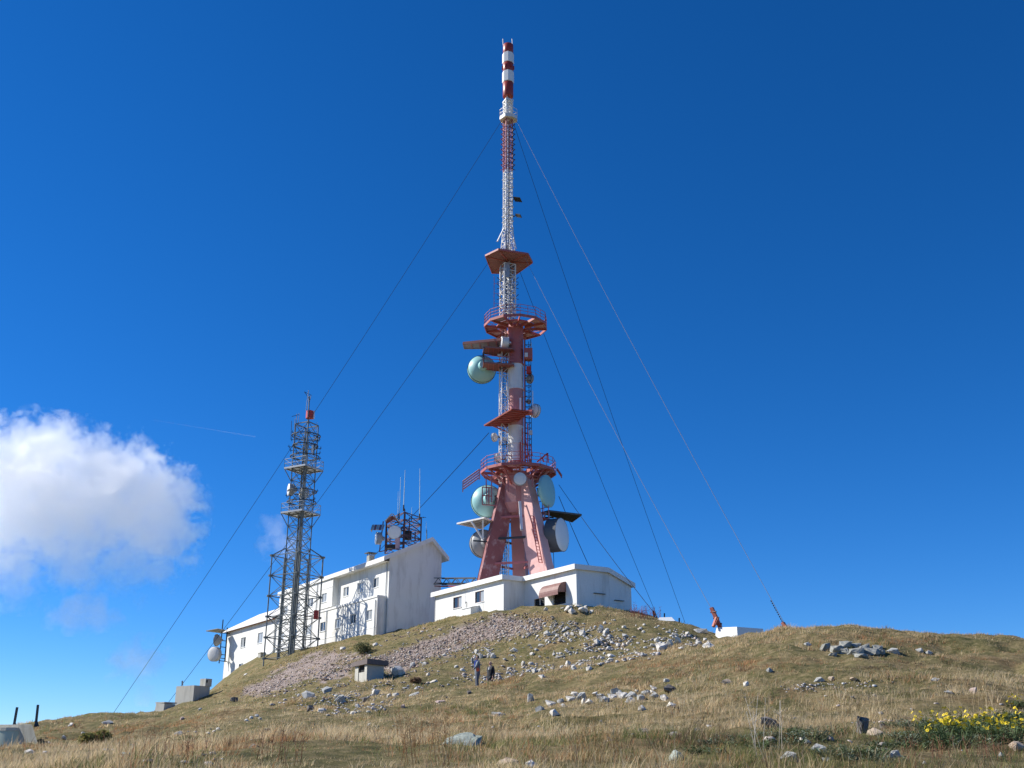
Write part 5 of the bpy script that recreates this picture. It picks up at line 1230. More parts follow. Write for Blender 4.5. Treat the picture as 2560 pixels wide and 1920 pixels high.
rock_material('outcrop_rock', (0.34, 0.34, 0.30), (0.23, 0.23, 0.20), (0.46, 0.46, 0.40), 0.6)
rock_material('grey_rock', (0.46, 0.46, 0.43), (0.31, 0.31, 0.29), (0.54, 0.54, 0.48), 0.6)
rock_material('dark_rock', (0.105, 0.095, 0.09), (0.19, 0.17, 0.155), (0.32, 0.31, 0.28), 0.5)
rock_material('tan_rock', (0.50, 0.40, 0.29), (0.40, 0.31, 0.22), (0.58, 0.50, 0.40), 0.5)
rock_material('pink_rock', (0.50, 0.38, 0.33), (0.42, 0.33, 0.29), (0.55, 0.50, 0.47), 0.5)
rock_material('lichen_rock', (0.36, 0.40, 0.34), (0.26, 0.29, 0.25), (0.50, 0.53, 0.45), 0.7)
rr_ = random.Random(11)
def rock_mesh(name, npts, m, round_=0.5, subdiv=0):
    bm = bmesh.new()
    for _ in range(npts):
        v = Vector((rr_.gauss(0, 1), rr_.gauss(0, 1), rr_.gauss(0, 1))).normalized()
        s = 1 - rr_.random() * 0.28
        p = Vector([math.copysign(abs(c) ** round_, c) for c in v]); p = p / max(abs(c) for c in p) * (0.5 + 0.5 * (1 / max(1e-3, p.length)) * 0) ; p = v.lerp(p, 0.7) * s * 0.5; k_ = 1 - 0.45 * p.z; p = Vector((p.x * k_, p.y * k_, p.z))
        bm.verts.new(p)
    bmesh.ops.convex_hull(bm, input=bm.verts)
    bmesh.ops.delete(bm, geom=[v for v in bm.verts if not v.link_faces], context='VERTS')
    bmesh.ops.dissolve_limit(bm, angle_limit=math.radians(9), verts=bm.verts, edges=bm.edges)
    if subdiv:
        bmesh.ops.triangulate(bm, faces=bm.faces)
        bmesh.ops.subdivide_edges(bm, edges=bm.edges, cuts=subdiv, use_grid_fill=True)
        for v in bm.verts: v.co += v.co.normalized() * rr_.uniform(-0.03, 0.03)
    for i_ in range(3):                                      # unit bounding box, so a rock has the size it is given
        lo_, hi_ = min(v.co[i_] for v in bm.verts), max(v.co[i_] for v in bm.verts)
        for v in bm.verts: v.co[i_] = (v.co[i_] - (lo_ + hi_) / 2) / (hi_ - lo_)
    me = bpy.data.meshes.new(name); bm.to_mesh(me); bm.free(); me.materials.append(MATS[m]); return me
ORD = ['leftmost', 'second', 'third', 'fourth', 'fifth', 'sixth', 'seventh', 'eighth', 'ninth', 'tenth', 'eleventh', 'twelfth', 'thirteenth', 'fourteenth', 'fifteenth', 'sixteenth', 'seventeenth', 'eighteenth', 'nineteenth', 'twentieth', 'twenty first', 'twenty second', 'twenty third', 'twenty fourth', 'twenty fifth', 'twenty sixth', 'twenty seventh', 'twenty eighth', 'twenty ninth', 'thirtieth', 'thirty first', 'thirty second', 'thirty third', 'thirty fourth']
def ordinal(k, what): return ('leftmost ' + what) if k == 0 else (what + ', ' + ORD[k] + ' from the left')
ROCKS = {m: [rock_mesh('rock', 10 + k, m, 0.6) for k in range(7)] for m in ('limestone', 'grey_rock', 'dark_rock', 'tan_rock', 'pink_rock', 'lichen_rock', 'outcrop_rock')}
BIG = {m: [rock_mesh('rock', 16, m, 0.6, 2) for k in range(3)] for m in ROCKS}
def place_rock(u, v, w, h, m='limestone', label=None, group=None, dmin=9, name='rock', parent=None, flat=None, yaw=None):
    """rock whose picture box is w x h px with its foot at (u, v)"""
    p = ground_hit(u, v, dmin)
    if p is None: return None
    d = math.sqrt(p.x ** 2 + p.y ** 2); s = d / 2600 * 1.02
    me = (BIG if w > 26 and d < 60 else ROCKS)[m][rr_.randrange(3 if (w > 26 and d < 60) else 7)]
    W, Hh = w * s * 0.84, h * s * (rr_.uniform(.85, 1.05) if w > 26 else rr_.uniform(.9, 1.3))
    o = link(name, me, parent)
    o.location = p + Vector((0, 0.2 * W, Hh * 0.5 - rr_.uniform(.14, .30) * Hh)); o.scale = (W, W * rr_.uniform(0.7, 1.0), Hh)
    o.rotation_euler = (rr_.uniform(.05, .45), rr_.uniform(-.4, .05), rr_.uniform(.35, 1.05) if yaw is None else yaw)
    if label: tag(o, label, 'rock', group)
    return o
FAR = ('white limestone rock lying on the stony slope below the equipment house', 'rocks on the stony slope below the equipment house')
for u, v, w, h in ((1433, 1591, 11, 9), (1457, 1590, 18, 13), (1503, 1582, 13, 19), (1516, 1582, 14, 11), (1495, 1612, 16, 12), (1654, 1626, 34, 22), (1695, 1610, 16, 19), (1717, 1588, 14, 9), (1421, 1667, 15, 17), (1435, 1675, 12, 13),
                   (1473, 1676, 18, 12), (1331, 1640, 14, 9), (1287, 1632, 22, 11), (1355, 1618, 18, 9), (1527, 1653, 20, 7), (1308, 1664, 11, 13), (1358, 1694, 20, 9), (1623, 1650, 8, 6), (1774, 1618, 30, 12), (1632, 1618, 16, 10), (1643, 1606, 12, 9),
                   (1690, 1592, 14, 9), (1528, 1612, 13, 8), (1383, 1640, 12, 9), (1395, 1646, 11, 8), (1410, 1579, 12, 8), (1420, 1590, 10, 7), (1368, 1590, 15, 9), (1391, 1594, 13, 9), (1570, 1612, 10, 6), (1470, 1600, 9, 6), (1560, 1570, 12, 8), (1512, 1560, 10, 6), (1610, 1584, 9, 6), (1587, 1632, 8, 5)):
    place_rock(u, v, w * 1.15, h * 1.1, 'limestone', *FAR)
place_rock(1675, 1618, 22, 25, 'limestone', 'tall rounded white boulder standing in the cluster near the anchor block', None)
place_rock(1559, 1594, 24, 9, 'limestone', 'long flat white slab lying on the stony slope in line with the vent box', None)
place_rock(1529, 1644, 24, 9, 'limestone', 'flat pale slab stacked above a dark hollow near the grassy crest', None)
place_rock(1338, 1682, 18, 16, 'limestone', 'pointed white rock standing on the lower edge of the stony slope', None)
place_rock(1750, 1581, 45, 13, 'grey_rock', 'long grey ledge of rock on the shoulder left of the anchor block', None)
ROW = ('grey white stone in the tumbled row of stones across the middle slope', 'stones in the tumbled row')
for k_, (u, v, w, h) in enumerate(sorted(((1326, 1751, 16, 19), (1350, 1774, 20, 13), (1376, 1760, 26, 12), (1403, 1754, 18, 11), (1457, 1746, 27, 19), (1476, 1758, 18, 10), (1411, 1765, 16, 9), (1461, 1758, 13, 12), (1502, 1742, 22, 12), (1513, 1753, 26, 13), (1531, 1743, 22, 11), (1540, 1732, 20, 12),
                   (1583, 1741, 30, 13), (1578, 1753, 24, 12), (1602, 1749, 20, 12), (1615, 1736, 24, 15), (1632, 1735, 14, 9), (1639, 1742, 24, 11), (1663, 1747, 22, 15), (1606, 1774, 16, 11), (1681, 1767, 20, 10), (1485, 1740, 16, 10), (1440, 1737, 20, 10), (1552, 1732, 12, 8), (1592, 1730, 10, 7)))):
    place_rock(u, v + 3, w * 1.3, h * 1.25, rr_.choice(('limestone', 'grey_rock', 'limestone')), ordinal(k_, 'grey white stone in the tumbled row across the middle slope'), ROW[1])
place_rock(1426, 1753, 29, 18, 'limestone', 'brightest white stone near the left end of the tumbled row', None)
place_rock(1555, 1746, 30, 19, 'limestone', 'large wedge shaped stone in the middle of the tumbled row', None)
place_rock(1636, 1724, 28, 9, 'limestone', 'flat capstone lying on top of the tumbled row', None)
place_rock(1677, 1731, 44, 21, 'dark_rock', 'big dark boulder at the right end of the tumbled row', None)
place_rock(1388, 1791, 26, 19, 'limestone', 'single pale block in the grass below the left end of the tumbled row', None)
NEAR = ('weathered rock half buried among the plants in the right foreground', 'rocks in the right foreground')
for k_, (u, v, w, h, m) in enumerate(sorted(((2209, 1822, 30, 17, 'dark_rock'), (2055, 1884, 52, 23, 'grey_rock'), (2004, 1855, 20, 10, 'limestone'), (2078, 1852, 20, 10, 'pink_rock'), (2479, 1858, 14, 11, 'limestone'), (2506, 1892, 14, 10, 'grey_rock'), (2407, 1862, 28, 13, 'lichen_rock'), (2313, 1912, 10, 8, 'limestone'),
                      (2243, 1898, 34, 20, 'grey_rock'), (2070, 1906, 24, 12, 'grey_rock'), (2215, 1878, 30, 9, 'tan_rock'), (2190, 1838, 40, 12, 'tan_rock'), (2020, 1860, 16, 8, 'grey_rock')))):
    place_rock(u, v, w, h, m, ordinal(k_, 'weathered rock half buried among plants in the right foreground'), NEAR[1])
for u, v, w, h, m, lab in ((1928, 1826, 54, 42, 'dark_rock', 'jagged dark rock standing in the grass left of the green plants'), (2160, 1834, 62, 44, 'dark_rock', 'hunched brown black boulder left of the yellow flowers'), (1982, 1908, 54, 28, 'grey_rock', 'rounded grey boulder at the bottom edge right of centre'),
                           (2548, 1876, 40, 24, 'tan_rock', 'pale smooth rock cut by the right picture edge'), (1612, 1844, 36, 28, 'tan_rock', 'sandy tan boulder in the foreground grass below the stone row'), (1521, 1854, 18, 10, 'tan_rock', 'small tan stone left of the sandy boulder'),
                           (1697, 1849, 60, 22, 'grey_rock', 'long grey and white slab leaning in the foreground'), (1748, 1831, 44, 15, 'dark_rock', 'dark wedge of rock with white tip resting behind the long slab'), (1691, 1903, 44, 32, 'lichen_rock', 'green grey lichened boulder in the lower foreground'),
                           (1162, 1862, 104, 27, 'lichen_rock', 'broad flat lichened boulder in the straw grass below the two people'), (1249, 1792, 46, 13, 'grey_rock', 'low grey boulder in the grass right of the two people'), (1268, 1918, 62, 24, 'tan_rock', 'pale boulder cut by the bottom edge near the middle'), (1331, 1919, 40, 13, 'limestone', 'white rock at the bottom edge beside the pale boulder'),
                           (1101, 1757, 30, 9, 'pink_rock', 'flat pink slab in the grass left of the two people'), (852, 1757, 38, 25, 'grey_rock', 'dark grey leaning boulder below the concrete hut'), (997, 1688, 36, 25, 'limestone', 'big rounded white boulder just right of the concrete hut'), (1925, 1682, 18, 12, 'grey_rock', 'lone grey stone in the straw below the anchor block ridge'),
                           (2052, 1705, 30, 13, 'grey_rock', 'blue grey stone in the line of rubble on the right slope'), (2079, 1702, 17, 13, 'tan_rock', 'upright sandy stone beside the blue grey stone'), (2136, 1705, 26, 9, 'tan_rock', 'flat sandy stone at the right of the rubble line'), (2436, 1735, 18, 14, 'pink_rock', 'pinkish stone in the grass above the yellow flowers'),
                           (2377, 1735, 28, 8, 'grey_rock', 'flat grey slab in the grass above the flowers'), (2342, 1702, 34, 8, 'grey_rock', 'low grey ledge under the dark hollow on the right'), (347, 1878, 52, 24, 'lichen_rock', 'grey green outcrop in the grass at lower left'), (312, 1893, 26, 14, 'lichen_rock', 'smaller grey stone beside the lower left outcrop'),
                           (1666, 1706, 18, 12, 'grey_rock', 'lone grey stone on the brown bank above the tumbled row'), (1819, 1709, 34, 9, 'tan_rock', 'flat sandy slab on the bank right of the tumbled row'), (1867, 1715, 20, 12, 'limestone', 'bright white stone right of the sandy slab'), (634, 1868, 32, 11, 'dark_rock', 'dark flat rock in the grass at lower left centre')):
    place_rock(u, v, w, h, m, lab, None)
MID = ('pale rock scattered in the grass around the concrete hut', 'rocks around the concrete hut')
for k_, (u, v, w, h, m) in enumerate(sorted(((772, 1744, 40, 17, 'grey_rock'), (815, 1730, 30, 14, 'grey_rock'), (774, 1779, 24, 15, 'dark_rock'), (803, 1781, 26, 11, 'limestone'), (981, 1681, 10, 14, 'limestone'), (1030, 1670, 16, 13, 'limestone'), (1083, 1707, 26, 8, 'limestone'), (1064, 1662, 18, 8, 'limestone'), (1184, 1657, 18, 16, 'limestone'), (1203, 1645, 17, 13, 'grey_rock'), (1233, 1647, 15, 17, 'limestone'),
                      (939, 1737, 24, 13, 'limestone'), (972, 1743, 14, 9, 'limestone'), (989, 1741, 22, 9, 'limestone'), (1035, 1739, 36, 8, 'grey_rock'), (1008, 1771, 12, 9, 'pink_rock'), (1173, 1735, 15, 11, 'dark_rock'), (923, 1814, 12, 6, 'limestone'), (666, 1829, 18, 10, 'dark_rock'), (857, 1625, 20, 8, 'limestone'), (938, 1615, 18, 8, 'limestone'), (628, 1798, 12, 8, 'limestone'), (642, 1793, 11, 7, 'limestone'), (616, 1803, 10, 6, 'limestone'), (650, 1800, 10, 6, 'limestone'),
                      (895, 1768, 18, 9, 'limestone'), (912, 1756, 20, 12, 'dark_rock'), (884, 1785, 22, 9, 'limestone'), (1111, 1640, 12, 7, 'limestone'), (1140, 1670, 12, 6, 'limestone'), (1070, 1690, 11, 8, 'limestone'), (1045, 1700, 9, 9, 'limestone')))):
    place_rock(u, v, w, h, m, ordinal(k_, 'pale rock in the grass around the concrete hut'), MID[1])
LEFT = ('small pale stone on the grassy slope at the far left', 'stones on the far left slope')
for k_, (u, v, w, h, m) in enumerate(sorted(((174, 1817, 20, 8, 'limestone'), (266, 1811, 30, 9, 'grey_rock'), (158, 1849, 13, 9, 'limestone'), (206, 1836, 10, 6, 'limestone'), (445, 1838, 24, 9, 'grey_rock'), (71, 1886, 24, 11, 'limestone'), (532, 1832, 12, 7, 'limestone'), (545, 1826, 11, 7, 'limestone'), (520, 1836, 10, 6, 'limestone'), (584, 1754, 22, 14, 'dark_rock'), (455, 1800, 12, 6, 'pink_rock'), (500, 1775, 12, 6, 'limestone'), (612, 1690, 14, 7, 'limestone'), (120, 1862, 12, 10, 'limestone')))):
    place_rock(u, v, w, h, m, ordinal(k_, 'small pale stone on the far left grassy slope'), LEFT[1])
oc = thing('rock_outcrop', ground_hit(2140, 1630) or PN(2140, 1630, 48), 'long grey fractured rock outcrop on the right hand grass hump', 'outcrop')
for u, v, w, h in ((2067, 1624, 40, 26), (2095, 1630, 44, 28), (2145, 1634, 62, 27), (2180, 1634, 56, 22), (2138, 1614, 60, 15), (2116, 1616, 44, 18), (2165, 1620, 50, 17), (2195, 1622, 38, 15), (2085, 1638, 34, 13), (2155, 1641, 46, 12), (2120, 1632, 40, 22), (2205, 1632, 30, 13)):
    place_rock(u, v + 3, w * 0.92, h * .92, 'outcrop_rock', None, None, 9, 'rock', oc)
for u, v, w, h, lab in ((2240, 1636, 36, 17, 'separate grey rock just right of the long outcrop'), (2303, 1632, 22, 11, 'left of two small grey rocks right of the outcrop'), (2325, 1637, 18, 12, 'right of two small grey rocks right of the outcrop'), (2021, 1614, 20, 10, 'small grey rock left of the outcrop')):
    place_rock(u, v, w, h, 'grey_rock', lab, None)
# rubble footing at the corner of the equipment house
fo = thing('rubble_footing', PN(1435, 1525, 92), 'rough pile of pale stones under the near corner of the equipment house', 'footing')
for u, v, w, h in ((1415, 1532, 20, 12), (1432, 1534, 22, 16), (1450, 1533, 22, 18), (1466, 1533, 18, 14), (1424, 1522, 22, 10), (1445, 1520, 26, 12), (1404, 1524, 16, 8), (1462, 1522, 16, 10), (1480, 1534, 14, 9), (1365, 1528, 13, 10)):
    place_rock(u, v, w, h, 'limestone', None, None, 60, 'stone', fo)
# random small rocks, individuals
def in_px(poly, u, v):
    c = False; n = len(poly)
    for i in range(n):
        (a, b), (x, y) = poly[i], poly[(i + 1) % n]
        if (b > v) != (y > v) and u < (x - a) * (v - b) / (y - b) + a: c = not c
    return c
def sample_px(poly, r):
    us = [p[0] for p in poly]; vs = [p[1] for p in poly]
    while True:
        u, v = r.uniform(min(us), max(us)), r.uniform(min(vs), max(vs))
        if in_px(poly, u, v): return u, v
FARPOLY = [(1150, 1650), (1260, 1590), (1380, 1560), (1500, 1545), (1620, 1560), (1700, 1575), (1780, 1605), (1640, 1640), (1480, 1668), (1330, 1692), (1220, 1705), (1120, 1700)]
rp_ = random.Random(5)
for _ in range(95):
    u, v = sample_px(FARPOLY, rp_); w = 4.5 + 10 * rp_.random() ** 2
    place_rock(u, v, w, w * rp_.uniform(.5, .9), 'limestone', *FAR)

# ------------------------------------------------------------------ loose stone: scree and gravel
S1 = [(585, 1742), (662, 1738), (760, 1700), (804, 1682), (845, 1660), (868, 1630), (812, 1628), (740, 1655), (662, 1698)]
S2 = [(922, 1648), (1040, 1612), (1120, 1590), (1180, 1562), (1240, 1542), (1360, 1550), (1352, 1570), (1300, 1590), (1200, 1606), (1163, 1626), (1060, 1646), (1021, 1680), (969, 1684), (955, 1662)]
S1J = [(560, 1750), (680, 1745), (780, 1712), (860, 1672), (885, 1622), (800, 1618), (720, 1650), (640, 1700)]
S2J = [(905, 1655), (1030, 1605), (1110, 1578), (1180, 1552), (1240, 1533), (1385, 1545), (1375, 1580), (1300, 1600), (1210, 1620), (1170, 1640), (1070, 1660), (1030, 1692), (960, 1695)]
S4 = [(1230, 1552), (1330, 1545), (1440, 1556), (1560, 1575), (1500, 1606), (1340, 1604), (1240, 1590)]
RUB = [(740, 1735), (900, 1725), (1000, 1745), (960, 1780), (820, 1790), (740, 1770)]
BASE = [(960, 1592), (1100, 1562), (1260, 1533), (1400, 1528), (1400, 1540), (1260, 1548), (1100, 1578), (960, 1606)]
S3 = [(780, 1690), (900, 1625), (935, 1645), (860, 1690), (800, 1706)]
SCATTER = [(760, 1640), (1000, 1600), (1260, 1540), (1560, 1545), (1780, 1605), (1600, 1648), (1300, 1700), (1100, 1720), (900, 1745), (740, 1770), (640, 1760)]
LOWLINE = [(1950, 1715), (2180, 1705), (2180, 1722), (1960, 1735)]
FORE = [(40, 1860), (700, 1780), (1300, 1720), (1900, 1700), (2560, 1690), (2560, 1915), (40, 1915)]
def stones(name, label, jobs, cols):
    V, Fc, Cl, base = [], [], [], 0; q = random.Random(21); lib = []
    for me in ROCKS['limestone']:
        bm = bmesh.new(); bm.from_mesh(me); bmesh.ops.triangulate(bm, faces=bm.faces); bm.verts.index_update()
        lib.append((np.array([v.co[:] for v in bm.verts]), np.array([[v.index for v in f.verts] for f in bm.faces]))); bm.free()
    for poly, cnt, lo, hi in jobs:
        for _ in range(cnt):
            u, v = sample_px(poly, q); p = ground_hit(u, v)
            if p is None or (poly in (SCATTER, FARPOLY, FORE) and float(fbm(np.array([p.x]), np.array([p.y]), 3.2, 3, 51)[0]) < q.uniform(-.25, .25)): continue
            v_, f_ = lib[q.randrange(len(lib))]; s = lo + (hi - lo) * q.random() ** 2.2
            R = Matrix.Rotation(q.uniform(.3, 1.15), 3, 'Z') @ Matrix.Rotation(q.uniform(-.2, .5), 3, 'X')
            X = (v_ * np.array([s * q.uniform(.7, 1.4), s * .9, s * q.uniform(.22, .68)]) * .85) @ np.array(R).T + np.array(p) + np.array([0, 0, s * .12])
            V.append(X); Fc.append(f_ + base); base += len(X); c = np.array(cols[q.randrange(len(cols))]) * q.uniform(.8, 1.15); Cl.append(np.tile(c, (len(X), 1)))
    o = link(name, np_mesh(name, np.concatenate(V), np.concatenate(Fc), 'loose_stone', False, np.concatenate(Cl))); o['kind'] = 'stuff'; o['label'] = label; o['category'] = 'stones'; return o
def tint_material(name, rough=0.9, translucent=0.0, noise=0.0):
    m, n, l, b = nodes_of(name); at = n.new('ShaderNodeAttribute'); at.attribute_name = 'tint'
    l.new(at.outputs['Color'], b.inputs['Base Color']); b.inputs['Roughness'].default_value = rough; b.inputs['Specular IOR Level'].default_value = 0.15
    if translucent:
        t = n.new('ShaderNodeBsdfTranslucent'); l.new(at.outputs['Color'], t.inputs['Color']); mx = n.new('ShaderNodeMixShader'); mx.inputs[0].default_value = translucent
        l.new(b.outputs[0], mx.inputs[1]); l.new(t.outputs[0], mx.inputs[2]); l.new(mx.outputs[0], n['Material Output'].inputs['Surface'])
    MATS[name] = m
tint_material('loose_stone'); tint_material('grass_blade', 0.8, 0.42); tint_material('petal', 0.6, 0.2)
stones('scree', 'pale pinkish scree spilling down the slope below the buildings', [(S1, 2800, .04, .16), (S2, 4600, .04, .22), (S3, 350, .06, .34), (S1J, 1000, .04, .28), (S2J, 1700, .04, .32), (BASE, 260, .08, .35)], [(.45, .36, .28), (.54, .46, .37), (.34, .25, .19), (.47, .34, .26), (.66, .60, .50), (.22, .17, .13), (.38, .30, .23)])
stones('scattered_stones', 'small loose stones scattered over the grassy hillside', [(SCATTER, 2400, .05, .30), (FARPOLY, 2300, .06, .44), (S4, 450, .06, .38), (LOWLINE, 110, .03, .13), (FORE, 420, .03, .16), (RUB, 420, .04, .22)], [(.55, .54, .51), (.48, .46, .43), (.40, .38, .36), (.52, .45, .40)])

# ------------------------------------------------------------------ grass
def pix_of(x, y, z):
    zc = z - CAM_Z; dep = y * CP + zc * SP; return 1280 + F_PX * x / dep, 960 - F_PX * (-y * SP + zc * CP) / dep
def poly_mask(poly, U, V_):
    c = np.zeros(U.shape, bool); n = len(poly)
    for i in range(n):
        (a, b), (x, y) = poly[i], poly[(i + 1) % n]
        with np.errstate(divide='ignore', invalid='ignore'): c ^= ((b > V_) != (y > V_)) & (U < (x - a) * (V_ - b) / (y - b + 1e-9) + a)
    return c
PAL = {'straw': (0.70, 0.56, 0.34), 'tan': (0.60, 0.46, 0.27), 'olive': (0.36, 0.315, 0.14), 'green': (0.175, 0.20, 0.07), 'rust': (0.46, 0.25, 0.125), 'dark': (0.16, 0.115, 0.07)}
PN_ = list(PAL); PC = np.array([PAL[k] for k in PN_])
g_ = np.random.default_rng(3)
BANK_RUST_SHADE = [([(1180, 1722), (1400, 1712), (1560, 1702), (1700, 1690), (1900, 1680)], 8, 1.2, 2.6), ([(2080, 1680), (2160, 1668), (2300, 1655), (2420, 1664), (2560, 1672)], 9, .8, 4.0), ([(1560, 1668), (1750, 1662), (2050, 1660)], 12, 2.2, .4), ([(2150, 1600), (2330, 1612), (2560, 1640)], 14, 2.0, 1.0),  # dark grass weight stands in for the shade of banks and hollows
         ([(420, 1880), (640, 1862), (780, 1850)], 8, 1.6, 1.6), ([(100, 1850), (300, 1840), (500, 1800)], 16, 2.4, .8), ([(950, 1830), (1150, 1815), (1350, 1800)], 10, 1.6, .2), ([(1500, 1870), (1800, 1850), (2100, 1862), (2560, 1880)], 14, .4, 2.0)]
def weights(x, y, U, V_, d):
    """how likely each kind of grass is at a place"""
    n1, n2, n3 = 1.25 * fbm(x, y, 5.0, 3, 11), fbm(x, y, 2.2, 3, 12), fbm(x, y, 8.0, 3, 13)
    far = np.clip((d - 55) / 15, 0, 1)
    w = np.stack([0.9 + 1.4 * n1 - 0.55 * far, 0.8 + 0.8 * n2, 0.40 + 0.9 * n3 + 0.85 * far, 0.25 - 1.3 * n1 + 0.55 * far, 0.12 + 0.8 * np.maximum(n2 - n1, 0) + 0.25 * (n3 > .25), 0.12 + 0.5 * np.maximum(-n2, 0) + .25 * far * (n2 < -.1)], -1)
    low_right = ((U > 1700) & (V_ > 1800)).astype(float) * np.clip((V_ - 1800) / 40, 0, 1)
    w[..., 3] += 1.3 * low_right; w[..., 2] += 0.6 * low_right; w[..., 0] *= 1 - 0.75 * low_right; w[..., 5] += .4 * low_right
    strawband = np.exp(-((V_ - 1800) / 34) ** 2) * np.clip((U - 1200) / 250, 0, 1); w[..., 0] += 1.5 * strawband; w[..., 3] *= 1 - .7 * strawband
    crest = ((U > 1250) & (d > 44) & (d < 62)).astype(float); w[..., 1] += .9 * crest; w[..., 4] += .45 * crest; w[..., 0] += .4 * crest
    leftrust = np.clip((520 - U) / 300, 0, 1) * ((V_ > 1790) & (V_ < 1880)); w[..., 4] += .7 * leftrust; w[..., 5] += .3 * leftrust
    for (line, sg_, kr, kd) in BANK_RUST_SHADE:
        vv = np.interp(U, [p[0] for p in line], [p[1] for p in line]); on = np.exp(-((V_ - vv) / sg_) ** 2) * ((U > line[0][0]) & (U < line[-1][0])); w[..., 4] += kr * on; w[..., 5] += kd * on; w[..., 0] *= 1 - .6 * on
    return np.maximum(w, 0.01)
def make_tufts(n, d0, d1, blades, segs, hmin, hmax, width, spread, name_seed):
    m_ = n // 5; n = m_ * 5                                  # tussocks: five tufts around each centre
    az_ = g_.uniform(-0.54, 0.60, m_); d = np.sqrt(g_.uniform(d0 ** 2, d1 ** 2, m_)); rs_ = .10 + .0035 * d
    clump = np.repeat(np.exp(g_.normal(0, .32, m_)), 5); shade_ = np.repeat(g_.uniform(.62, 1.32, m_), 5)
    x, y = np.repeat(np.sin(az_) * d, 5) + g_.normal(0, 1, n) * np.repeat(rs_, 5), np.repeat(np.cos(az_) * d, 5) + g_.normal(0, 1, n) * np.repeat(rs_, 5); d = np.sqrt(x * x + y * y); z = ground_z(x, y)
    U, V_ = pix_of(x, y, z)
    jt = fbm(x, y, 1.5, 2, 41) * 14
    keep = ~(poly_mask(S1, U + jt, V_ + jt) | poly_mask(S2, U + jt, V_ + jt)) | (g_.random(n) < np.clip(.12 + .9 * fbm(x, y, 2.4, 2, 43), .03, .6))
    hl = (x - K1.x) * DV.x + (y - K1.y) * DV.y; hn = (x - K1.x) * NV.x + (y - K1.y) * NV.y
    keep &= ~((hl > -.3) & (hl < 24) & (hn < STEP + .1) & (hn > -7)); fl = (x - L1.x) * DV.x + (y - L1.y) * DV.y; fn = (x - L1.x) * NV.x + (y - L1.y) * NV.y
    keep &= ~((fl > -.3) & (fn < 1.5) & (fn > -8))
    dens = fbm(x, y, 1.6, 2, 17); keep &= g_.random(n) < np.clip(0.72 + 1.3 * dens + .7 * fbm(x, y, 5.0, 2, 18), .34, 1)
    x, y, z, d, U, V_, clump, shade_ = [q[keep] for q in (x, y, z, d, U, V_, clump, shade_)]; n = len(x)
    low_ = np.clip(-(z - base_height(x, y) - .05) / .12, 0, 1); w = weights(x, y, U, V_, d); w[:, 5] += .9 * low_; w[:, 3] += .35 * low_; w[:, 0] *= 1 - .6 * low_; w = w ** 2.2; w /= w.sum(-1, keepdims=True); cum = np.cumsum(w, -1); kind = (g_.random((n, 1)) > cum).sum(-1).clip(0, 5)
    tall = fbm(x, y, 2.0, 2, 19) * .75 + .45
    H = hmin + (hmax - hmin) * np.clip(tall * 1.1 + g_.normal(0, .18, n), 0, 1); H *= np.array([1.15, .95, .8, .8, .9, .75])[kind] * np.clip(.8 + .5 * fbm(x, y, 5.0, 2, 18), .65, 1.15) * clump
    B = blades; N = n * B
    def rep(a): return np.repeat(a, B)
    th = g_.uniform(0, 2 * np.pi, N); rad_ = np.sqrt(g_.random(N)) * spread; bx, by = rep(x) + np.cos(th) * rad_, rep(y) + np.sin(th) * rad_
    bz = ground_z(bx, by) - 0.02; hh = rep(H) * g_.uniform(.55, 1.15, N); lean = hh * g_.uniform(.15, .75, N); la = th + g_.normal(0, .8, N); wd = width * g_.uniform(.6, 1.4, N) * (1 + rep(d) / 40)
    lx_, ly_ = np.cos(la) * lean + 0.12 * hh, np.sin(la) * lean; px, py = -np.sin(la), np.cos(la)
    fa = g_.uniform(0, np.pi, N); px, py = np.cos(fa) * .5 + .5, np.sin(fa) * .5           # blades turned mostly across the view
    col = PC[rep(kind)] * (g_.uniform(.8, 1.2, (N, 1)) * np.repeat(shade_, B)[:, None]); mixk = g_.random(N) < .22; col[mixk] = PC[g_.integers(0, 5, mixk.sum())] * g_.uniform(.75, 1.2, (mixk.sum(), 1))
    vs, fs = [], []; per = 2 * segs + 1
    P = np.zeros((N, per, 3))
    for s in range(segs):
        t = s / segs; cx, cy, cz = bx + lx_ * t ** 1.7, by + ly_ * t ** 1.7, bz + hh * (t - .12 * t * t); ww = wd * (1 - .55 * t) / 2
        P[:, 2 * s] = np.stack([cx - px * ww, cy - py * ww, cz], -1); P[:, 2 * s + 1] = np.stack([cx + px * ww, cy + py * ww, cz], -1)
    P[:, -1] = np.stack([bx + lx_, by + ly_, bz + hh * .9], -1)
    tri = []
    for s in range(segs - 1): tri += [(2 * s, 2 * s + 1, 2 * s + 3), (2 * s, 2 * s + 3, 2 * s + 2)]
    tri.append((2 * segs - 2, 2 * segs - 1, 2 * segs)); tri = np.array(tri)
    return P.reshape(-1, 3), (np.arange(N)[:, None, None] * per + tri[None]).reshape(-1, 3), np.repeat(col, per, 0)
parts = [make_tufts(18000, 8.5, 24, 16, 2, .085, .26, .006, .12, 1), make_tufts(42000, 24, 64, 11, 2, .07, .24, .009, .15, 2), make_tufts(66000, 64, 125, 7, 1, .06, .26, .016, .2, 3)]
V = np.concatenate([p[0] for p in parts]); offs = np.cumsum([0] + [len(p[0]) for p in parts[:-1]]); Fs = np.concatenate([p[1] + o for p, o in zip(parts, offs)]); Cs = np.concatenate([p[2] for p in parts])
grass = link('hillside_grass', np_mesh('hillside_grass', V, Fs, 'grass_blade', False, Cs)); grass['kind'] = 'stuff'; grass['label'] = 'dry straw coloured and green grass covering the hillside'; grass['category'] = 'grass'

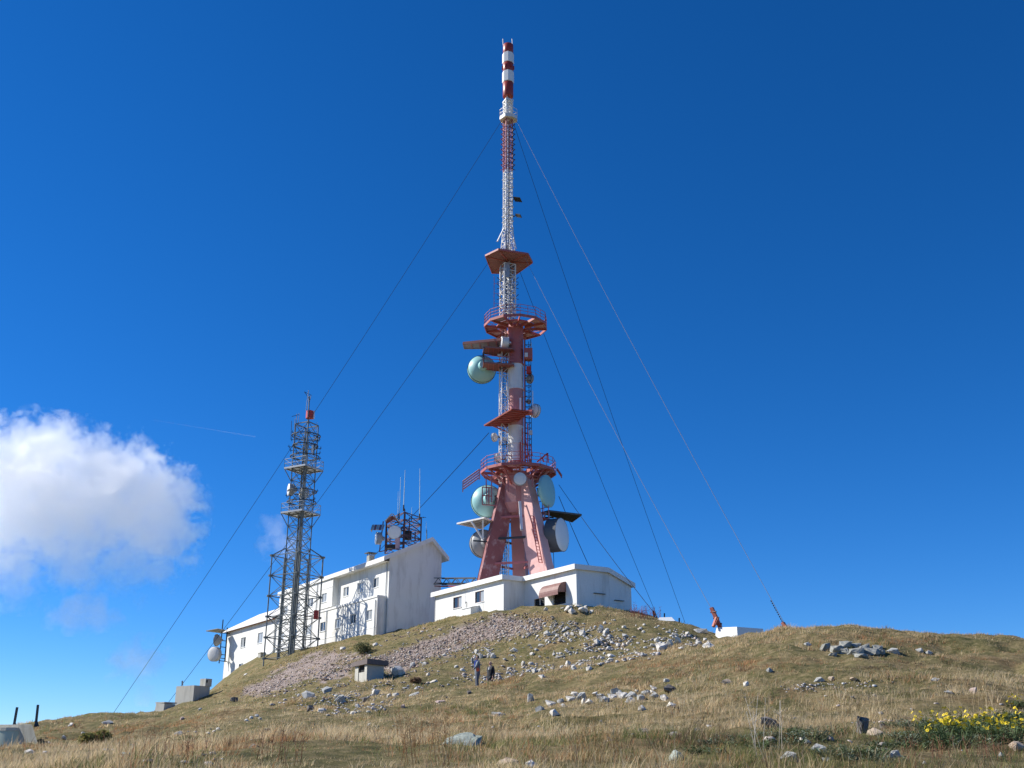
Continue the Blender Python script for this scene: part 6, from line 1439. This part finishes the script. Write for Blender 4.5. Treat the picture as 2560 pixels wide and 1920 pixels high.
# bare gravel colour of the ground under the scree
Ug, Vg = pix_of(GX.ravel(), GY.ravel(), GZ.ravel())
vis_ = (GY.ravel() > 50) & (GY.ravel() < 125)
jit = fbm(GX.ravel(), GY.ravel(), 1.6, 3, 31) * 15
sm_ = np.zeros(GX.size)
for pl_ in (S1, S2, S3): sm_ = np.maximum(sm_, (poly_mask(pl_, Ug + jit, Vg + jit * .6) & vis_).astype(float))
at_ = ground.data.color_attributes.new('gravel', 'FLOAT_COLOR', 'POINT'); at_.data.foreach_set('color', np.stack([sm_, sm_, sm_, np.ones_like(sm_)], -1).astype(np.float32).ravel())
# ------------------------------------------------------------------ shrubs, leafy plants and yellow flowers
pr = np.random.default_rng(9)
def leaf_cloud(n, radii, size, cols, squash=1.0, shell=0.55):
    """many small leaf faces through a lumpy volume, base at z = 0"""
    lumps = pr.normal(0, 1, (7, 3)); lumps /= np.linalg.norm(lumps, axis=1, keepdims=True); lumps *= 0.55; lumps[:, 2] = np.abs(lumps[:, 2])
    c = lumps[pr.integers(0, 7, n)]; d = pr.normal(0, 1, (n, 3)); d /= np.linalg.norm(d, axis=1, keepdims=True)
    p = (c + d * (0.48 * (shell + (1 - shell) * pr.random((n, 1))))) * np.array(radii); p[:, 2] = np.maximum(p[:, 2] + radii[2] * .25, 0.01)
    a = pr.normal(0, 1, (n, 3)); a /= np.linalg.norm(a, axis=1, keepdims=True); b = np.cross(a, pr.normal(0, 1, (n, 3))); b /= np.linalg.norm(b, axis=1, keepdims=True)
    s = size * pr.uniform(.6, 1.4, (n, 1)); V = np.stack([p - a * s, p + b * s * .45, p + a * s, p - b * s * .45], 1).reshape(-1, 3)
    col = np.array(cols)[pr.integers(0, len(cols), n)] * pr.uniform(.75, 1.25, (n, 1))
    return V, np.arange(4 * n).reshape(-1, 4), np.repeat(col, 4, 0)
mat('stem_brown', (0.14, 0.10, 0.06), 0.9)
def shrub(u, v, w, h, label, cols, n=900, leaf=0.07):
    p = ground_hit(u, v)
    if p is None: return
    s = p.length / 2600; t = thing('shrub', p, label, 'shrub')
    V, Fq, Cl = leaf_cloud(n, (w * s * .62, w * s * .55, h * s * .9), leaf, cols)
    link('foliage', np_mesh('foliage', V + np.array(p), Fq, 'grass_blade', False, Cl), t)
    st = MB()
    for k in range(6):
        a = k * 1.05; st.bar(p - UP * .1, p + Vector((math.cos(a) * w * s * .3, math.sin(a) * w * s * .3, h * s * .7)), 0.05, n=5, r2=.4)
    st.build('stem', 'stem_brown', t)
shrub(907, 1636, 52, 27, 'dark green bush above the concrete hut beside the scree', [(.10, .125, .055), (.14, .155, .07), (.19, .175, .085)], 1100, .09)
shrub(238, 1862, 64, 30, 'yellow green bush on the slope near the bunker', [(.20, .20, .06), (.14, .16, .05), (.26, .22, .08)], 1200, .07)
shrub(1040, 1708, 30, 13, 'low reddish brown bush right of the hut under the big white boulder', [(.15, .09, .06), (.12, .085, .055), (.2, .12, .08)], 420, .07)
# red stems on the skyline beside the equipment house and dry stalks near the camera
def stalks(name, label, jobs):
    V, Fq, Cl, base = [], [], [], 0; q = random.Random(4)
    for poly, cnt, h0, h1, wd, cols in jobs:
        for _ in range(cnt):
            u, v = sample_px(poly, q); p = ground_hit(u, v)
            if p is None: continue
            h = q.uniform(h0, h1); c = cols[q.randrange(len(cols))]; tip = p + Vector((q.uniform(-.25, .25) * h, q.uniform(-.2, .2) * h, h)); mb = MB(); mb.bar(p - UP * .03, tip, wd, n=3, r2=.5)
            for k in range(q.randrange(2, 6)):
                f = q.uniform(.45, 1); a = p.lerp(tip, f); mb.bar(a, a + Vector((q.uniform(-.2, .2) * h, q.uniform(-.1, .1) * h, q.uniform(.03, .16) * h)), wd * .7, n=3, r2=.6)
            Q = np.array(mb.v); V.append(Q); tr = [f for f in mb.f if len(f) == 3]; qd = [f for f in mb.f if len(f) == 4]
            al = tr + [x for f in qd for x in ((f[0], f[1], f[2]), (f[0], f[2], f[3]))]
            Fq.append(np.array(al) + base); base += len(Q); Cl.append(np.tile(np.array(c) * q.uniform(.75, 1.2), (len(Q), 1)))
    o = link(name, np_mesh(name, np.concatenate(V), np.concatenate(Fq), 'grass_blade', False, np.concatenate(Cl))); o['kind'] = 'stuff'; o['label'] = label; o['category'] = 'stalks'
stalks('dry_stalks', 'thin dry weed stalks standing above the grass', [
    ([(1000, 1870), (1120, 1850), (1130, 1917), (990, 1918)], 60, .25, .6, .008, [(.36, .22, .11), (.46, .34, .2)]), ([(640, 1900), (760, 1890), (760, 1918), (620, 1918)], 18, .2, .45, .008, [(.22, .11, .07), (.30, .17, .1)]),
    ([(360, 1895), (520, 1880), (540, 1918), (340, 1918)], 22, .2, .4, .008, [(.26, .12, .08), (.34, .2, .12)]), ([(1880, 1880), (1990, 1870), (1990, 1917), (1880, 1917)], 7, .5, .8, .009, [(.55, .52, .46)]), ([(1700, 1790), (1740, 1790), (1740, 1810), (1700, 1810)], 12, .4, .7, .01, [(.6, .52, .36)]),
    ([(1400, 1790), (1900, 1770), (1900, 1810), (1400, 1830)], 120, .35, .65, .009, [(.64, .54, .34), (.58, .46, .28)]), ([(1900, 1790), (2500, 1760), (2500, 1800), (1900, 1820)], 100, .3, .6, .009, [(.62, .52, .34), (.5, .4, .26)]), ([(200, 1850), (460, 1800), (470, 1830), (220, 1880)], 60, .2, .4, .010, [(.34, .16, .1), (.42, .22, .14), (.3, .18, .1)]),
    ([(1575, 1532), (1650, 1540), (1650, 1552), (1575, 1545)], 60, .4, 1.0, .03, [(.34, .10, .09), (.28, .13, .10)]), ([(1440, 1875), (1540, 1860), (1560, 1912), (1440, 1915)], 40, .2, .4, .008, [(.4, .28, .14)]), ([(2250, 1880), (2540, 1880), (2540, 1917), (2250, 1917)], 60, .08, .22, .007, [(.30, .15, .09), (.25, .14, .09)])])
mat('leaf_green', (0.10, 0.145, 0.055), 0.7, var=0.3, scale=25)
mat('leaf_grey', (0.17, 0.21, 0.14), 0.7, var=0.3, scale=25)
mat('flower_yellow', (0.88, 0.68, 0.02), 0.6, var=0.1, scale=40)
mat('flower_eye', (0.50, 0.28, 0.02), 0.7)
def flower_mesh():
    mb = MB(); n = 11
    for k in range(n):
        a = 2 * math.pi * k / n; d = Vector((math.cos(a), math.sin(a), 0)); s = Vector((-d.y, d.x, 0))
        mb.add([d * .12, d * .6 + s * .15 + UP * .06, d * 1.0 + UP * -.02, d * .6 - s * .15 + UP * .06], [(0, 1, 2, 3)])
    return mb.mesh('flower_head', 'flower_yellow')
FLM = flower_mesh()
EYM = MB().lathe((0, 0, 0), UP, [(0.0, .26), (.1, .22), (.16, .08)], 9).mesh('flower_eye', 'flower_eye')
def leafy_mesh(n_stem, hgt, leaf, m, spread, seed):
    q = random.Random(seed); mb = MB()
    for i in range(n_stem):
        a = q.uniform(0, 6.28); r = spread * math.sqrt(q.random()); b = Vector((math.cos(a) * r, math.sin(a) * r, 0)); tip = b * 1.35 + UP * hgt * q.uniform(.6, 1.05); mb.bar(b * .8 - UP * .03, tip, .007, n=3)
        for k in range(8):
            f = (k + .6) / 8.5; p = (b * .8).lerp(tip, f); an = q.uniform(0, 6.28); d = Vector((math.cos(an), math.sin(an), q.uniform(-.1, .7))).normalized(); s = d.cross(UP).normalized(); L = leaf * q.uniform(.7, 1.3) * (1.2 - .5 * f)
            mb.add([p, p + d * L * .5 + s * L * .17, p + d * L - UP * L * .15, p + d * L * .5 - s * L * .17], [(0, 1, 2, 3)])
    return mb.mesh('foliage', m)
FOL = [leafy_mesh(30, .26, .085, 'leaf_green', .24, s) for s in (1, 2, 3)]
LOW = [leafy_mesh(22, .10, .075, mm, .30, s) for s, mm in ((4, 'leaf_green'), (5, 'leaf_grey'), (6, 'leaf_grey'))]
qf = random.Random(8)
def put(me, name, loc, parent, scale=1.0, rz=0.0, rot=None):
    o = link(name, me, parent); o.location = loc; o.scale = (scale,) * 3; o.rotation_euler = rot or (0, 0, rz); return o
FL = [(2335, 1848), (2362, 1838), (2390, 1846), (2348, 1862), (2385, 1866), (2330, 1834), (2415, 1836), (2470, 1842), (2495, 1848), (2452, 1830), (2520, 1838), (2548, 1832), (2535, 1815), (2500, 1822), (2535, 1772), (2558, 1768), (2440, 1846), (2372, 1822), (2510, 1858), (2550, 1850)]
for i, (u, v) in enumerate(sorted(FL)):
    p = ground_hit(u, v)
    if p is None: continue
    t = thing('yellow_flower_plant', p, ordinal(i, 'leafy plant with bright yellow flower heads in the right foreground'), 'flower', 'yellow flowering plants')
    put(FOL[i % 3], 'foliage', p, t, qf.uniform(.75, 1.05), qf.uniform(0, 6))
    for k in range(13):
        a = qf.uniform(0, 6.28); r = .36 * math.sqrt(qf.random()); z = qf.uniform(.15, .32)
        h = put(FLM, 'flower_head', p + Vector((math.cos(a) * r, math.sin(a) * r - .05, z)), t, qf.uniform(.024, .037), rot=(qf.uniform(.3, 1.2), qf.uniform(-.8, .2), qf.uniform(0, 6)))
        e = link('flower_eye', EYM, h); e.matrix_parent_inverse = Matrix.Identity(4)
LP = [(1990, 1838), (2030, 1832), (2060, 1836), (2010, 1848), (2240, 1815), (2270, 1822), (2300, 1812), (2290, 1840), (2250, 1852), (2120, 1880), (2150, 1890), (2110, 1895), (2180, 1905), (2300, 1868), (2330, 1875), (2200, 1868), (1960, 1862), (1885, 1872), (1840, 1850), (1790, 1862), (1760, 1885), (2420, 1870), (2440, 1855), (2480, 1800), (2520, 1795), (2400, 1805), (2350, 1800), (1910, 1845)]
for i, (u, v) in enumerate(sorted(LP)):
    p = ground_hit(u, v)
    if p is None: continue
    t = thing('leafy_plant', p, ordinal(i, 'low leafy plant without flowers among the foreground rocks'), 'plant', 'low leafy plants in the foreground')
    put(LOW[i % 3], 'foliage', p, t, qf.uniform(.7, 1.15), qf.uniform(0, 6))
    put(LOW[(i + 1) % 3], 'lower_leaves', p + Vector((.12, .05, -.02)), t, qf.uniform(.7, 1.1), qf.uniform(0, 6))

# ------------------------------------------------------------------ two people on the slope
mat('skin', (0.52, 0.32, 0.24), 0.6, var=0.08, scale=10); mat('hair_dark', (0.045, 0.03, 0.022), 0.7); mat('hair_grey', (0.32, 0.28, 0.25), 0.8)
mat('grey_coat', (0.17, 0.20, 0.235), 0.85, var=0.12, scale=12); mat('blue_scarf', (0.03, 0.07, 0.42), 0.8, var=0.1, scale=15); mat('orange_bag', (0.75, 0.13, 0.05), 0.7); mat('black_jacket', (0.022, 0.024, 0.032), 0.8, var=0.2, scale=12)
mat('dark_trousers', (0.035, 0.045, 0.06), 0.85, var=0.2, scale=12); mat('grey_trousers', (0.11, 0.12, 0.15), 0.85); mat('white_cloth', (0.75, 0.75, 0.74), 0.8); mat('shoe', (0.03, 0.025, 0.02), 0.6)
def skin(name, verts, edges, m, parent, root=0, levels=1):
    me = bpy.data.meshes.new(name); me.from_pydata([v[:3] for v in verts], edges, []); me.update(); o = link(name, me, parent)
    sk = o.modifiers.new('skin', 'SKIN'); sk.use_smooth_shade = True
    for i, v in enumerate(verts):
        d = me.skin_vertices[0].data[i]; d.radius = (v[3], v[4] if len(v) > 4 else v[3]); d.use_root = (i == root)
    ss = o.modifiers.new('smooth', 'SUBSURF'); ss.levels = ss.render_levels = levels; me.materials.append(MATS[m]); return o
def person(loc, yaw, label, arms, coat, trousers, hair, bald, hem, height=1.74):
    """figure facing its local +y; arms: per side (elbow, wrist, fingertip) offsets"""
    t = thing('person', loc, label, 'person'); Mr = Matrix.Translation(loc) @ Matrix.Rotation(yaw, 4, 'Z') @ Matrix.Scale(height / 1.75, 4)
    def X(vs): return [(*(Mr @ Vector(v[:3])), *v[3:]) for v in vs]
    # body: pelvis, spine, neck, head, legs, arms with hands
    B = [(0, 0, .95, .13, .11), (0, .01, 1.12, .12, .10), (0, .0, 1.34, .15, .11), (0, -.01, 1.47, .07), (0, .0, 1.53, .052), (0, .012, 1.60, .075, .088), (0, .012, 1.68, .078, .095), (0, .0, 1.735, .05, .06)]
    Ed = [(0, 1), (1, 2), (2, 3), (3, 4), (4, 5), (5, 6), (6, 7)]
    n = len(B); B += [(0, .125, 1.635, .014), (0, .105, 1.59, .02)]; Ed += [(5, n), (5, n + 1)]                                            # nose, chin
    for s in (-1, 1):
        n = len(B); B += [(s * .09, .0, 1.635, .016)]; Ed += [(5, n)]                                                                    # ear
        n = len(B); B += [(s * .10, 0, .88, .095), (s * .11, .03, .50, .062), (s * .11, -.01, .10, .042), (s * .12, .13, .04, .036)]; Ed += [(0, n), (n, n + 1), (n + 1, n + 2), (n + 2, n + 3)]
        el, wr, tip = arms[0 if s < 0 else 1]; n = len(B); wv, tv = Vector(wr), Vector(tip); f = (tv - wv).normalized(); sd_ = f.cross(Vector((0, 0, 1))); sd_ = sd_.normalized() if sd_.length > .1 else Vector((0, 1, 0))
        B += [(s * .19, 0, 1.42, .06), (*el, .045), (*wr, .03), (*(wv + f * .08), .034, .02)]; Ed += [(2, n), (n, n + 1), (n + 1, n + 2), (n + 2, n + 3)]
        for k, (o_, L) in enumerate(((-.03, .075), (-.01, .09), (.012, .085), (.032, .065))):
            m0 = len(B); B += [(*(wv + f * .105 + sd_ * o_), .0095), (*(wv + f * (.105 + L * .6) + sd_ * o_ * 1.15 + Vector((0, .01, -.008))), .0085), (*(wv + f * (.105 + L) + sd_ * o_ * 1.15 + Vector((0, .025, -.012))), .007)]; Ed += [(n + 3, m0), (m0, m0 + 1), (m0 + 1, m0 + 2)]
        m0 = len(B); B += [(*(wv + f * .05 - sd_ * .05), .011), (*(wv + f * .09 - sd_ * .07), .009)]; Ed += [(n + 3, m0), (m0, m0 + 1)]
    skin('body', X(B), Ed, 'skin', t)
    J = [(0, 0, hem, .21, .17), (0, .01, 1.10, .19, .17), (0, .0, 1.33, .20, .165), (0, -.01, 1.45, .12, .10), (0, -.005, 1.50, .075)]; E2 = [(0, 1), (1, 2), (2, 3), (3, 4)]
    for k, s in enumerate((-1, 1)):
        el, wr, tip = arms[k]; n = len(J); J += [(s * .20, 0, 1.42, .088), (*el, .068), (*Vector(el).lerp(Vector(wr), .93), .052)]; E2 += [(2, n), (n, n + 1), (n + 1, n + 2)]
    skin('coat', X(J), E2, coat, t, 1)
    P = [(0, 0, .95, .155, .125)]; E3 = []
    for s in (-1, 1): n = len(P); P += [(s * .10, 0, .86, .115), (s * .11, .03, .50, .085), (s * .11, -.01, .09, .072)]; E3 += [(0, n), (n, n + 1), (n + 1, n + 2)]
    skin('trousers', X(P), E3, trousers, t)
    if not bald: skin('hair', X([(0, -.035, 1.59, .075, .075), (0, -.02, 1.68, .095, .10), (0, -.005, 1.74, .075, .08), (0, .05, 1.745, .05, .035)]), [(0, 1), (1, 2), (2, 3)], hair, t)
    else: skin('hair', X([(-.085, -.02, 1.63, .022), (-.05, -.085, 1.64, .028), (.05, -.085, 1.64, .028), (.085, -.02, 1.63, .022)]), [(0, 1), (1, 2), (2, 3)], hair, t)
    for s in (-1, 1):
        MB().lathe(Mr @ Vector((s * .033, .095, 1.645)), (Mr.to_3x3() @ Vector((0, 1, 0))), [(-.01, .006), (0, .012), (.008, .008)], 8).build('eye', 'hair_dark', t)
        skin('shoe', X([(s * .11, -.05, .045, .045), (s * .115, .05, .045, .048), (s * .12, .16, .035, .036)]), [(0, 1), (1, 2)], 'shoe', t)
    MB().box(Mr @ Vector((0, .105, 1.572)), (.045, .012, .008), Matrix.Rotation(yaw, 3, 'Z')).build('mouth', 'orange_bag' if not bald else 'pink_tone', t)
    return t, Mr, X
def feet(u, D): x = PN(u, 1733, D).x; return Vector((x, D, gz(x, D)))
p1, M1, X1 = person(feet(1193, 60.0), math.radians(104), 'person in a long grey coat and blue scarf shading their eyes with a raised hand', [((-.25, .10, 1.18), (-.24, .28, 1.02), (-.22, .42, .98)), ((.36, .20, 1.44), (.16, .24, 1.70), (.03, .17, 1.76))], 'grey_coat', 'grey_trousers', 'hair_dark', False, .62, 1.84)
skin('scarf', X1([(-.10, .03, 1.50, .05), (-.05, .09, 1.46, .05), (.05, .10, 1.42, .055), (.07, .12, 1.28, .06), (.05, .13, 1.15, .05)]), [(0, 1), (1, 2), (2, 3), (3, 4)], 'blue_scarf', p1)
skin('vest', X1([(0, -.02, 1.47, .13, .10), (0, -.03, 1.30, .185, .155), (0, -.02, 1.16, .17, .15)]), [(0, 1), (1, 2)], 'blue_scarf', p1)
skin('collar', X1([(-.07, .06, 1.50, .028), (0, .09, 1.47, .03), (.07, .06, 1.50, .028)]), [(0, 1), (1, 2)], 'white_cloth', p1)
ob = M1 @ Vector((-.19, .03, 1.02)); bg1 = thing('hand_bag', ob, 'small orange bag held at the waist of the person in grey', 'bag')
MB().lathe(ob + Vector((0, -.13, .0)), (.3, 1, 0), [(-.03, .05), (0, .10), (.06, .10), (.09, .05)], 12).build('pouch', 'orange_bag', bg1, True); MB().path([ob + Vector((-.06, -.12, .08)), ob + Vector((-.03, -.11, .2)), ob + Vector((.04, -.11, .2)), ob + Vector((.07, -.12, .08))], .018).build('strap', 'orange_bag', bg1)
p2, M2, X2 = person(feet(1226, 60.6), math.radians(130), 'bald person in a black jacket standing with arms hanging beside the person in grey', [((-.26, -.04, 1.14), (-.25, .04, .90), (-.25, .08, .77)), ((.26, -.06, 1.14), (.26, .02, .90), (.26, .06, .77))], 'black_jacket', 'dark_trousers', 'hair_grey', True, .80, 1.78)
skin('shirt', X2([(0, .085, 1.44, .03), (0, .125, 1.30, .045, .02), (0, .125, 1.10, .04, .02)]), [(0, 1), (1, 2)], 'white_cloth', p2)
# ------------------------------------------------------------------ clouds: real volumes standing far behind the hill
def cloud(name, label, blobs, D, density, noise_scale, seed, soft=0.35, detail=9, grad=None, thr=0.0, g=0.88):
    """blobs: (u, v, radius in px) on the picture, carried to depth D; density field is those balls broken up by noise"""
    s = D / (2600 * 0.97)
    pts = [(PN(u, v, D + dz * s), r * s) for u, v, r, dz in blobs]
    lo = Vector([min(p[i] - r * 1.25 for p, r in pts) for i in range(3)]); hi = Vector([max(p[i] + r * 1.25 for p, r in pts) for i in range(3)])
    c = (lo + hi) / 2; mb = MB(); mb.box((0, 0, 0), hi - lo)
    m = bpy.data.materials.new(name + '_vapour'); m.use_nodes = True; n, l = m.node_tree.nodes, m.node_tree.links
    n.remove(n['Principled BSDF']); out = n['Material Output']
    tc = n.new('ShaderNodeTexCoord'); pos = tc.outputs['Object']
    wz = n.new('ShaderNodeTexNoise'); wz.inputs['Scale'].default_value = noise_scale * 0.6 / s / 100; wz.inputs['Detail'].default_value = 3
    l.new(pos, wz.inputs['Vector'])
    sub = n.new('ShaderNodeVectorMath'); sub.operation = 'SUBTRACT'; l.new(wz.outputs['Color'], sub.inputs[0]); sub.inputs[1].default_value = (0.5, 0.5, 0.5)
    sc_ = n.new('ShaderNodeVectorMath'); sc_.operation = 'SCALE'; l.new(sub.outputs[0], sc_.inputs[0]); sc_.inputs['Scale'].default_value = 60 * s
    wp = n.new('ShaderNodeVectorMath'); wp.operation = 'ADD'; l.new(pos, wp.inputs[0]); l.new(sc_.outputs[0], wp.inputs[1])
    field = None
    for p, r in pts:
        d = n.new('ShaderNodeVectorMath'); d.operation = 'DISTANCE'; l.new(wp.outputs[0], d.inputs[0]); d.inputs[1].default_value = p - c
        q = n.new('ShaderNodeMath'); q.operation = 'MULTIPLY_ADD'; l.new(d.outputs['Value'], q.inputs[0]); q.inputs[1].default_value = -1 / r; q.inputs[2].default_value = 1.0
        if field is None: field = q.outputs[0]
        else:
            x = n.new('ShaderNodeMath'); x.operation = 'SMOOTH_MAX'; l.new(field, x.inputs[0]); l.new(q.outputs[0], x.inputs[1]); x.inputs[2].default_value = 0.15; field = x.outputs[0]
    nz = n.new('ShaderNodeTexNoise'); nz.inputs['Scale'].default_value = noise_scale / s / 100; nz.inputs['Detail'].default_value = detail; nz.inputs['Roughness'].default_value = 0.62
    nz.inputs['Distortion'].default_value = 0.2
    off = n.new('ShaderNodeVectorMath'); off.operation = 'ADD'; l.new(pos, off.inputs[0]); off.inputs[1].default_value = (seed * 431.0, seed * 97.0, 0); l.new(off.outputs[0], nz.inputs['Vector'])
    a = n.new('ShaderNodeMath'); a.operation = 'MULTIPLY_ADD'; l.new(nz.outputs['Fac'], a.inputs[0]); a.inputs[1].default_value = 3.9; a.inputs[2].default_value = -1.84 - thr
    f = n.new('ShaderNodeMath'); f.operation = 'ADD'; l.new(field, f.inputs[0]); l.new(a.outputs[0], f.inputs[1])
    mr = n.new('ShaderNodeMapRange'); mr.interpolation_type = 'SMOOTHSTEP'; mr.inputs['From Min'].default_value = 0.0; mr.inputs['From Max'].default_value = soft; mr.inputs['To Max'].default_value = density / s
    l.new(f.outputs[0], mr.inputs['Value'])
    dens = mr.outputs[0]
    if grad:                                                 # thinner vapour towards the ragged base
        z0, z1 = PN(200, grad[0], D).z - c.z, PN(200, grad[1], D).z - c.z
        sp = n.new('ShaderNodeSeparateXYZ'); l.new(pos, sp.inputs[0])
        gr = n.new('ShaderNodeMapRange'); gr.inputs['From Min'].default_value = z0; gr.inputs['From Max'].default_value = z1; gr.inputs['To Min'].default_value = 0.2; gr.inputs['To Max'].default_value = 1.35
        l.new(sp.outputs['Z'], gr.inputs['Value'])
        mu = n.new('ShaderNodeMath'); mu.operation = 'MULTIPLY'; l.new(dens, mu.inputs[0]); l.new(gr.outputs[0], mu.inputs[1]); dens = mu.outputs[0]
    v = n.new('ShaderNodeVolumePrincipled'); v.inputs['Color'].default_value = (1, 1, 1, 1); v.inputs['Anisotropy'].default_value = g
    l.new(dens, v.inputs['Density']); l.new(v.outputs[0], out.inputs['Volume'])
    o = mb.build(name, m); o.location = c; o['kind'] = 'stuff'; o['label'] = label; o['category'] = 'cloud'
    m.cycles.volume_step_rate = 0.8 if grad else 1.2
    return o
big = cloud('cloud', 'big white cumulus cloud at the left edge of the sky',
            [(110, 1150, 100, 0), (-20, 1190, 120, 10), (245, 1175, 85, 0), (335, 1185, 75, -10), (415, 1245, 74, 0), (300, 1265, 120, 0), (140, 1280, 130, 0), (-30, 1320, 130, 0), (400, 1330, 90, 0), (320, 1410, 70, 0), (30, 1430, 80, 0), (190, 1400, 80, 0), (400, 1415, 50, 0)],
            1600, 0.022, 2.2, 1, 0.45, 11, (1480, 1200))
for i, (bl, dn, sd) in enumerate((([(170, 1530, 45, 0), (230, 1525, 50, 0), (265, 1545, 35, 0)], 0.010, 3), ([(345, 1640, 45, 0), (390, 1645, 35, 0), (300, 1635, 30, 0)], 0.010, 4), ([(290, 1675, 26, 0), (350, 1690, 26, 0), (365, 1730, 26, 0)], 0.007, 5),
                                  ([(690, 1340, 40, 0), (720, 1365, 40, 0), (668, 1315, 24, 0)], 0.0075, 6), ([(160, 1055, 30, 0), (185, 1062, 24, 0)], 0.005, 8), ([(5, 1055, 32, 0), (-15, 1085, 32, 0)], 0.008, 9), ([(500, 1250, 24, 0), (520, 1270, 20, 0), (470, 1190, 24, 0)], 0.005, 10))):
    cloud('cloud_wisp', ['thin cloud shred under the big cloud', 'small pale cloud puff crossed by the left guy wire', 'faint cloud shreds below the small puff at left', 'faint cloud puff beside the lattice tower', 'faint wisp above the big cloud', 'small wisp at the left edge above the big cloud', 'ragged wisp at the right tip of the big cloud'][i], bl, 1600, dn * 0.45, 2.6, sd, 0.6, 8, None, 0.0, 0.4)

ca, cb = PN(382, 1050, 3000), PN(640, 1092, 3000)
cm = bpy.data.materials.new('contrail_vapour'); cm.use_nodes = True; nn = cm.node_tree.nodes; nn.remove(nn['Principled BSDF'])
vv_ = nn.new('ShaderNodeVolumePrincipled'); vv_.inputs['Color'].default_value = (1, 1, 1, 1); vv_.inputs['Density'].default_value = 0.012; vv_.inputs['Anisotropy'].default_value = 0.5
cm.node_tree.links.new(vv_.outputs[0], nn['Material Output'].inputs['Volume'])
ct = MB().bar(ca, cb, 2.2, n=8, r2=2.2).build('contrail', cm); ct['kind'] = 'stuff'; ct['label'] = 'faint thin contrail above the big cloud'; ct['category'] = 'contrail'
